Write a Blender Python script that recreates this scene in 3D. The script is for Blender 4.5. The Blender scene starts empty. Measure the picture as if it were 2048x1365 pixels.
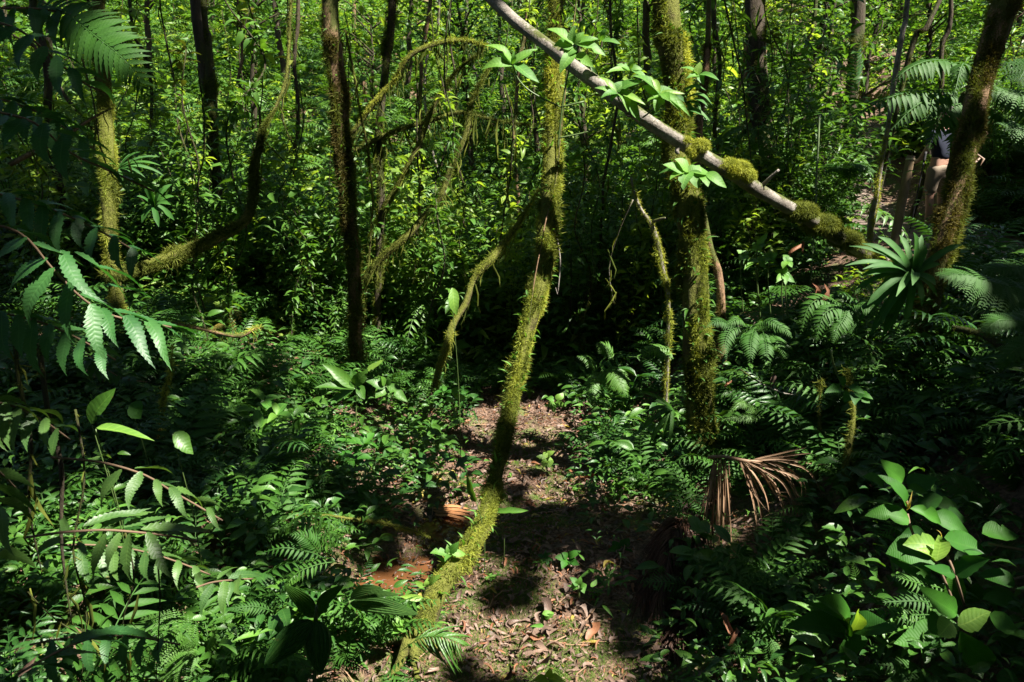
import bpy, math
import numpy as np
from mathutils import Vector
rng = np.random.default_rng(11)
SC = bpy.context.scene
COL = SC.collection
PI = math.pi

# ------------------------------------------------------------------ camera geometry (photo pixels 2048 x 1365)
CAM = np.array([0.0, 0.0, 2.7]); PITCH = math.radians(15.0); HF = math.radians(68.0)
FPX = 1024 / math.tan(HF / 2)
def ray(u, v):
    x = (u - 1024) / FPX; y = (682.5 - v) / FPX
    return np.array([x, math.cos(PITCH) + y * math.sin(PITCH), -math.sin(PITCH) + y * math.cos(PITCH)])
def at(u, v, Y):
    d = ray(u, v); return CAM + d * (Y / d[1])
def proj(p):
    q = np.asarray(p, float) - CAM
    f = q[..., 1] * math.cos(PITCH) - q[..., 2] * math.sin(PITCH)
    up = q[..., 1] * math.sin(PITCH) + q[..., 2] * math.cos(PITCH)
    return np.stack([1024 + FPX * q[..., 0] / f, 682.5 - FPX * up / f, f], -1)
def sm(a, b, x):
    t = np.clip((np.asarray(x, float) - a) / (b - a), 0, 1); return t * t * (3 - 2 * t)

# ------------------------------------------------------------------ smooth value noise
_P = np.random.default_rng(5).random((64, 64))
def vnoise(x, y):
    x = np.asarray(x, float); y = np.asarray(y, float)
    xi = np.floor(x).astype(int); yi = np.floor(y).astype(int)
    fx = x - xi; fy = y - yi; fx = fx * fx * (3 - 2 * fx); fy = fy * fy * (3 - 2 * fy)
    g = lambda a, b: _P[a % 64, b % 64]
    return (g(xi, yi) * (1 - fx) + g(xi + 1, yi) * fx) * (1 - fy) + (g(xi, yi + 1) * (1 - fx) + g(xi + 1, yi + 1) * fx) * fy

# ------------------------------------------------------------------ terrain
POOL = np.array([[-0.47, 5.08], [-0.70, 4.40]])
PATH = np.array([[5.2, -6], [5.4, 2], [5.5, 6.5], [6.0, 9.0], [6.3, 11.5], [5.9, 13.2], [6.6, 16], [8.5, 19]], float)
def path_d(x, y):
    best = np.full(np.shape(x), 1e9)
    for a, b in zip(PATH[:-1], PATH[1:]):
        ab = b - a; t = np.clip(((x - a[0]) * ab[0] + (y - a[1]) * ab[1]) / (ab @ ab), 0, 1)
        best = np.minimum(best, np.hypot(x - a[0] - t * ab[0], y - a[1] - t * ab[1]))
    return best
def H(x, y):
    x = np.asarray(x, float); y = np.asarray(y, float)
    xc = 0.12 - 0.03 * (y - 3.5)
    d = x - xc
    z = 1.35 * sm(0.75, 3.9, d) + 0.75 * sm(0.95, 4.3, -d) + 0.5 * sm(4, 9, -d)
    z = z + 0.34 * np.maximum(0, np.sqrt((np.minimum(y, 70) - 12.0) ** 2 + 4) * 0.5 + (np.minimum(y, 70) - 12.0) * 0.5) * sm(9, 14, y) * (1 - 0.55 * sm(4.5, 6, x) * sm(26, 14, y))
    z = z + 0.9 * sm(6.9, 8.4, x) * sm(5, 8, y) + 0.10 * np.maximum(0, np.abs(x) - 12)
    pd = path_d(x, y)
    k = sm(2.0, 0.7, pd)
    zp = 1.33 + 0.25 * sm(12, 18, y) * (y - 12)
    z = z * (1 - k) + zp * k
    n = (vnoise(x * 0.9 + 3, y * 0.9) - .5) * .22 + (vnoise(x * 2.7, y * 2.7 + 9) - .5) * .10 + (vnoise(x * 9, y * 9) - .5) * .035
    z = z + n * (1 - 0.75 * k)
    for (px, py), r in zip(POOL, (0.26, 0.32)):
        z = z - 0.16 * sm(r + .26, r * .3, np.hypot((x - px), (y - py)))
    return z
def ground_at(u, v, lift=0.0):
    d = ray(u, v); t = 1.0
    s = np.linspace(1.2, 60, 2400)
    P = CAM + np.outer(s, d)
    below = P[:, 2] < H(P[:, 0], P[:, 1])
    i = int(np.argmax(below)) if below.any() else len(s) - 1
    p = P[i].copy(); p[2] = float(H(p[0], p[1])) + lift
    return p

# ------------------------------------------------------------------ mesh building
class MB:
    def __init__(s): s.V = []; s.Q = []; s.L = []; s.M = []; s.n = 0
    def add(s, V, Q, L, mat=0):
        V = np.asarray(V, float).reshape(-1, 3); Q = np.asarray(Q, int).reshape(-1, 4)
        s.V.append(V); s.Q.append(Q + s.n); s.L.append(np.asarray(L, float).reshape(-1, 3)); s.M.append(np.full(len(Q), mat)); s.n += len(V)
    def mb(s, o): 
        V, Q, L = o.get(); s.add(V, Q, L)
    def get(s):
        return np.concatenate(s.V), np.concatenate(s.Q), np.concatenate(s.L)
    def mesh(s, name, mats, smooth=True):
        V, Q, L = s.get(); M = np.concatenate(s.M)
        me = bpy.data.meshes.new(name)
        me.vertices.add(len(V)); me.vertices.foreach_set('co', V.astype(np.float32).ravel())
        tri = Q[:, 2] == Q[:, 3]
        cnt = np.where(tri, 3, 4); st = np.concatenate([[0], np.cumsum(cnt)[:-1]])
        mask = np.ones(Q.shape, bool); mask[tri, 3] = False
        idx = Q[mask]
        me.loops.add(len(idx)); me.loops.foreach_set('vertex_index', idx.astype(np.int32))
        me.polygons.add(len(Q)); me.polygons.foreach_set('loop_start', st.astype(np.int32))
        me.polygons.foreach_set('use_smooth', np.full(len(Q), smooth)); me.polygons.foreach_set('material_index', M.astype(np.int32))
        a = me.attributes.new('lf', 'FLOAT_VECTOR', 'POINT'); a.data.foreach_set('vector', L.astype(np.float32).ravel())
        for m in (mats if isinstance(mats, (list, tuple)) else [mats]): me.materials.append(m)
        me.update(calc_edges=True)
        return me
    def obj(s, name, mats, parent=None, smooth=True, origin=None):
        V = None
        if origin is not None: s.V = [v - np.asarray(origin) for v in s.V]
        o = bpy.data.objects.new(name, s.mesh(name, mats, smooth)); COL.objects.link(o)
        if parent is not None: o.parent = parent
        elif origin is not None: o.location = origin
        return o
def tag(o, label=None, cat=None, group=None, kind=None):
    if label: o['label'] = label
    if cat: o['category'] = cat
    if group: o['group'] = group
    if kind: o['kind'] = kind
    return o
def thing(name, loc, label, cat, group=None):
    o = bpy.data.objects.new(name, None); COL.objects.link(o); o.location = loc; o.empty_display_size = .1
    return tag(o, label, cat, group)
def part(root, name, mb, mat, label=None, smooth=True):
    """a part modelled in world coordinates, stored relative to its thing"""
    top = root
    while top.parent is not None: top = top.parent
    o = mb.obj(name, mat, None, smooth, origin=np.array(top.location))
    o.location = (0, 0, 0); o.parent = root
    if label: o['label'] = label
    return o
def link_copy(o, parent=None):
    c = o.copy(); COL.objects.link(c)
    if parent is not None: c.parent = parent
    return c

def norm(v): v = np.asarray(v, float); return v / np.maximum(np.linalg.norm(v, axis=-1, keepdims=True), 1e-9)
def frames(d, n):
    x = norm(d); y = np.cross(n, x); bad = np.linalg.norm(y, axis=-1) < 1e-3
    if np.any(bad): y = np.where(bad[..., None], np.cross(np.array([0, 1.0, .1]), x), y)
    y = norm(y); z = np.cross(x, y); return np.stack([x, y, z], -1)
def scatter(mb, T, R, S, P, tint=None, mat=0):
    V, Q, L = T; R = np.asarray(R).reshape(-1, 3, 3); N = len(R); S = np.asarray(S, float)
    S = np.broadcast_to(S.reshape(-1, 1) if S.ndim < 2 else S, (N, 3))
    W = np.einsum('nij,nvj->nvi', R, V[None] * S[:, None, :]) + np.asarray(P).reshape(-1, 1, 3)
    LL = np.broadcast_to(L, (N,) + L.shape).copy()
    if tint is None: tint = rng.random(N)
    LL[:, :, 2] = np.clip(L[None, :, 2] * .5 + np.asarray(tint).reshape(-1, 1), 0, 1.5)
    QQ = Q[None] + (np.arange(N) * len(V))[:, None, None]
    mb.add(W.reshape(-1, 3), QQ.reshape(-1, 4), LL.reshape(-1, 3), mat)

# ------------------------------------------------------------------ templates
def leaf_t(prof='ovate', n=6, w=.3, arch=.08, tip=0., fold=.18, serr=0., wave=0., seed=0):
    """leaf from (0,0,0) to (1,0,tip); z arches up in between"""
    r = np.random.default_rng(seed); t = np.linspace(0, 1, n + 1)
    p = {'ovate': lambda t: np.sin(PI * t ** .75) ** .85, 'lance': lambda t: np.sin(PI * t ** .62) ** 1.15,
         'obov': lambda t: np.sin(PI * t ** 1.35) ** .9, 'strap': lambda t: np.minimum(1, .55 + t * 2) * np.minimum(1, (1 - t) / .4) ** .75,
         'blade': lambda t: np.minimum(1, (t + .06) / .18) * np.minimum(1, (1 - t) / .7) ** .8,
         'oval': lambda t: np.sqrt(np.maximum(0, 1 - (2 * t - 1) ** 2)) * (1 - .25 * t)}[prof](t)
    p = np.maximum(p, .015) * w * .5
    if serr: p = p * (1 + serr * np.where(np.arange(n + 1) % 2, 1, -1) * np.minimum(1, 5 * (1 - t)))
    z = arch * np.sin(PI * t) + tip * t ** 2
    wz = wave * np.sin(t * 9 + r.random() * 6)
    y0 = wave * .6 * np.sin(t * 4 + r.random() * 6)
    V = np.stack([np.stack([t, y0 - p, z + fold * p * 2 + wz * p], -1), np.stack([t, y0, z], -1), np.stack([t, y0 + p, z + fold * p * 2 - wz * p], -1)], 1)
    L = np.stack([np.stack([t, -np.ones_like(t), 0 * t], -1), np.stack([t, 0 * t, 0 * t], -1), np.stack([t, np.ones_like(t), 0 * t], -1)], 1)
    Q = []
    for i in range(n):
        a = 3 * i
        Q += [(a, a + 3, a + 4, a + 1), (a + 1, a + 4, a + 5, a + 2)]
    return V.reshape(-1, 3), np.array(Q), L.reshape(-1, 3)
LEAF2 = leaf_t('ovate', 2, .42, .1, -.1, .2)
LEAF3 = leaf_t('ovate', 3, .4, .1, -.12, .2)
LEAF5 = leaf_t('ovate', 5, .38, .1, -.12, .22)
LEAF8 = leaf_t('ovate', 9, .36, .09, -.1, .2, wave=.06)
LANCE3 = leaf_t('lance', 3, .22, .08, -.15, .2)
LANCE5 = leaf_t('lance', 5, .2, .1, -.2, .2)
OVAL5 = leaf_t('oval', 6, .5, .08, -.08, .2)
DRY = leaf_t('ovate', 4, .36, .16, .0, .4, wave=.5)
DRY2 = leaf_t('lance', 4, .26, .22, .05, .6, wave=.4)
SERR = leaf_t('lance', 26, .26, .07, -.06, .12, serr=.13, wave=.12)
BLADE = leaf_t('blade', 4, .09, .05, -.2, .3)
def catmull(P, R, step):
    P = np.asarray(P, float); R = np.asarray(R, float)
    if len(P) == 2: P = np.array([P[0], (P[0] + P[1]) / 2, P[1]]); R = np.array([R[0], (R[0] + R[1]) / 2, R[1]])
    E = np.concatenate([[2 * P[0] - P[1]], P, [2 * P[-1] - P[-2]]]); out = []; ro = []
    for i in range(len(P) - 1):
        p0, p1, p2, p3 = E[i:i + 4]; n = max(1, int(np.linalg.norm(p2 - p1) / step)); t = (np.arange(n) / n)[:, None]
        out.append(.5 * (2 * p1 + (p2 - p0) * t + (2 * p0 - 5 * p1 + 4 * p2 - p3) * t ** 2 + (3 * p1 - p0 - 3 * p2 + p3) * t ** 3))
        ro.append(R[i] + (R[i + 1] - R[i]) * t[:, 0])
    return np.concatenate(out + [P[-1:]]), np.concatenate(ro + [R[-1:]])
def curve_frames(P):
    T = norm(np.gradient(P, axis=0)); N = np.zeros_like(T)
    n = np.cross(T[0], [0.3, 1, .1]); n = n / np.linalg.norm(n)
    for i in range(len(T)):
        n = n - T[i] * (n @ T[i]); n = n / max(np.linalg.norm(n), 1e-6); N[i] = n
    return T, N, np.cross(T, N)
def tube(mb, P, R, ns=10, step=.08, rough=.12, wob=0., fine=True, mat=0, tint=0.5):
    """a rough tapered limb; returns its centre line for moss and leaves"""
    P, R = catmull(P, R, step)
    if wob:
        s = rng.random(6) * 6; k = np.arange(len(P)) * step
        P = P + wob * np.stack([np.sin(k * 5 + s[0]) + .6 * np.sin(k * 11 + s[1]), np.sin(k * 6 + s[2]), .5 * np.sin(k * 7 + s[3])], -1)
    T, N, B = curve_frames(P)
    a = np.linspace(0, 2 * PI, ns, endpoint=False); o = rng.random() * 50
    k = np.arange(len(P)) * step
    nz = 1 + rough * 2 * (vnoise(k[:, None] / .16 + o, 2.2 * np.cos(a)[None] + 2.2 * np.sin(a)[None] + 7 + o) - .5) + rough * 1.6 * (vnoise(k[:, None] / .5 + o, 1.3 * np.sin(a)[None] + o) - .5)
    rr = R[:, None] * nz
    V = P[:, None] + rr[..., None] * (np.cos(a)[None, :, None] * N[:, None] + np.sin(a)[None, :, None] * B[:, None])
    L = np.stack(np.broadcast_arrays(k[:, None] , (a / (2 * PI))[None], np.full((1, 1), tint)), -1)
    i = np.arange(len(P) - 1)[:, None] * ns; j = np.arange(ns)[None]; j2 = (j + 1) % ns
    Q = np.stack([i + j, i + j2, i + ns + j2, i + ns + j], -1)
    V = V.reshape(-1, 3); L = L.reshape(-1, 3); Q = Q.reshape(-1, 4); n0 = len(V)
    V = np.concatenate([V, P[:1], P[-1:]]); L = np.concatenate([L, L[:1], L[-1:]])
    j = np.arange(ns); e = (len(P) - 1) * ns
    caps = np.concatenate([np.stack([(j + 1) % ns, j, np.full(ns, n0), np.full(ns, n0)], -1), np.stack([e + j, e + (j + 1) % ns, np.full(ns, n0 + 1), np.full(ns, n0 + 1)], -1)])
    mb.add(V, np.concatenate([Q, caps]), L, mat)
    return P, R, T, N, B
def ribbon(mb, pts, w, up=(0, 0, 1), step=.05, fold=.3, tint=.5, mat=0, taper=True):
    P, _ = catmull(pts, np.ones(len(pts)), step); T = norm(np.gradient(P, axis=0)); S = norm(np.cross(T, np.asarray(up, float)) + 1e-6); U = np.cross(S, T)
    t = np.linspace(0, 1, len(P)); ww = w * .5 * (np.minimum(1, (1 - t) * 4 + .08) * np.minimum(1, t * 8 + .3) if taper else np.ones_like(t))
    V = np.stack([P - S * ww[:, None] + U * ww[:, None] * fold, P, P + S * ww[:, None] + U * ww[:, None] * fold], 1)
    L = np.stack([np.stack([t, -1 + 0 * t, 0 * t + tint], -1), np.stack([t, 0 * t, 0 * t + tint], -1), np.stack([t, 1 + 0 * t, 0 * t + tint], -1)], 1)
    Q = []
    for i in range(len(P) - 1):
        a = 3 * i; Q += [(a, a + 3, a + 4, a + 1), (a + 1, a + 4, a + 5, a + 2)]
    mb.add(V.reshape(-1, 3), Q, L.reshape(-1, 3), mat)

_tv = []; _tq = []
for _k in range(3):
    _a = _k * 2.1 + .3; _d = np.array([math.cos(_a), math.sin(_a), 0]); _s = np.array([-math.sin(_a), math.cos(_a), 0]) * .065
    _tv += [-_s, _s, _d * .45 + [0, 0, .75] + _s * .7, _d * .45 + [0, 0, .75] - _s * .7, _d * 1.05 + [0, 0, .95] , _d * 1.05 + [0, 0, .95]]
    _b = _k * 6; _tq += [(_b, _b + 1, _b + 2, _b + 3), (_b + 3, _b + 2, _b + 4, _b + 4)]
TUFT = (np.array(_tv), np.array(_tq), np.tile(np.array([[0, 0, 0.], [0, 0, 0], [.6, 0, .3], [.6, 0, .3], [1, 0, .5], [1, 0, .5]]), (3, 1)))
def moss(mb, cl, dens, size, lo=0., hi=1., patch=.35, updir=0.5, hang=.25, seed=0, side=None):
    """tufts of moss over a limb: dens per square metre, patchy, thicker on top of leaning limbs"""
    P, R, T, N, B = cl; seg = np.linalg.norm(np.diff(P, axis=0), axis=1); A = (seg.sum() * 2 * PI * R.mean()); n = int(2.4 * dens * A * (hi - lo))
    if n < 4: return
    i0 = np.clip((rng.uniform(lo, hi, n) * (len(P) - 1)), 0, len(P) - 1.01); i = i0.astype(int); f = (i0 - i)[:, None]
    a = rng.random(n) * 2 * PI
    o = np.cos(a)[:, None] * N[i] + np.sin(a)[:, None] * B[i]
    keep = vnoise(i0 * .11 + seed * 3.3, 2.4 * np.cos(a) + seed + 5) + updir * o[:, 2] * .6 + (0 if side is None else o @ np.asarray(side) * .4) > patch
    i, f, o, a = i[keep], f[keep], o[keep], a[keep]; n = len(i)
    r = (R[i] * (1 - f[:, 0]) + R[np.minimum(i + 1, len(R) - 1)] * f[:, 0])
    p = P[i] * (1 - f) + P[np.minimum(i + 1, len(P) - 1)] * f + o * (r * .95)[:, None]
    d = norm(o * .62 + rng.normal(0, .5, (n, 3)) + np.array([0, 0, -.15 - hang]))
    x = norm(np.cross(d, rng.normal(0, 1, (n, 3)))); y = np.cross(d, x)
    s = size * .52 * rng.gamma(4, .22, n).clip(.3, 2.2) * (.30 + 1.5 * vnoise(i0[keep] * .33 + seed, 3.1 * np.cos(a) + 9) ** 2.)
    scatter(mb, TUFT, np.stack([x, y, d], -1), s, p, sm(.2, .8, vnoise(i0[keep] * .13 + 3, 1.5 * np.sin(a) + 4)) * .75 + rng.random(n) * .35)
HANG = leaf_t('blade', 3, .16, .06, 0, .4, wave=.5)
def hanging(mb, cl, n, lmin, lmax, w=.16, lo=0, hi=1):
    """strands of moss and dead epiphyte leaves drooping from a limb"""
    P, R, T, N, B = cl; i = (rng.uniform(lo, hi, n) * (len(P) - 1)).astype(int); i = np.clip(i + 0 * i, 0, len(P) - 1)
    d = norm(np.array([0, 0, -1.]) + rng.normal(0, .16, (n, 3)))
    s = rng.uniform(lmin, lmax, n) * rng.random(n) ** .6
    S = np.stack([s, np.maximum(s * .7, .05) * w / .16, s], -1)
    scatter(mb, HANG, frames(d, rng.normal(0, 1, (n, 3))), S, P[i] + rng.normal(0, .5, (n, 3)) * R[i][:, None], rng.random(n))
def trunk_leaves(mb, cl, n, size, T=LANCE5, lo=0, hi=1, out=.8, up=.15):
    P, R, Tg, N, B = cl; i = np.clip((rng.uniform(lo, hi, n) * (len(P) - 1)).astype(int), 0, len(P) - 1)
    a = rng.random(n) * 2 * PI; o = np.cos(a)[:, None] * N[i] + np.sin(a)[:, None] * B[i]
    d = norm(o * out + rng.normal(0, .35, (n, 3)) + [0, 0, up])
    scatter(mb, T, frames(d, np.array([0, 0, 1.]) + rng.normal(0, .3, (n, 3))), size * rng.uniform(.5, 1.3, n), P[i] + o * R[i][:, None] * .95, rng.random(n))

def frond(mb, pts, npair, plen, up=(0, 0, 1), ang=68, pdroop=.25, T=None, pw=1.0, start=.12, rw=.006, bip=0, tipt=.12, fold=.0, tint=None, peak=.3, rmat=0):
    """a fern or palm frond along a rachis: pairs of pinnae, simple or (bip) divided again"""
    P, _ = catmull(pts, np.ones(len(pts)), .02 if len(pts) > 3 else .03)
    s = np.concatenate([[0], np.cumsum(np.linalg.norm(np.diff(P, axis=0), axis=1))]); s /= s[-1]
    tt = start + (1 - start) * (np.arange(npair) / max(1, npair - 1)) ** .93 * .985
    Q = np.stack([np.interp(tt, s, P[:, k]) for k in range(3)], -1); Tg = norm(np.gradient(P, axis=0)); Tq = norm(np.stack([np.interp(tt, s, Tg[:, k]) for k in range(3)], -1))
    up = np.asarray(up, float); side = norm(np.cross(Tq, up)); U = np.cross(side, Tq)
    q = (tt - start) / (1 - start)
    size = plen * np.where(q < peak, .55 + .45 * np.sin(PI / 2 * q / peak), 1 - (1 - tipt) * ((q - peak) / (1 - peak)) ** 1.4)
    T = T or LANCE5; tint = rng.random() * .5 if tint is None else tint
    ribbon(mb, P[::max(1, len(P) // 24)] if len(P) > 30 else P, rw, up, 1, .5, tint=.1 + tint, mat=rmat)
    a = math.radians(ang)
    D = []; B = []; S = []; N = []
    for sg in (-1, 1):
        aa = a * (1 - .45 * q ** 2) + rng.normal(0, .05, npair)
        d = Tq * np.cos(aa)[:, None] + sg * side * np.sin(aa)[:, None] - U * (pdroop * (1 + rng.normal(0, .25, npair)))[:, None] + U * fold
        D.append(norm(d)); B.append(Q); S.append(size * rng.uniform(.9, 1.08, npair)); N.append(U + rng.normal(0, .1, (npair, 3)))
    D = np.concatenate(D); B = np.concatenate(B); S = np.concatenate(S); N = np.concatenate(N)
    if not bip:
        scatter(mb, T, frames(D, N), np.stack([S, S * pw, S], -1), B, tint + rng.random(len(D)) * .25)
    else:
        R = frames(D, N)
        t = np.linspace(.04, .97, bip); hw = .30 * np.minimum(1, (1 - t) * 1.25 + .08)
        for sg in (-1, 1):
            loc = np.stack([t, 0 * t, .12 * np.sin(PI * t) - .1 * t], -1)
            dl = norm(np.stack([.45 + 0 * t, sg * np.ones_like(t), -.12 + 0 * t], -1))
            W = B[:, None] + np.einsum('nij,vj->nvi', R, loc) * S[:, None, None]
            DW = np.einsum('nij,vj->nvi', R, dl); NW = np.broadcast_to(R[:, None, :, 2], DW.shape)
            LS = (S[:, None] * hw[None] * pw).ravel()
            scatter(mb, PINN, frames(DW.reshape(-1, 3), NW.reshape(-1, 3)), np.stack([LS, np.maximum(LS * 1.0, S.repeat(bip) / bip * 2.0), LS], -1), W.reshape(-1, 3), tint + rng.random(len(LS)) * .2)
PINN = leaf_t('blade', 2, .42, .02, -.12, .1)
PIN4 = leaf_t('lance', 4, .24, .06, -.12, .15)
PIN8 = leaf_t('blade', 12, .2, .05, -.14, .1, serr=.10)
PALM = leaf_t('blade', 5, .075, .06, -.22, .5)

# ------------------------------------------------------------------ materials
def nodes(name):
    m = bpy.data.materials.new(name); m.use_nodes = True; nt = m.node_tree; nt.nodes.clear()
    N = lambda t, **k: _mk(nt, t, k)
    return m, nt, N
def _mk(nt, t, k):
    n = nt.nodes.new(t)
    for a, b in k.items(): setattr(n, a, b)
    return n
def math_n(nt, op, a, b=None, c=None, clamp=False):
    n = nt.nodes.new('ShaderNodeMath'); n.operation = op; n.use_clamp = clamp
    for i, v in enumerate((a, b, c)):
        if v is None: continue
        if isinstance(v, (int, float)): n.inputs[i].default_value = v
        else: nt.links.new(v, n.inputs[i])
    return n.outputs[0]
def mixc(nt, f, a, b, mode='MIX'):
    n = nt.nodes.new('ShaderNodeMix'); n.data_type = 'RGBA'; n.blend_type = mode
    for i, v in ((0, f), (6, a), (7, b)):
        if isinstance(v, (int, float)): n.inputs[i].default_value = v
        elif isinstance(v, tuple): n.inputs[i].default_value = (*v, 1)
        else: nt.links.new(v, n.inputs[i])
    return n.outputs[2]
def ramp(nt, f, a, b):
    n = nt.nodes.new('ShaderNodeMapRange'); n.inputs[1].default_value = a; n.inputs[2].default_value = b; n.clamp = True
    nt.links.new(f, n.inputs[0]); return n.outputs[0]
def noise(nt, scale, detail=2., coord=None, rough=.5):
    n = nt.nodes.new('ShaderNodeTexNoise'); n.inputs['Scale'].default_value = scale; n.inputs['Detail'].default_value = detail; n.inputs['Roughness'].default_value = rough
    if coord is not None: nt.links.new(coord, n.inputs['Vector'])
    return n.outputs[0]
def leaf_mat(name, c1, c2, trans=.3, rough=.38, nv=9., vein=.35, spots=.25, spotc=(.16, .10, .03), tcol=None, bump=.25, spec=.38):
    m, nt, N = nodes(name); at_ = N('ShaderNodeAttribute', attribute_name='lf'); sp = N('ShaderNodeSeparateXYZ'); nt.links.new(at_.outputs['Vector'], sp.inputs[0])
    t, y, ti = sp.outputs; oi = N('ShaderNodeObjectInfo'); geo = N('ShaderNodeNewGeometry')
    ay = math_n(nt, 'ABSOLUTE', y)
    col = mixc(nt, math_n(nt, 'ADD', math_n(nt, 'MULTIPLY', ti, .8), math_n(nt, 'MULTIPLY', oi.outputs['Random'], .25), clamp=True), c1, c2)
    n1 = noise(nt, 14., 3., geo.outputs['Position'])
    col = mixc(nt, math_n(nt, 'MULTIPLY', ramp(nt, n1, .35, .75), .35), col, (c1[0] * .45, c1[1] * .5, c1[2] * .5))
    lat = math_n(nt, 'SINE', math_n(nt, 'MULTIPLY', math_n(nt, 'SUBTRACT', math_n(nt, 'MULTIPLY', t, nv), math_n(nt, 'MULTIPLY', ay, 1.1)), 6.283))
    latv = ramp(nt, lat, .72, 1.); mid = ramp(nt, ay, .10, .02)
    vv = math_n(nt, 'MAXIMUM', math_n(nt, 'MULTIPLY', latv, .45), mid)
    col = mixc(nt, math_n(nt, 'MULTIPLY', vv, vein), col, (c2[0] * 1.5 + .02, c2[1] * 1.35 + .03, c2[2] * 1.5 + .01))
    if spots:
        n2 = noise(nt, 38., 2., geo.outputs['Position']); col = mixc(nt, math_n(nt, 'MULTIPLY', ramp(nt, n2, .69, .74), spots), col, spotc)
    p = N('ShaderNodeBsdfPrincipled'); nt.links.new(col, p.inputs['Base Color']); p.inputs['Specular IOR Level'].default_value = spec
    nt.links.new(math_n(nt, 'ADD', rough, math_n(nt, 'MULTIPLY', n1, .22)), p.inputs['Roughness'])
    if bump:
        b = N('ShaderNodeBump'); b.inputs['Strength'].default_value = bump; b.inputs['Distance'].default_value = .004
        nt.links.new(math_n(nt, 'ADD', math_n(nt, 'MULTIPLY', lat, -.18), math_n(nt, 'MULTIPLY', n1, 3.)), b.inputs['Height']); nt.links.new(b.outputs[0], p.inputs['Normal'])
    out = N('ShaderNodeOutputMaterial')
    if trans:
        tr = N('ShaderNodeBsdfTranslucent'); nt.links.new(mixc(nt, 1., col, tcol or (1.6, 1.5, .55), 'MULTIPLY'), tr.inputs[0])
        mx = N('ShaderNodeMixShader'); mx.inputs[0].default_value = trans
        nt.links.new(p.outputs[0], mx.inputs[1]); nt.links.new(tr.outputs[0], mx.inputs[2]); nt.links.new(mx.outputs[0], out.inputs[0])
    else: nt.links.new(p.outputs[0], out.inputs[0])
    return m
def rough_mat(name, cols, scale=8., rough=.85, bump=.5, dist=.02, stretch=(1, 1, 1), moss=0., mossc=(.07, .085, .015), spec=.25):
    """bark, soil, wood: three colours by stacked noise, optional green growth on upward faces"""
    m, nt, N = nodes(name); tc = N('ShaderNodeTexCoord'); mp = N('ShaderNodeMapping'); mp.inputs['Scale'].default_value = stretch; nt.links.new(tc.outputs['Object'], mp.inputs[0])
    a = noise(nt, scale, 6., mp.outputs[0], .65); b = noise(nt, scale * .23, 3., mp.outputs[0]); c = noise(nt, scale * 4.3, 4., mp.outputs[0], .6)
    col = mixc(nt, ramp(nt, a, .35, .65), cols[0], cols[1]); col = mixc(nt, ramp(nt, b, .48, .68), col, cols[2]); col = mixc(nt, math_n(nt, 'MULTIPLY', ramp(nt, c, .35, .7), .5), col, tuple(x * .35 for x in cols[0]))
    if moss:
        g = N('ShaderNodeNewGeometry'); sp = N('ShaderNodeSeparateXYZ'); nt.links.new(g.outputs['Normal'], sp.inputs[0])
        f = ramp(nt, math_n(nt, 'ADD', math_n(nt, 'MULTIPLY', sp.outputs[2], .25), math_n(nt, 'ADD', b, math_n(nt, 'MULTIPLY', c, .35))), 1.02 - moss * .75, 1.12 - moss * .75)
        col = mixc(nt, f, col, mixc(nt, c, mossc, tuple(x * .4 for x in mossc)))
    p = N('ShaderNodeBsdfPrincipled'); nt.links.new(col, p.inputs['Base Color']); p.inputs['Roughness'].default_value = rough; p.inputs['Specular IOR Level'].default_value = spec
    bu = N('ShaderNodeBump'); bu.inputs['Strength'].default_value = bump; bu.inputs['Distance'].default_value = dist
    nt.links.new(math_n(nt, 'ADD', a, math_n(nt, 'MULTIPLY', c, .5)), bu.inputs['Height']); nt.links.new(bu.outputs[0], p.inputs['Normal'])
    out = N('ShaderNodeOutputMaterial'); nt.links.new(p.outputs[0], out.inputs[0]); return m
def plain(name, c, rough=.6, metal=0., spec=.4, var=.35, scale=30.):
    m, nt, N = nodes(name); g = N('ShaderNodeTexCoord'); n = noise(nt, scale, 4., g.outputs['Object'])
    p = N('ShaderNodeBsdfPrincipled'); nt.links.new(mixc(nt, math_n(nt, 'MULTIPLY', n, var), c, tuple(x * .3 for x in c)), p.inputs['Base Color'])
    p.inputs['Roughness'].default_value = rough; p.inputs['Metallic'].default_value = metal; p.inputs['Specular IOR Level'].default_value = spec
    o = N('ShaderNodeOutputMaterial'); nt.links.new(p.outputs[0], o.inputs[0]); return m

M = {}
M['herb'] = leaf_mat('herb_leaf', (.022, .078, .010), (.065, .155, .018), .30, .34)
M['deep'] = leaf_mat('deep_green_leaf', (.012, .052, .009), (.032, .095, .014), .24, .32)
M['fern'] = leaf_mat('fern_leaf', (.016, .066, .007), (.048, .135, .012), .32, .52, vein=.15, spots=.12, spec=.3)
M['fernlit'] = leaf_mat('sunlit_fern_leaf', (.04, .12, .016), (.09, .19, .025), .38, .4, vein=.15, spots=.1)  # lighter copy of the fern green, with sunlight put into the colour
M['blue'] = leaf_mat('bluish_serrated_leaf', (.020, .085, .020), (.050, .145, .034), .30, .36, nv=14., vein=.25, spots=.35, spotc=(.05, .04, .02), tcol=(1.2, 1.4, .5))
M['serr'] = leaf_mat('serrated_leaf', (.03, .085, .02), (.075, .15, .03), .30, .36, nv=14., vein=.3, spots=.5, spotc=(.15, .12, .03))
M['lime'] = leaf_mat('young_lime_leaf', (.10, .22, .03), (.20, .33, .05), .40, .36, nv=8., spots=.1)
M['mel'] = leaf_mat('ribbed_oval_leaf', (.014, .075, .007), (.045, .15, .012), .30, .46, nv=24., vein=.10, spots=.45, spotc=(.03, .02, .01), bump=.3, spec=.25)
M['epi'] = leaf_mat('epiphyte_leaf', (.045, .15, .022), (.12, .26, .03), .40, .46, vein=.4, spots=.12)
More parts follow.
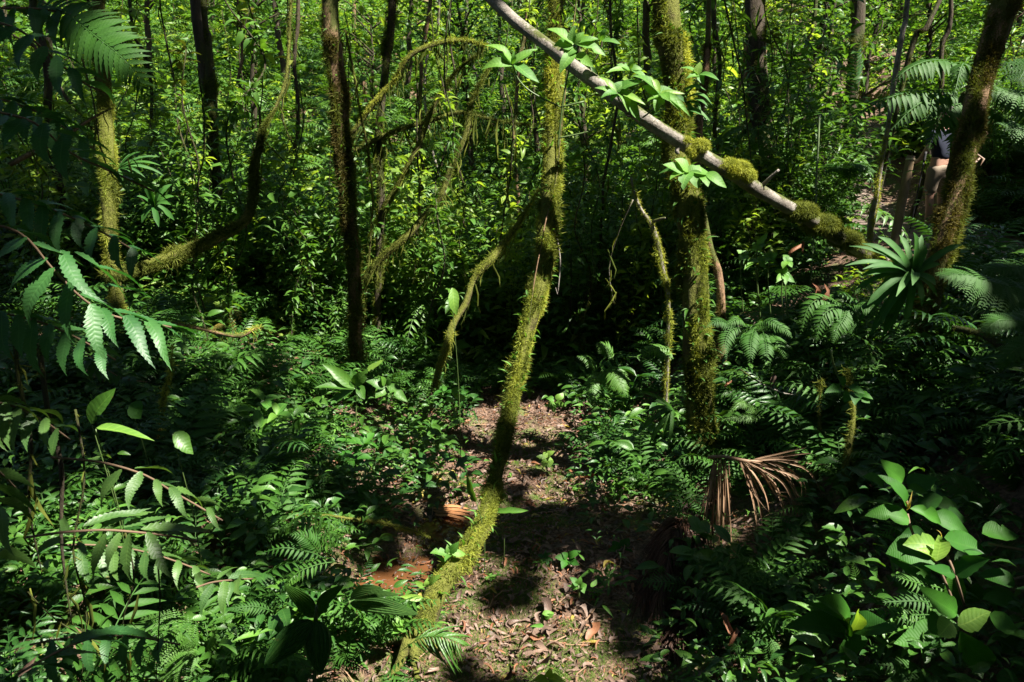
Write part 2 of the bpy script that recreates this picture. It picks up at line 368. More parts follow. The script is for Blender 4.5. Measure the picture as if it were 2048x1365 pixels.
M['brom'] = leaf_mat('strap_leaf', (.018, .085, .010), (.05, .15, .018), .33, .55, nv=1., vein=.2, spots=.12, bump=.1)
M['bg'] = leaf_mat('hillside_leaf', (.07, .16, .020), (.24, .34, .05), .50, .34, vein=.15, spots=0, bump=0)
M['bgdark'] = leaf_mat('hillside_dark_leaf', (.028, .085, .012), (.085, .19, .024), .38, .36, vein=.1, spots=0, bump=0)
M['canopy'] = leaf_mat('canopy_leaf', (.02, .06, .012), (.05, .11, .02), .22, .4, vein=0, spots=0, bump=0)
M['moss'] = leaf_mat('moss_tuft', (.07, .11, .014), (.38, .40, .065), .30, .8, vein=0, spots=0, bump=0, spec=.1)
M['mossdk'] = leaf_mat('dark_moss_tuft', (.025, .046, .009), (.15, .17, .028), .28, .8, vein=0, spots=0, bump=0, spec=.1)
M['mossbr'] = leaf_mat('brown_moss_tuft', (.035, .034, .010), (.13, .11, .03), .25, .8, vein=0, spots=0, bump=0, spec=.1)
M['gmoss'] = leaf_mat('ground_moss', (.05, .11, .012), (.12, .21, .03), .3, .7, vein=0, spots=0, bump=0, spec=.15)
M['dry'] = leaf_mat('fallen_leaf', (.042, .025, .017), (.225, .15, .11), .12, .45, vein=.25, spots=.5, spotc=(.03, .018, .01), tcol=(1.3, 1.1, .8))
M['rust'] = leaf_mat('rusty_dead_leaf', (.13, .05, .025), (.25, .11, .05), .2, .5, vein=.2, spots=.3, spotc=(.03, .02, .01), tcol=(1.5, 1.1, .7))
M['straw'] = leaf_mat('dry_palm_strip', (.13, .075, .042), (.31, .195, .115), .15, .5, nv=1., vein=.1, spots=.3, spotc=(.04, .02, .01), tcol=(1.3, 1.1, .8))
M['redfrond'] = leaf_mat('reddish_dead_frond', (.035, .015, .008), (.085, .036, .018), .12, .5, nv=1., vein=.1, spots=.4, spotc=(.02, .01, .006), tcol=(1.4, 1.1, .7))
M['sunk'] = leaf_mat('sodden_palm_leaf', (.20, .085, .032), (.36, .17, .07), .1, .4, nv=1., vein=.1, spots=.3, spotc=(.03, .02, .01), tcol=(1.3, 1., .7))
M['yellow'] = leaf_mat('yellowed_leaf', (.22, .17, .03), (.40, .33, .08), .3, .45, vein=.3, spots=.4)
M['bark'] = rough_mat('brown_bark', [(.13, .078, .044), (.24, .15, .085), (.085, .07, .028)], 18., .9, .9, .02, (1, 1, .35), moss=.42)
M['barkmoss'] = rough_mat('mossed_bark', [(.055, .045, .018), (.085, .080, .020), (.10, .065, .035)], 22., .95, 1., .025, moss=.58, mossc=(.13, .14, .024))
M['barkdk'] = rough_mat('dark_bark', [(.035, .026, .017), (.06, .046, .028), (.03, .034, .014)], 20., .9, .9, .02, (1, 1, .3), moss=.4, mossc=(.05, .06, .012))
M['barkpale'] = rough_mat('pale_smooth_bark', [(.15, .13, .11), (.27, .245, .21), (.075, .062, .045)], 16., .85, .7, .015, moss=.30)
M['stemg'] = plain('green_stem', (.06, .10, .025), .5)
M['twig'] = plain('brown_twig', (.13, .085, .05), .8)
M['wood'] = rough_mat('weathered_post_wood', [(.20, .15, .09), (.30, .21, .12), (.12, .10, .075)], 14., .75, .4, .006, (1, 1, .15))

# ------------------------------------------------------------------ the setting
def ground_material():
    m, nt, N = nodes('forest_soil'); g = N('ShaderNodeNewGeometry'); p_ = g.outputs['Position']
    a = noise(nt, 6., 8., p_, .7); b = noise(nt, 1.1, 4., p_); c = noise(nt, 40., 5., p_, .65); d = noise(nt, 2.3, 5., p_, .6)
    col = mixc(nt, ramp(nt, a, .36, .64), (.050, .028, .017), (.135, .080, .050)); col = mixc(nt, math_n(nt, 'MULTIPLY', ramp(nt, c, .5, .68), .6), col, (.24, .155, .105))
    col = mixc(nt, math_n(nt, 'MULTIPLY', ramp(nt, c, .5, .36), .75), col, (.022, .014, .009))
    col = mixc(nt, math_n(nt, 'MULTIPLY', ramp(nt, d, .52, .62), math_n(nt, 'ADD', .45, math_n(nt, 'MULTIPLY', c, .6))), col, mixc(nt, c, (.03, .055, .01), (.10, .15, .03)))
    aw = N('ShaderNodeAttribute', attribute_name='lf'); sw = N('ShaderNodeSeparateXYZ'); nt.links.new(aw.outputs['Vector'], sw.inputs[0]); wet = sw.outputs[0]
    col = mixc(nt, math_n(nt, 'MULTIPLY', wet, .8), col, (.030, .016, .009))
    p = N('ShaderNodeBsdfPrincipled'); nt.links.new(col, p.inputs['Base Color']); nt.links.new(math_n(nt, 'SUBTRACT', .8, math_n(nt, 'MULTIPLY', wet, .5)), p.inputs['Roughness']); p.inputs['Specular IOR Level'].default_value = .3
    bu = N('ShaderNodeBump'); bu.inputs['Strength'].default_value = .9; bu.inputs['Distance'].default_value = .03
    nt.links.new(math_n(nt, 'ADD', a, math_n(nt, 'MULTIPLY', c, .6)), bu.inputs['Height']); nt.links.new(bu.outputs[0], p.inputs['Normal'])
    o = N('ShaderNodeOutputMaterial'); nt.links.new(p.outputs[0], o.inputs[0]); return m
def grid_mesh(xs, ys, lift=0., fn=H):
    X, Y = np.meshgrid(xs, ys); Z = fn(X, Y) + lift; nx = len(xs)
    V = np.stack([X, Y, Z], -1).reshape(-1, 3); i = np.arange(len(ys) - 1)[:, None] * nx; j = np.arange(nx - 1)[None]
    return V, np.stack([i + j, i + j + 1, i + nx + j + 1, i + nx + j], -1).reshape(-1, 4)
gx = np.concatenate([-np.geomspace(150, 8, 60), np.arange(-7.9, 9, .065), np.geomspace(9.1, 150, 60)])
gy = np.concatenate([-np.geomspace(90, 2.2, 40), np.arange(-2, 2.5, .25), np.arange(2.6, 14, .065), np.geomspace(14.1, 220, 130)])
mb = MB(); V, Q = grid_mesh(gx, gy); WT = np.zeros_like(V)
for (px, py), r in zip(POOL, (.55, .66)): WT[:, 0] = np.maximum(WT[:, 0], sm(r, r * .45, np.hypot(V[:, 0] - px, V[:, 1] - py) + .25 * (vnoise(V[:, 0] * 6, V[:, 1] * 6) - .5)))
mb.add(V, Q, WT); tag(mb.obj('ground', ground_material()), kind='structure')
P_, _ = catmull(np.c_[PATH, np.zeros(len(PATH))], np.ones(len(PATH)), .12); T_ = norm(np.gradient(P_, axis=0)); S_ = np.stack([T_[:, 1], -T_[:, 0]], -1)
w_ = np.linspace(-1, 1, 15); hw = .62 + .22 * (vnoise(np.arange(len(P_)) * .15, 3.) - .3)[:, None]
X = P_[:, :1] + S_[:, :1] * w_ * hw * (1 + .9 * sm(9.5, 11, P_[:, 1:2]) * sm(15, 13, P_[:, 1:2])); Y = P_[:, 1:2] + S_[:, 1:2] * w_ * hw * (1 + .9 * sm(9.5, 11, P_[:, 1:2]) * sm(15, 13, P_[:, 1:2])); Z = H(X, Y) + .02 - .03 * (np.abs(w_) > .95)
i = np.arange(len(P_) - 1)[:, None] * 15; j = np.arange(14)[None]; mb = MB(); V = np.stack([X, Y, Z], -1).reshape(-1, 3)
mb.add(V, np.stack([i + j, i + j + 1, i + 16 + j, i + 15 + j], -1).reshape(-1, 4), V * 0)
tag(mb.obj('path', rough_mat('trodden_gravel', [(.12, .09, .07), (.24, .185, .15), (.085, .06, .045)], 26., .9, 1., .03)), kind='structure')

# muddy pools in the gully bed
def water_mat():
    m, nt, N = nodes('muddy_water'); g = N('ShaderNodeNewGeometry'); a = noise(nt, 5., 3., g.outputs['Position']); b = noise(nt, 14., 2., g.outputs['Position'])
    p = N('ShaderNodeBsdfPrincipled'); nt.links.new(mixc(nt, a, (.050, .022, .009), (.125, .052, .019)), p.inputs['Base Color'])
    p.inputs['Roughness'].default_value = .06; p.inputs['IOR'].default_value = 1.33
    bu = N('ShaderNodeBump'); bu.inputs['Strength'].default_value = .06; bu.inputs['Distance'].default_value = .01; nt.links.new(b, bu.inputs['Height']); nt.links.new(bu.outputs[0], p.inputs['Normal'])
    o = N('ShaderNodeOutputMaterial'); nt.links.new(p.outputs[0], o.inputs[0]); return m
WM = water_mat()
for (px, py), r in zip(POOL, (.40, .47)):
    z = float(H(px, py)) + .060; a = np.linspace(0, 2 * PI, 48, endpoint=False)
    V = [np.array([px, py, z])]; mb = MB(); L = 6
    for k in range(1, L + 1): V += [np.stack([px + r * k / L * np.cos(a), py + r * k / L * np.sin(a), np.full(48, z)], -1)]
    V = np.concatenate([V[0][None]] + V[1:]); Q = [(0, 1 + j, 1 + (j + 1) % 48, 1 + (j + 1) % 48) for j in range(48)]
    for k in range(L - 1):
        o = 1 + k * 48; Q += [(o + j, o + 48 + j, o + 48 + (j + 1) % 48, o + (j + 1) % 48) for j in range(48)]
    mb.add(V, Q, V * 0); tag(mb.obj('water', WM), kind='structure')

# ------------------------------------------------------------------ trees
def pts(l): return [at(u, v, Y) for u, v, Y in l]
TREES = {}
def tree(key, name, label, line, px, mat, cat='tree', ns=12, rough=.12, step=.07, mo=None, group=None, root=True, wob=0., wf=.76):
    """line: photo points with depth, base first; px: trunk width in photo pixels at each"""
    P = pts(line); R = [w * wf * .5 * Y / FPX for w, (_, _, Y) in zip(px, line)]
    if root:
        P[0][2] = min(P[0][2], float(H(P[0][0], P[0][1])) - .05)
    t = thing(name, P[0], label, cat, group); mb = MB(); cl = tube(mb, P, R, ns, step, rough, wob); tk = part(t, 'trunk', mb, mat)
    TREES[key] = (t, cl)
    if px[0] >= 30 and root:
        mb = MB()
        for k in range(5):
            a = k * 1.26 + rng.normal(0, .25); r0 = R[0]; l = r0 * rng.uniform(3.2, 5.5); dx, dy = math.cos(a), math.sin(a); q_ = [[P[0][0] + dx * r0 * .3, P[0][1] + dy * r0 * .3, P[0][2] + .05 + r0 * 1.8]] + [[P[0][0] + dx * f_ * l, P[0][1] + dy * f_ * l, float(H(P[0][0] + dx * f_ * l, P[0][1] + dy * f_ * l)) + z_] for f_, z_ in ((.45, r0 * .35), (.8, .0), (1.15, -.05))]
            tube(mb, q_, [r0 * .55, r0 * .42, r0 * .3, r0 * .15], 8, .05, .2)
        part(t, 'root', mb, mat)
    for q in mo or []:
        mb = MB(); moss(mb, cl, **{k: (v * 1.9 if k == 'dens' else v + .10 if k == 'patch' else v) for k, v in q.items() if k != 'm'}); part(tk, 'moss', mb, M[q['m']])
    return t, cl
def leaves_part(t, fn, name, mat):
    mb = MB(); fn(mb); return part(t, name, mb, mat)

t, cl = tree('lean', 'mossy_tree', 'slender moss-furred trunk leaning in a curve up from beside the muddy pool', [(822, 1262, 3.58), (870, 1190, 3.8), (920, 1120, 4.05), (960, 1060, 4.25), (985, 990, 4.5), (1000, 920, 4.75), (1015, 850, 4.95), (1035, 740, 5.2), (1060, 640, 5.4), (1085, 550, 5.6), (1095, 450, 5.75), (1105, 300, 6.0), (1110, 130, 6.3), (1112, 0, 6.5), (1100, -600, 7.3), (1060, -1300, 8)],
    [66, 58, 54, 46, 42, 38, 36, 38, 42, 50, 46, 40, 34, 32, 26, 14], M['barkmoss'], step=.05, wf=.80, rough=.2,
    mo=[dict(m='moss', dens=9500, size=.030, patch=.10, updir=.5, seed=1, hi=.74), dict(m='mossdk', dens=3600, size=.042, patch=.35, seed=4, hi=.74)])
leaves_part(t, lambda mb: (trunk_leaves(mb, cl, 330, .075, LANCE5, .0, .62), trunk_leaves(mb, cl, 260, .05, LEAF5, .0, .55)), 'climbing_foliage', M['epi'])
t, cl = tree('thick', 'mossy_tree', 'thick upright trunk cloaked in moss, crossed by the pale fallen log', [(1392, 1010, 5.35), (1402, 880, 5.45), (1400, 800, 5.5), (1392, 700, 5.55), (1390, 600, 5.6), (1385, 500, 5.65), (1375, 400, 5.7), (1352, 310, 5.8), (1355, 230, 5.85), (1345, 100, 5.9), (1330, 0, 6), (1300, -600, 6.4), (1290, -1500, 7)],
    [78, 66, 60, 62, 60, 60, 54, 50, 50, 54, 50, 44, 30], M['barkmoss'], ns=16, step=.06, wf=.88, rough=.18,
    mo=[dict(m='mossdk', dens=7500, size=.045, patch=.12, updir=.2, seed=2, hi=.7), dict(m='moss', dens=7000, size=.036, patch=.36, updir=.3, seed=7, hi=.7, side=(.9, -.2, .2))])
leaves_part(t, lambda mb: (trunk_leaves(mb, cl, 560, .06, LEAF5, .0, .62), trunk_leaves(mb, cl, 170, .10, LANCE5, .1, .62)), 'climbing_foliage', M['herb'])
t, cl = tree('brown', 'tree', 'straight brown trunk with mossy streaks standing among the hanging tangles', [(714, 745, 7.6), (712, 680, 7.7), (710, 600, 7.8), (705, 500, 7.9), (695, 400, 8), (685, 300, 8.1), (680, 200, 8.2), (668, 100, 8.3), (660, 0, 8.4), (640, -600, 9), (630, -1200, 9.5)],
    [34, 30, 29, 31, 36, 37, 38, 37, 36, 32, 20], M['bark'], mo=[dict(m='mossbr', dens=5200, size=.05, patch=.10, updir=.1, seed=3, hi=.72), dict(m='mossdk', dens=4200, size=.05, patch=.22, seed=13, hi=.7)])
leaves_part(t, lambda mb: (trunk_leaves(mb, cl, 200, .09, LANCE5, 0, .62), hanging(mb, cl, 150, .05, .3, .1, 0, .7)), 'climbing_foliage', M['bgdark'])
t, cl = tree('dark', 'tree', 'dark twin-stemmed trunk against the bright hillside above the sunlit bromeliad', [(436, 400, 9.8), (428, 300, 10), (422, 180, 10.2), (412, 80, 10.4), (402, 0, 10.6), (392, -500, 11.4), (380, -1100, 12)], [22, 24, 27, 27, 26, 24, 16], M['barkdk'], mo=[dict(m='mossdk', dens=2600, size=.05, patch=.28, seed=5, hi=.7)])
mb = MB(); tube(mb, pts([(428, 330, 10.05), (416, 240, 10.1), (405, 120, 10.3), (391, 0, 10.4), (372, -400, 11)]), [.05, .055, .06, .06, .05], 9); part(t, 'second_stem', mb, M['barkdk'])
t, cl = tree('leftmoss', 'mossy_tree', 'moss-patched trunk half hidden behind the hanging fern frond', [(222, 540, 6.9), (220, 460, 7), (218, 350, 7.2), (212, 260, 7.4), (204, 120, 7.6), (196, 0, 7.8), (180, -600, 8.6)], [34, 32, 34, 34, 30, 30, 26], M['barkmoss'], mo=[dict(m='moss', dens=5200, size=.04, patch=.32, seed=6, hi=.8), dict(m='mossdk', dens=2600, size=.045, patch=.4, seed=16, hi=.8)])
t, cl = tree('far_right', 'mossy_tree', 'shaggy dark trunk leaning outward in front of the hiker on the path', [(1840, 800, 5.15), (1852, 660, 5.35), (1866, 560, 5.5), (1886, 480, 5.6), (1911, 400, 5.7), (1932, 300, 5.85), (1960, 170, 6.1), (2000, 40, 6.3), (2030, -60, 6.5), (2140, -500, 7.2)],
    [74, 70, 66, 66, 64, 66, 70, 74, 72, 60], M['bark'], ns=14, wf=.60, mo=[dict(m='mossbr', dens=5200, size=.038, patch=.30, updir=.3, seed=8, hi=.8), dict(m='mossdk', dens=3800, size=.042, patch=.40, seed=18, hi=.8)])
leaves_part(t, lambda mb: (hanging(mb, cl, 60, .06, .22, .3, .3, .7)), 'hanging_foliage', M['straw'])
t, cl = tree('shaggy', 'tree', 'dark trunk shaggy with dead hanging epiphyte leaves beyond the pale log', [(1540, 420, 9.6), (1530, 330, 9.8), (1518, 200, 10), (1512, 100, 10.2), (1508, 0, 10.4), (1500, -500, 11), (1490, -1100, 12)], [44, 44, 46, 46, 48, 40, 24], M['barkdk'], ns=14, mo=[dict(m='mossdk', dens=1500, size=.05, patch=.45, seed=9, hi=.7)])
leaves_part(t, lambda mb: (hanging(mb, cl, 320, .12, .6, .14, .05, .72)), 'hanging_foliage', M['straw']); leaves_part(t, lambda mb: (trunk_leaves(mb, cl, 150, .32, BLADE, .1, .7, 1., .3), hanging(mb, cl, 120, .1, .5, .18, .05, .7)), 'strap_foliage', M['bgdark'])
t, cl = tree('behind', 'tree', 'blackish trunk behind the arching tree fern fronds', [(1690, 300, 11.8), (1700, 230, 12), (1710, 110, 12.2), (1718, 0, 12.4), (1730, -500, 13)], [26, 28, 30, 30, 24], M['barkdk'], mo=[dict(m='mossdk', dens=900, size=.05, patch=.5, seed=10, hi=.8)])
t, cl = tree('sapling', 'sapling', 'thin mottled sapling rising beside the wooden post by the path', [(1740, 505, 7.9), (1742, 440, 8), (1752, 400, 8), (1762, 330, 8.05), (1775, 260, 8.1), (1790, 150, 8.2), (1806, 60, 8.3), (1815, 0, 8.4), (1850, -400, 9)], [13, 14, 13, 12, 13, 13, 13, 12, 9], M['barkpale'], ns=9, mo=[dict(m='moss', dens=4200, size=.034, patch=.34, seed=11, hi=.32)])
t, cl = tree('slant', 'sapling', 'thin green-black sapling slanting behind the mottled sapling', [(1770, 200, 8.9), (1820, 105, 9), (1850, 60, 9), (1880, 0, 9.1), (1960, -160, 9.4)], [12, 12, 12, 11, 8], M['barkdk'], ns=8, mo=[dict(m='mossdk', dens=1800, size=.03, patch=.4, seed=12)])
t, cl = tree('second', 'mossy_tree', 'thin crooked moss-brown stem just beyond the thick upright trunk', [(1455, 650, 6.7), (1440, 570, 6.8), (1420, 500, 6.9), (1405, 430, 7), (1395, 370, 7.1), (1400, 250, 7.3), (1415, 100, 7.6), (1420, -200, 8)], [24, 24, 23, 22, 20, 16, 14, 8], M['bark'], ns=9, mo=[dict(m='mossbr', dens=5200, size=.035, patch=.25, seed=14, hi=.7)])
t, cl = tree('lichen', 'sapling', 'spindly dead sapling furred with pale yellow lichen', [(1342, 660, 6.0), (1337, 620, 6.0), (1326, 540, 6.05), (1312, 475, 6.1), (1300, 445, 6.1), (1282, 420, 6.1), (1268, 385, 6.1), (1262, 355, 6.1)], [11, 11, 12, 13, 12, 10, 9, 6], M['barkpale'], ns=8, step=.04, mo=[dict(m='moss', dens=6500, size=.030, patch=.16, seed=15)])
mb = MB(); scatter(mb, LANCE5, frames(norm(rng.normal(0, 1, (22, 3)) + [0, -.2, .5]), rng.normal(0, .4, (22, 3)) + [0, 0, 1]), rng.uniform(.06, .13, 22), at(1264, 365, 6.1) + rng.normal(0, .05, (22, 3)), rng.random(22)); part(t, 'leaf_tuft', mb, M['epi'])
mb = MB(); tube(mb, pts([(1302, 445, 6.1), (1322, 438, 6.05), (1330, 436, 6.0)]), [.014, .012, .008], 6, .04); part(t, 'dead_twig', mb, M['barkpale'])
t, cl = tree('fork', 'tree', 'crooked dark trunk with drooping moss between the brown trunk and the leaning one', [(752, 700, 8.9), (756, 560, 9), (762, 400, 9.1), (758, 260, 9.2), (772, 130, 9.3), (785, 0, 9.4), (800, -500, 10)], [18, 19, 21, 20, 20, 20, 14], M['barkdk'], ns=10, mo=[dict(m='mossdk', dens=2600, size=.045, patch=.38, seed=17, hi=.8), dict(m='moss', dens=1200, size=.04, patch=.5, seed=27, hi=.8)])
leaves_part(t, lambda mb: hanging(mb, cl, 130, .06, .3, .12, 0, .7), 'moss_sprays', M['mossdk'])

# slim trunks of the middle distance, dark against the slope
SLIM = [('slim grey-brown trunk on the slope straight above the sunlit bromeliad', 305, 330, 12.5, -10, 14, 'barkdk'), ('slim dark stem on the slope close behind the curved vine', 562, 400, 11.5, 610, 15, 'barkdk'),
        ('slim mossy stem behind the upper mossy limb', 838, 430, 11, 850, 15, 'bark'), ('thin pale stem on the slope between the mossy limbs', 880, 330, 13, 868, 11, 'barkpale'),
        ('thin stem bearing hanging moss behind the leaning trunk', 1042, 380, 12, 1056, 15, 'bark'), ('slender stem in the dark hollow left of the lichen sapling', 1215, 560, 9, 1222, 11, 'barkdk'), ('slender stem between the thick mossy trunk and the shaggy one', 1450, 380, 11, 1436, 17, 'barkdk'), ('slender dark stem above the low end of the log', 1640, 330, 12, 1622, 14, 'barkdk'), ('slender stem among the palms high on the slope', 1870, 240, 13, 1902, 17, 'barkdk'), ('dark stem at the edge of the view behind the serrated sprays', 110, 440, 9, 70, 30, 'barkdk'), ('slim stem leaning across behind the hanging fern frond', 350, 420, 10.5, 262, 12, 'barkdk'),
        ('tall pale stem high on the sunlit slope', 935, 200, 17, 925, 12, 'barkpale'), ('mossy tall stem high on the slope near the brown trunk', 720, 220, 16, 702, 15, 'bark')]
for lab, u, v, Y, ut, w, mt in SLIM:
    b = at(u, v, Y); b[2] = float(H(b[0], b[1])) - .05; q = proj(b); n = 5
    line = [(q[0] + (ut - q[0]) * s + rng.normal(0, 11), q[1] + (-20 - q[1]) * s, Y + s * .4) for s in np.linspace(0, 1, n)] + [(ut + rng.normal(0, 20), -700, Y + 1.2)]
    t, cl = tree(lab, 'slim_tree', lab, line, [w * .8] + [w * .66] * (n - 1) + [w * .4], M[mt], ns=8, step=.12, wob=.012, group='slim trees of the middle distance')
    mb = MB(); moss(mb, cl, 900, .05, patch=.45, seed=u % 9, hi=.8); hanging(mb, cl, 60, .1, .5, .12, .1, .8); part(t, 'moss_clumps', mb, M['mossdk'])
    mb = MB(); clumps = rng.uniform(.05, .62, 7)
    for cc in clumps: trunk_leaves(mb, cl, 16, .16, [LEAF3, LANCE5, LEAF5][u % 3], max(0, cc - .02), cc + .02, 1., .1)
    for cc in clumps[:4]:
        i_ = int(cc * (len(cl[0]) - 1)); e_ = cl[0][i_] + np.array([rng.normal(0, .5), rng.normal(0, .3), .25]); c2 = tube(mb, [cl[0][i_], (cl[0][i_] + e_) / 2 + [0, 0, .1], e_], [.012, .008, .004], 5, .1); trunk_leaves(mb, c2, 14, .15, LEAF3, .3, 1.)
    part(t, 'foliage', mb, M['bgdark' if u % 2 else 'bg'])

# mossy limbs and vines
def limb(name, label, line, px, cat, mat='barkmoss', mm='mossdk', dens=5200, msize=.045, hang=0, hl=(.08, .35), ns=9, wob=.01, group=None, lv=0, patch=.2, step=.06):
    P = pts(line); R = [w * (.55 if dens else .8) * .5 * Y / FPX for w, (_, _, Y) in zip(px, line)]; t = thing(name, P[0], label, cat, group); msize *= .8; dens *= 2.2; R[-1] *= .25; R[-2] *= .7
    mb = MB(); cl = tube(mb, P, R, ns, step, .15, wob); tk = part(t, 'stem' if name == 'vine' else 'wood', mb, M[mat])
    if dens: mb = MB(); moss(mb, cl, dens, msize, patch=patch, seed=int(line[0][0]) % 17); part(tk, 'moss_clumps', mb, M[mm])
    if hang: mb = MB(); hanging(mb, cl, hang, hl[0], hl[1], .12); part(tk, 'moss_sprays', mb, M['mossdk'])
    if lv: mb = MB(); trunk_leaves(mb, cl, lv, .08, LANCE5); part(t, 'climbing_foliage', mb, M['herb'])
    return t, cl
limb('mossy_limb', 'thick moss-covered limb lying in the shade under the sunlit bromeliad', [(215, 560, 6.9), (290, 535, 7.1), (360, 508, 7.3), (430, 478, 7.5), (492, 440, 7.7), (508, 380, 7.8), (512, 320, 7.9), (524, 260, 8.0), (556, 215, 8.1)], [42, 46, 46, 42, 34, 30, 26, 20, 16], 'limb', mm='mossdk', dens=6200, msize=.06, hang=70, hl=(.06, .22), ns=12)
limb('mossy_limb', 'crooked mossy limb with a hooked bend left of the leaning trunk', [(872, 775, 7.0), (890, 700, 7.1), (905, 650, 7.2), (930, 605, 7.3), (945, 560, 7.4), (985, 520, 7.5), (1012, 480, 7.7), (1042, 440, 7.8), (1075, 380, 8)], [22, 26, 26, 24, 24, 26, 22, 18, 12], 'limb', mm='moss', dens=4600, msize=.04, hang=46, ns=10, patch=.34, lv=20)
limb('mossy_limb', 'dark mossy limb slanting up between the brown trunk and the hooked limb', [(728, 560, 8.4), (755, 525, 8.4), (800, 485, 8.4), (845, 440, 8.5), (880, 395, 8.5), (905, 330, 8.6), (935, 250, 8.7), (950, 190, 8.8), (990, 120, 9)], [28, 26, 24, 24, 22, 22, 18, 16, 10], 'limb', hang=110, dens=3600, lv=16)
limb('mossy_limb', 'arching mossy branch below the pale log top, dripping with moss', [(700, 270, 8.7), (745, 210, 8.7), (790, 160, 8.7), (830, 105, 8.7), (880, 85, 8.8), (930, 82, 8.9), (975, 92, 9)], [16, 16, 16, 16, 15, 13, 8], 'branch', mm='moss', hang=120, hl=(.08, .4), dens=4200)
limb('mossy_limb', 'level mossy branch hung with dead roots across the bright gap', [(700, 305, 9.1), (760, 275, 9.1), (820, 255, 9.1), (880, 235, 9.1), (920, 225, 9.1), (985, 240, 9.2), (1070, 250, 9.2)], [18, 18, 17, 16, 15, 13, 8], 'branch', mm='mossdk', hang=140, hl=(.1, .5), dens=3800)
limb('mossy_limb', 'steep mossy branch crossing the level branch over the bright gap', [(770, 420, 9), (800, 360, 9), (830, 300, 9), (870, 215, 9), (905, 150, 9), (965, 100, 9.1)], [20, 18, 16, 15, 14, 8], 'branch', hang=90, dens=3400)
limb('mossy_limb', 'dead brown branch poking out from the serrated sprays to the mossy trunk', [(20, 330, 5.2), (120, 275, 5.3), (180, 240, 5.4), (232, 216, 5.5)], [20, 16, 14, 9], 'branch', mat='bark', mm='mossbr', dens=1800, msize=.03, hang=14, patch=.5)
limb('mossy_limb', 'low mossy branch ending in rusty roots beside the pale litter patch', [(330, 645, 6.9), (390, 655, 7), (440, 668, 7.1), (480, 672, 7.2), (515, 655, 7.3), (540, 668, 7.35)], [15, 15, 13, 18, 16, 6], 'branch', mat='bark', mm='moss', dens=2600, hang=60, hl=(.06, .24), patch=.4)
limb('mossy_limb', 'thin mossy stem beside the young lime leaf', [(318, 905, 5.2), (316, 860, 5.2), (320, 810, 5.25), (332, 770, 5.3), (345, 735, 5.35), (350, 690, 5.4)], [22, 22, 18, 10, 8, 5], 'stem', mm='moss', dens=6000, msize=.035, lv=26)
limb('mossy_limb', 'slender mossy limb trailing over the bank toward the brown pool', [(545, 1035, 4.6), (640, 1030, 4.6), (710, 1040, 4.6), (760, 1045, 4.6), (830, 1062, 4.55), (862, 1075, 4.5)], [10, 11, 11, 11, 10, 6], 'branch', mm='moss', dens=5200, msize=.03, hang=20, hl=(.04, .12))
limb('mossy_limb', 'mossy stump stem under the dry palm frond, nearer of the two', [(1690, 1000, 4.1), (1692, 960, 4.2), (1700, 880, 4.3), (1706, 820, 4.4), (1700, 740, 4.6)], [28, 28, 26, 22, 12], 'stem', dens=5200, msize=.045, lv=14)
limb('mossy_limb', 'mossy thin stem close behind the dry palm frond', [(1622, 1010, 4.5), (1628, 940, 4.6), (1640, 860, 4.7), (1648, 760, 4.8)], [22, 22, 18, 12], 'stem', dens=5200, msize=.045, lv=14)
limb('mossy_limb', 'black mossy limb slumped over the bank edge below the bracken', [(1900, 655, 4.3), (1960, 668, 4.2), (2010, 695, 4.1), (2060, 720, 4.0), (2140, 760, 3.9)], [22, 26, 30, 32, 34], 'limb', mat='barkdk', dens=1800, msize=.04)
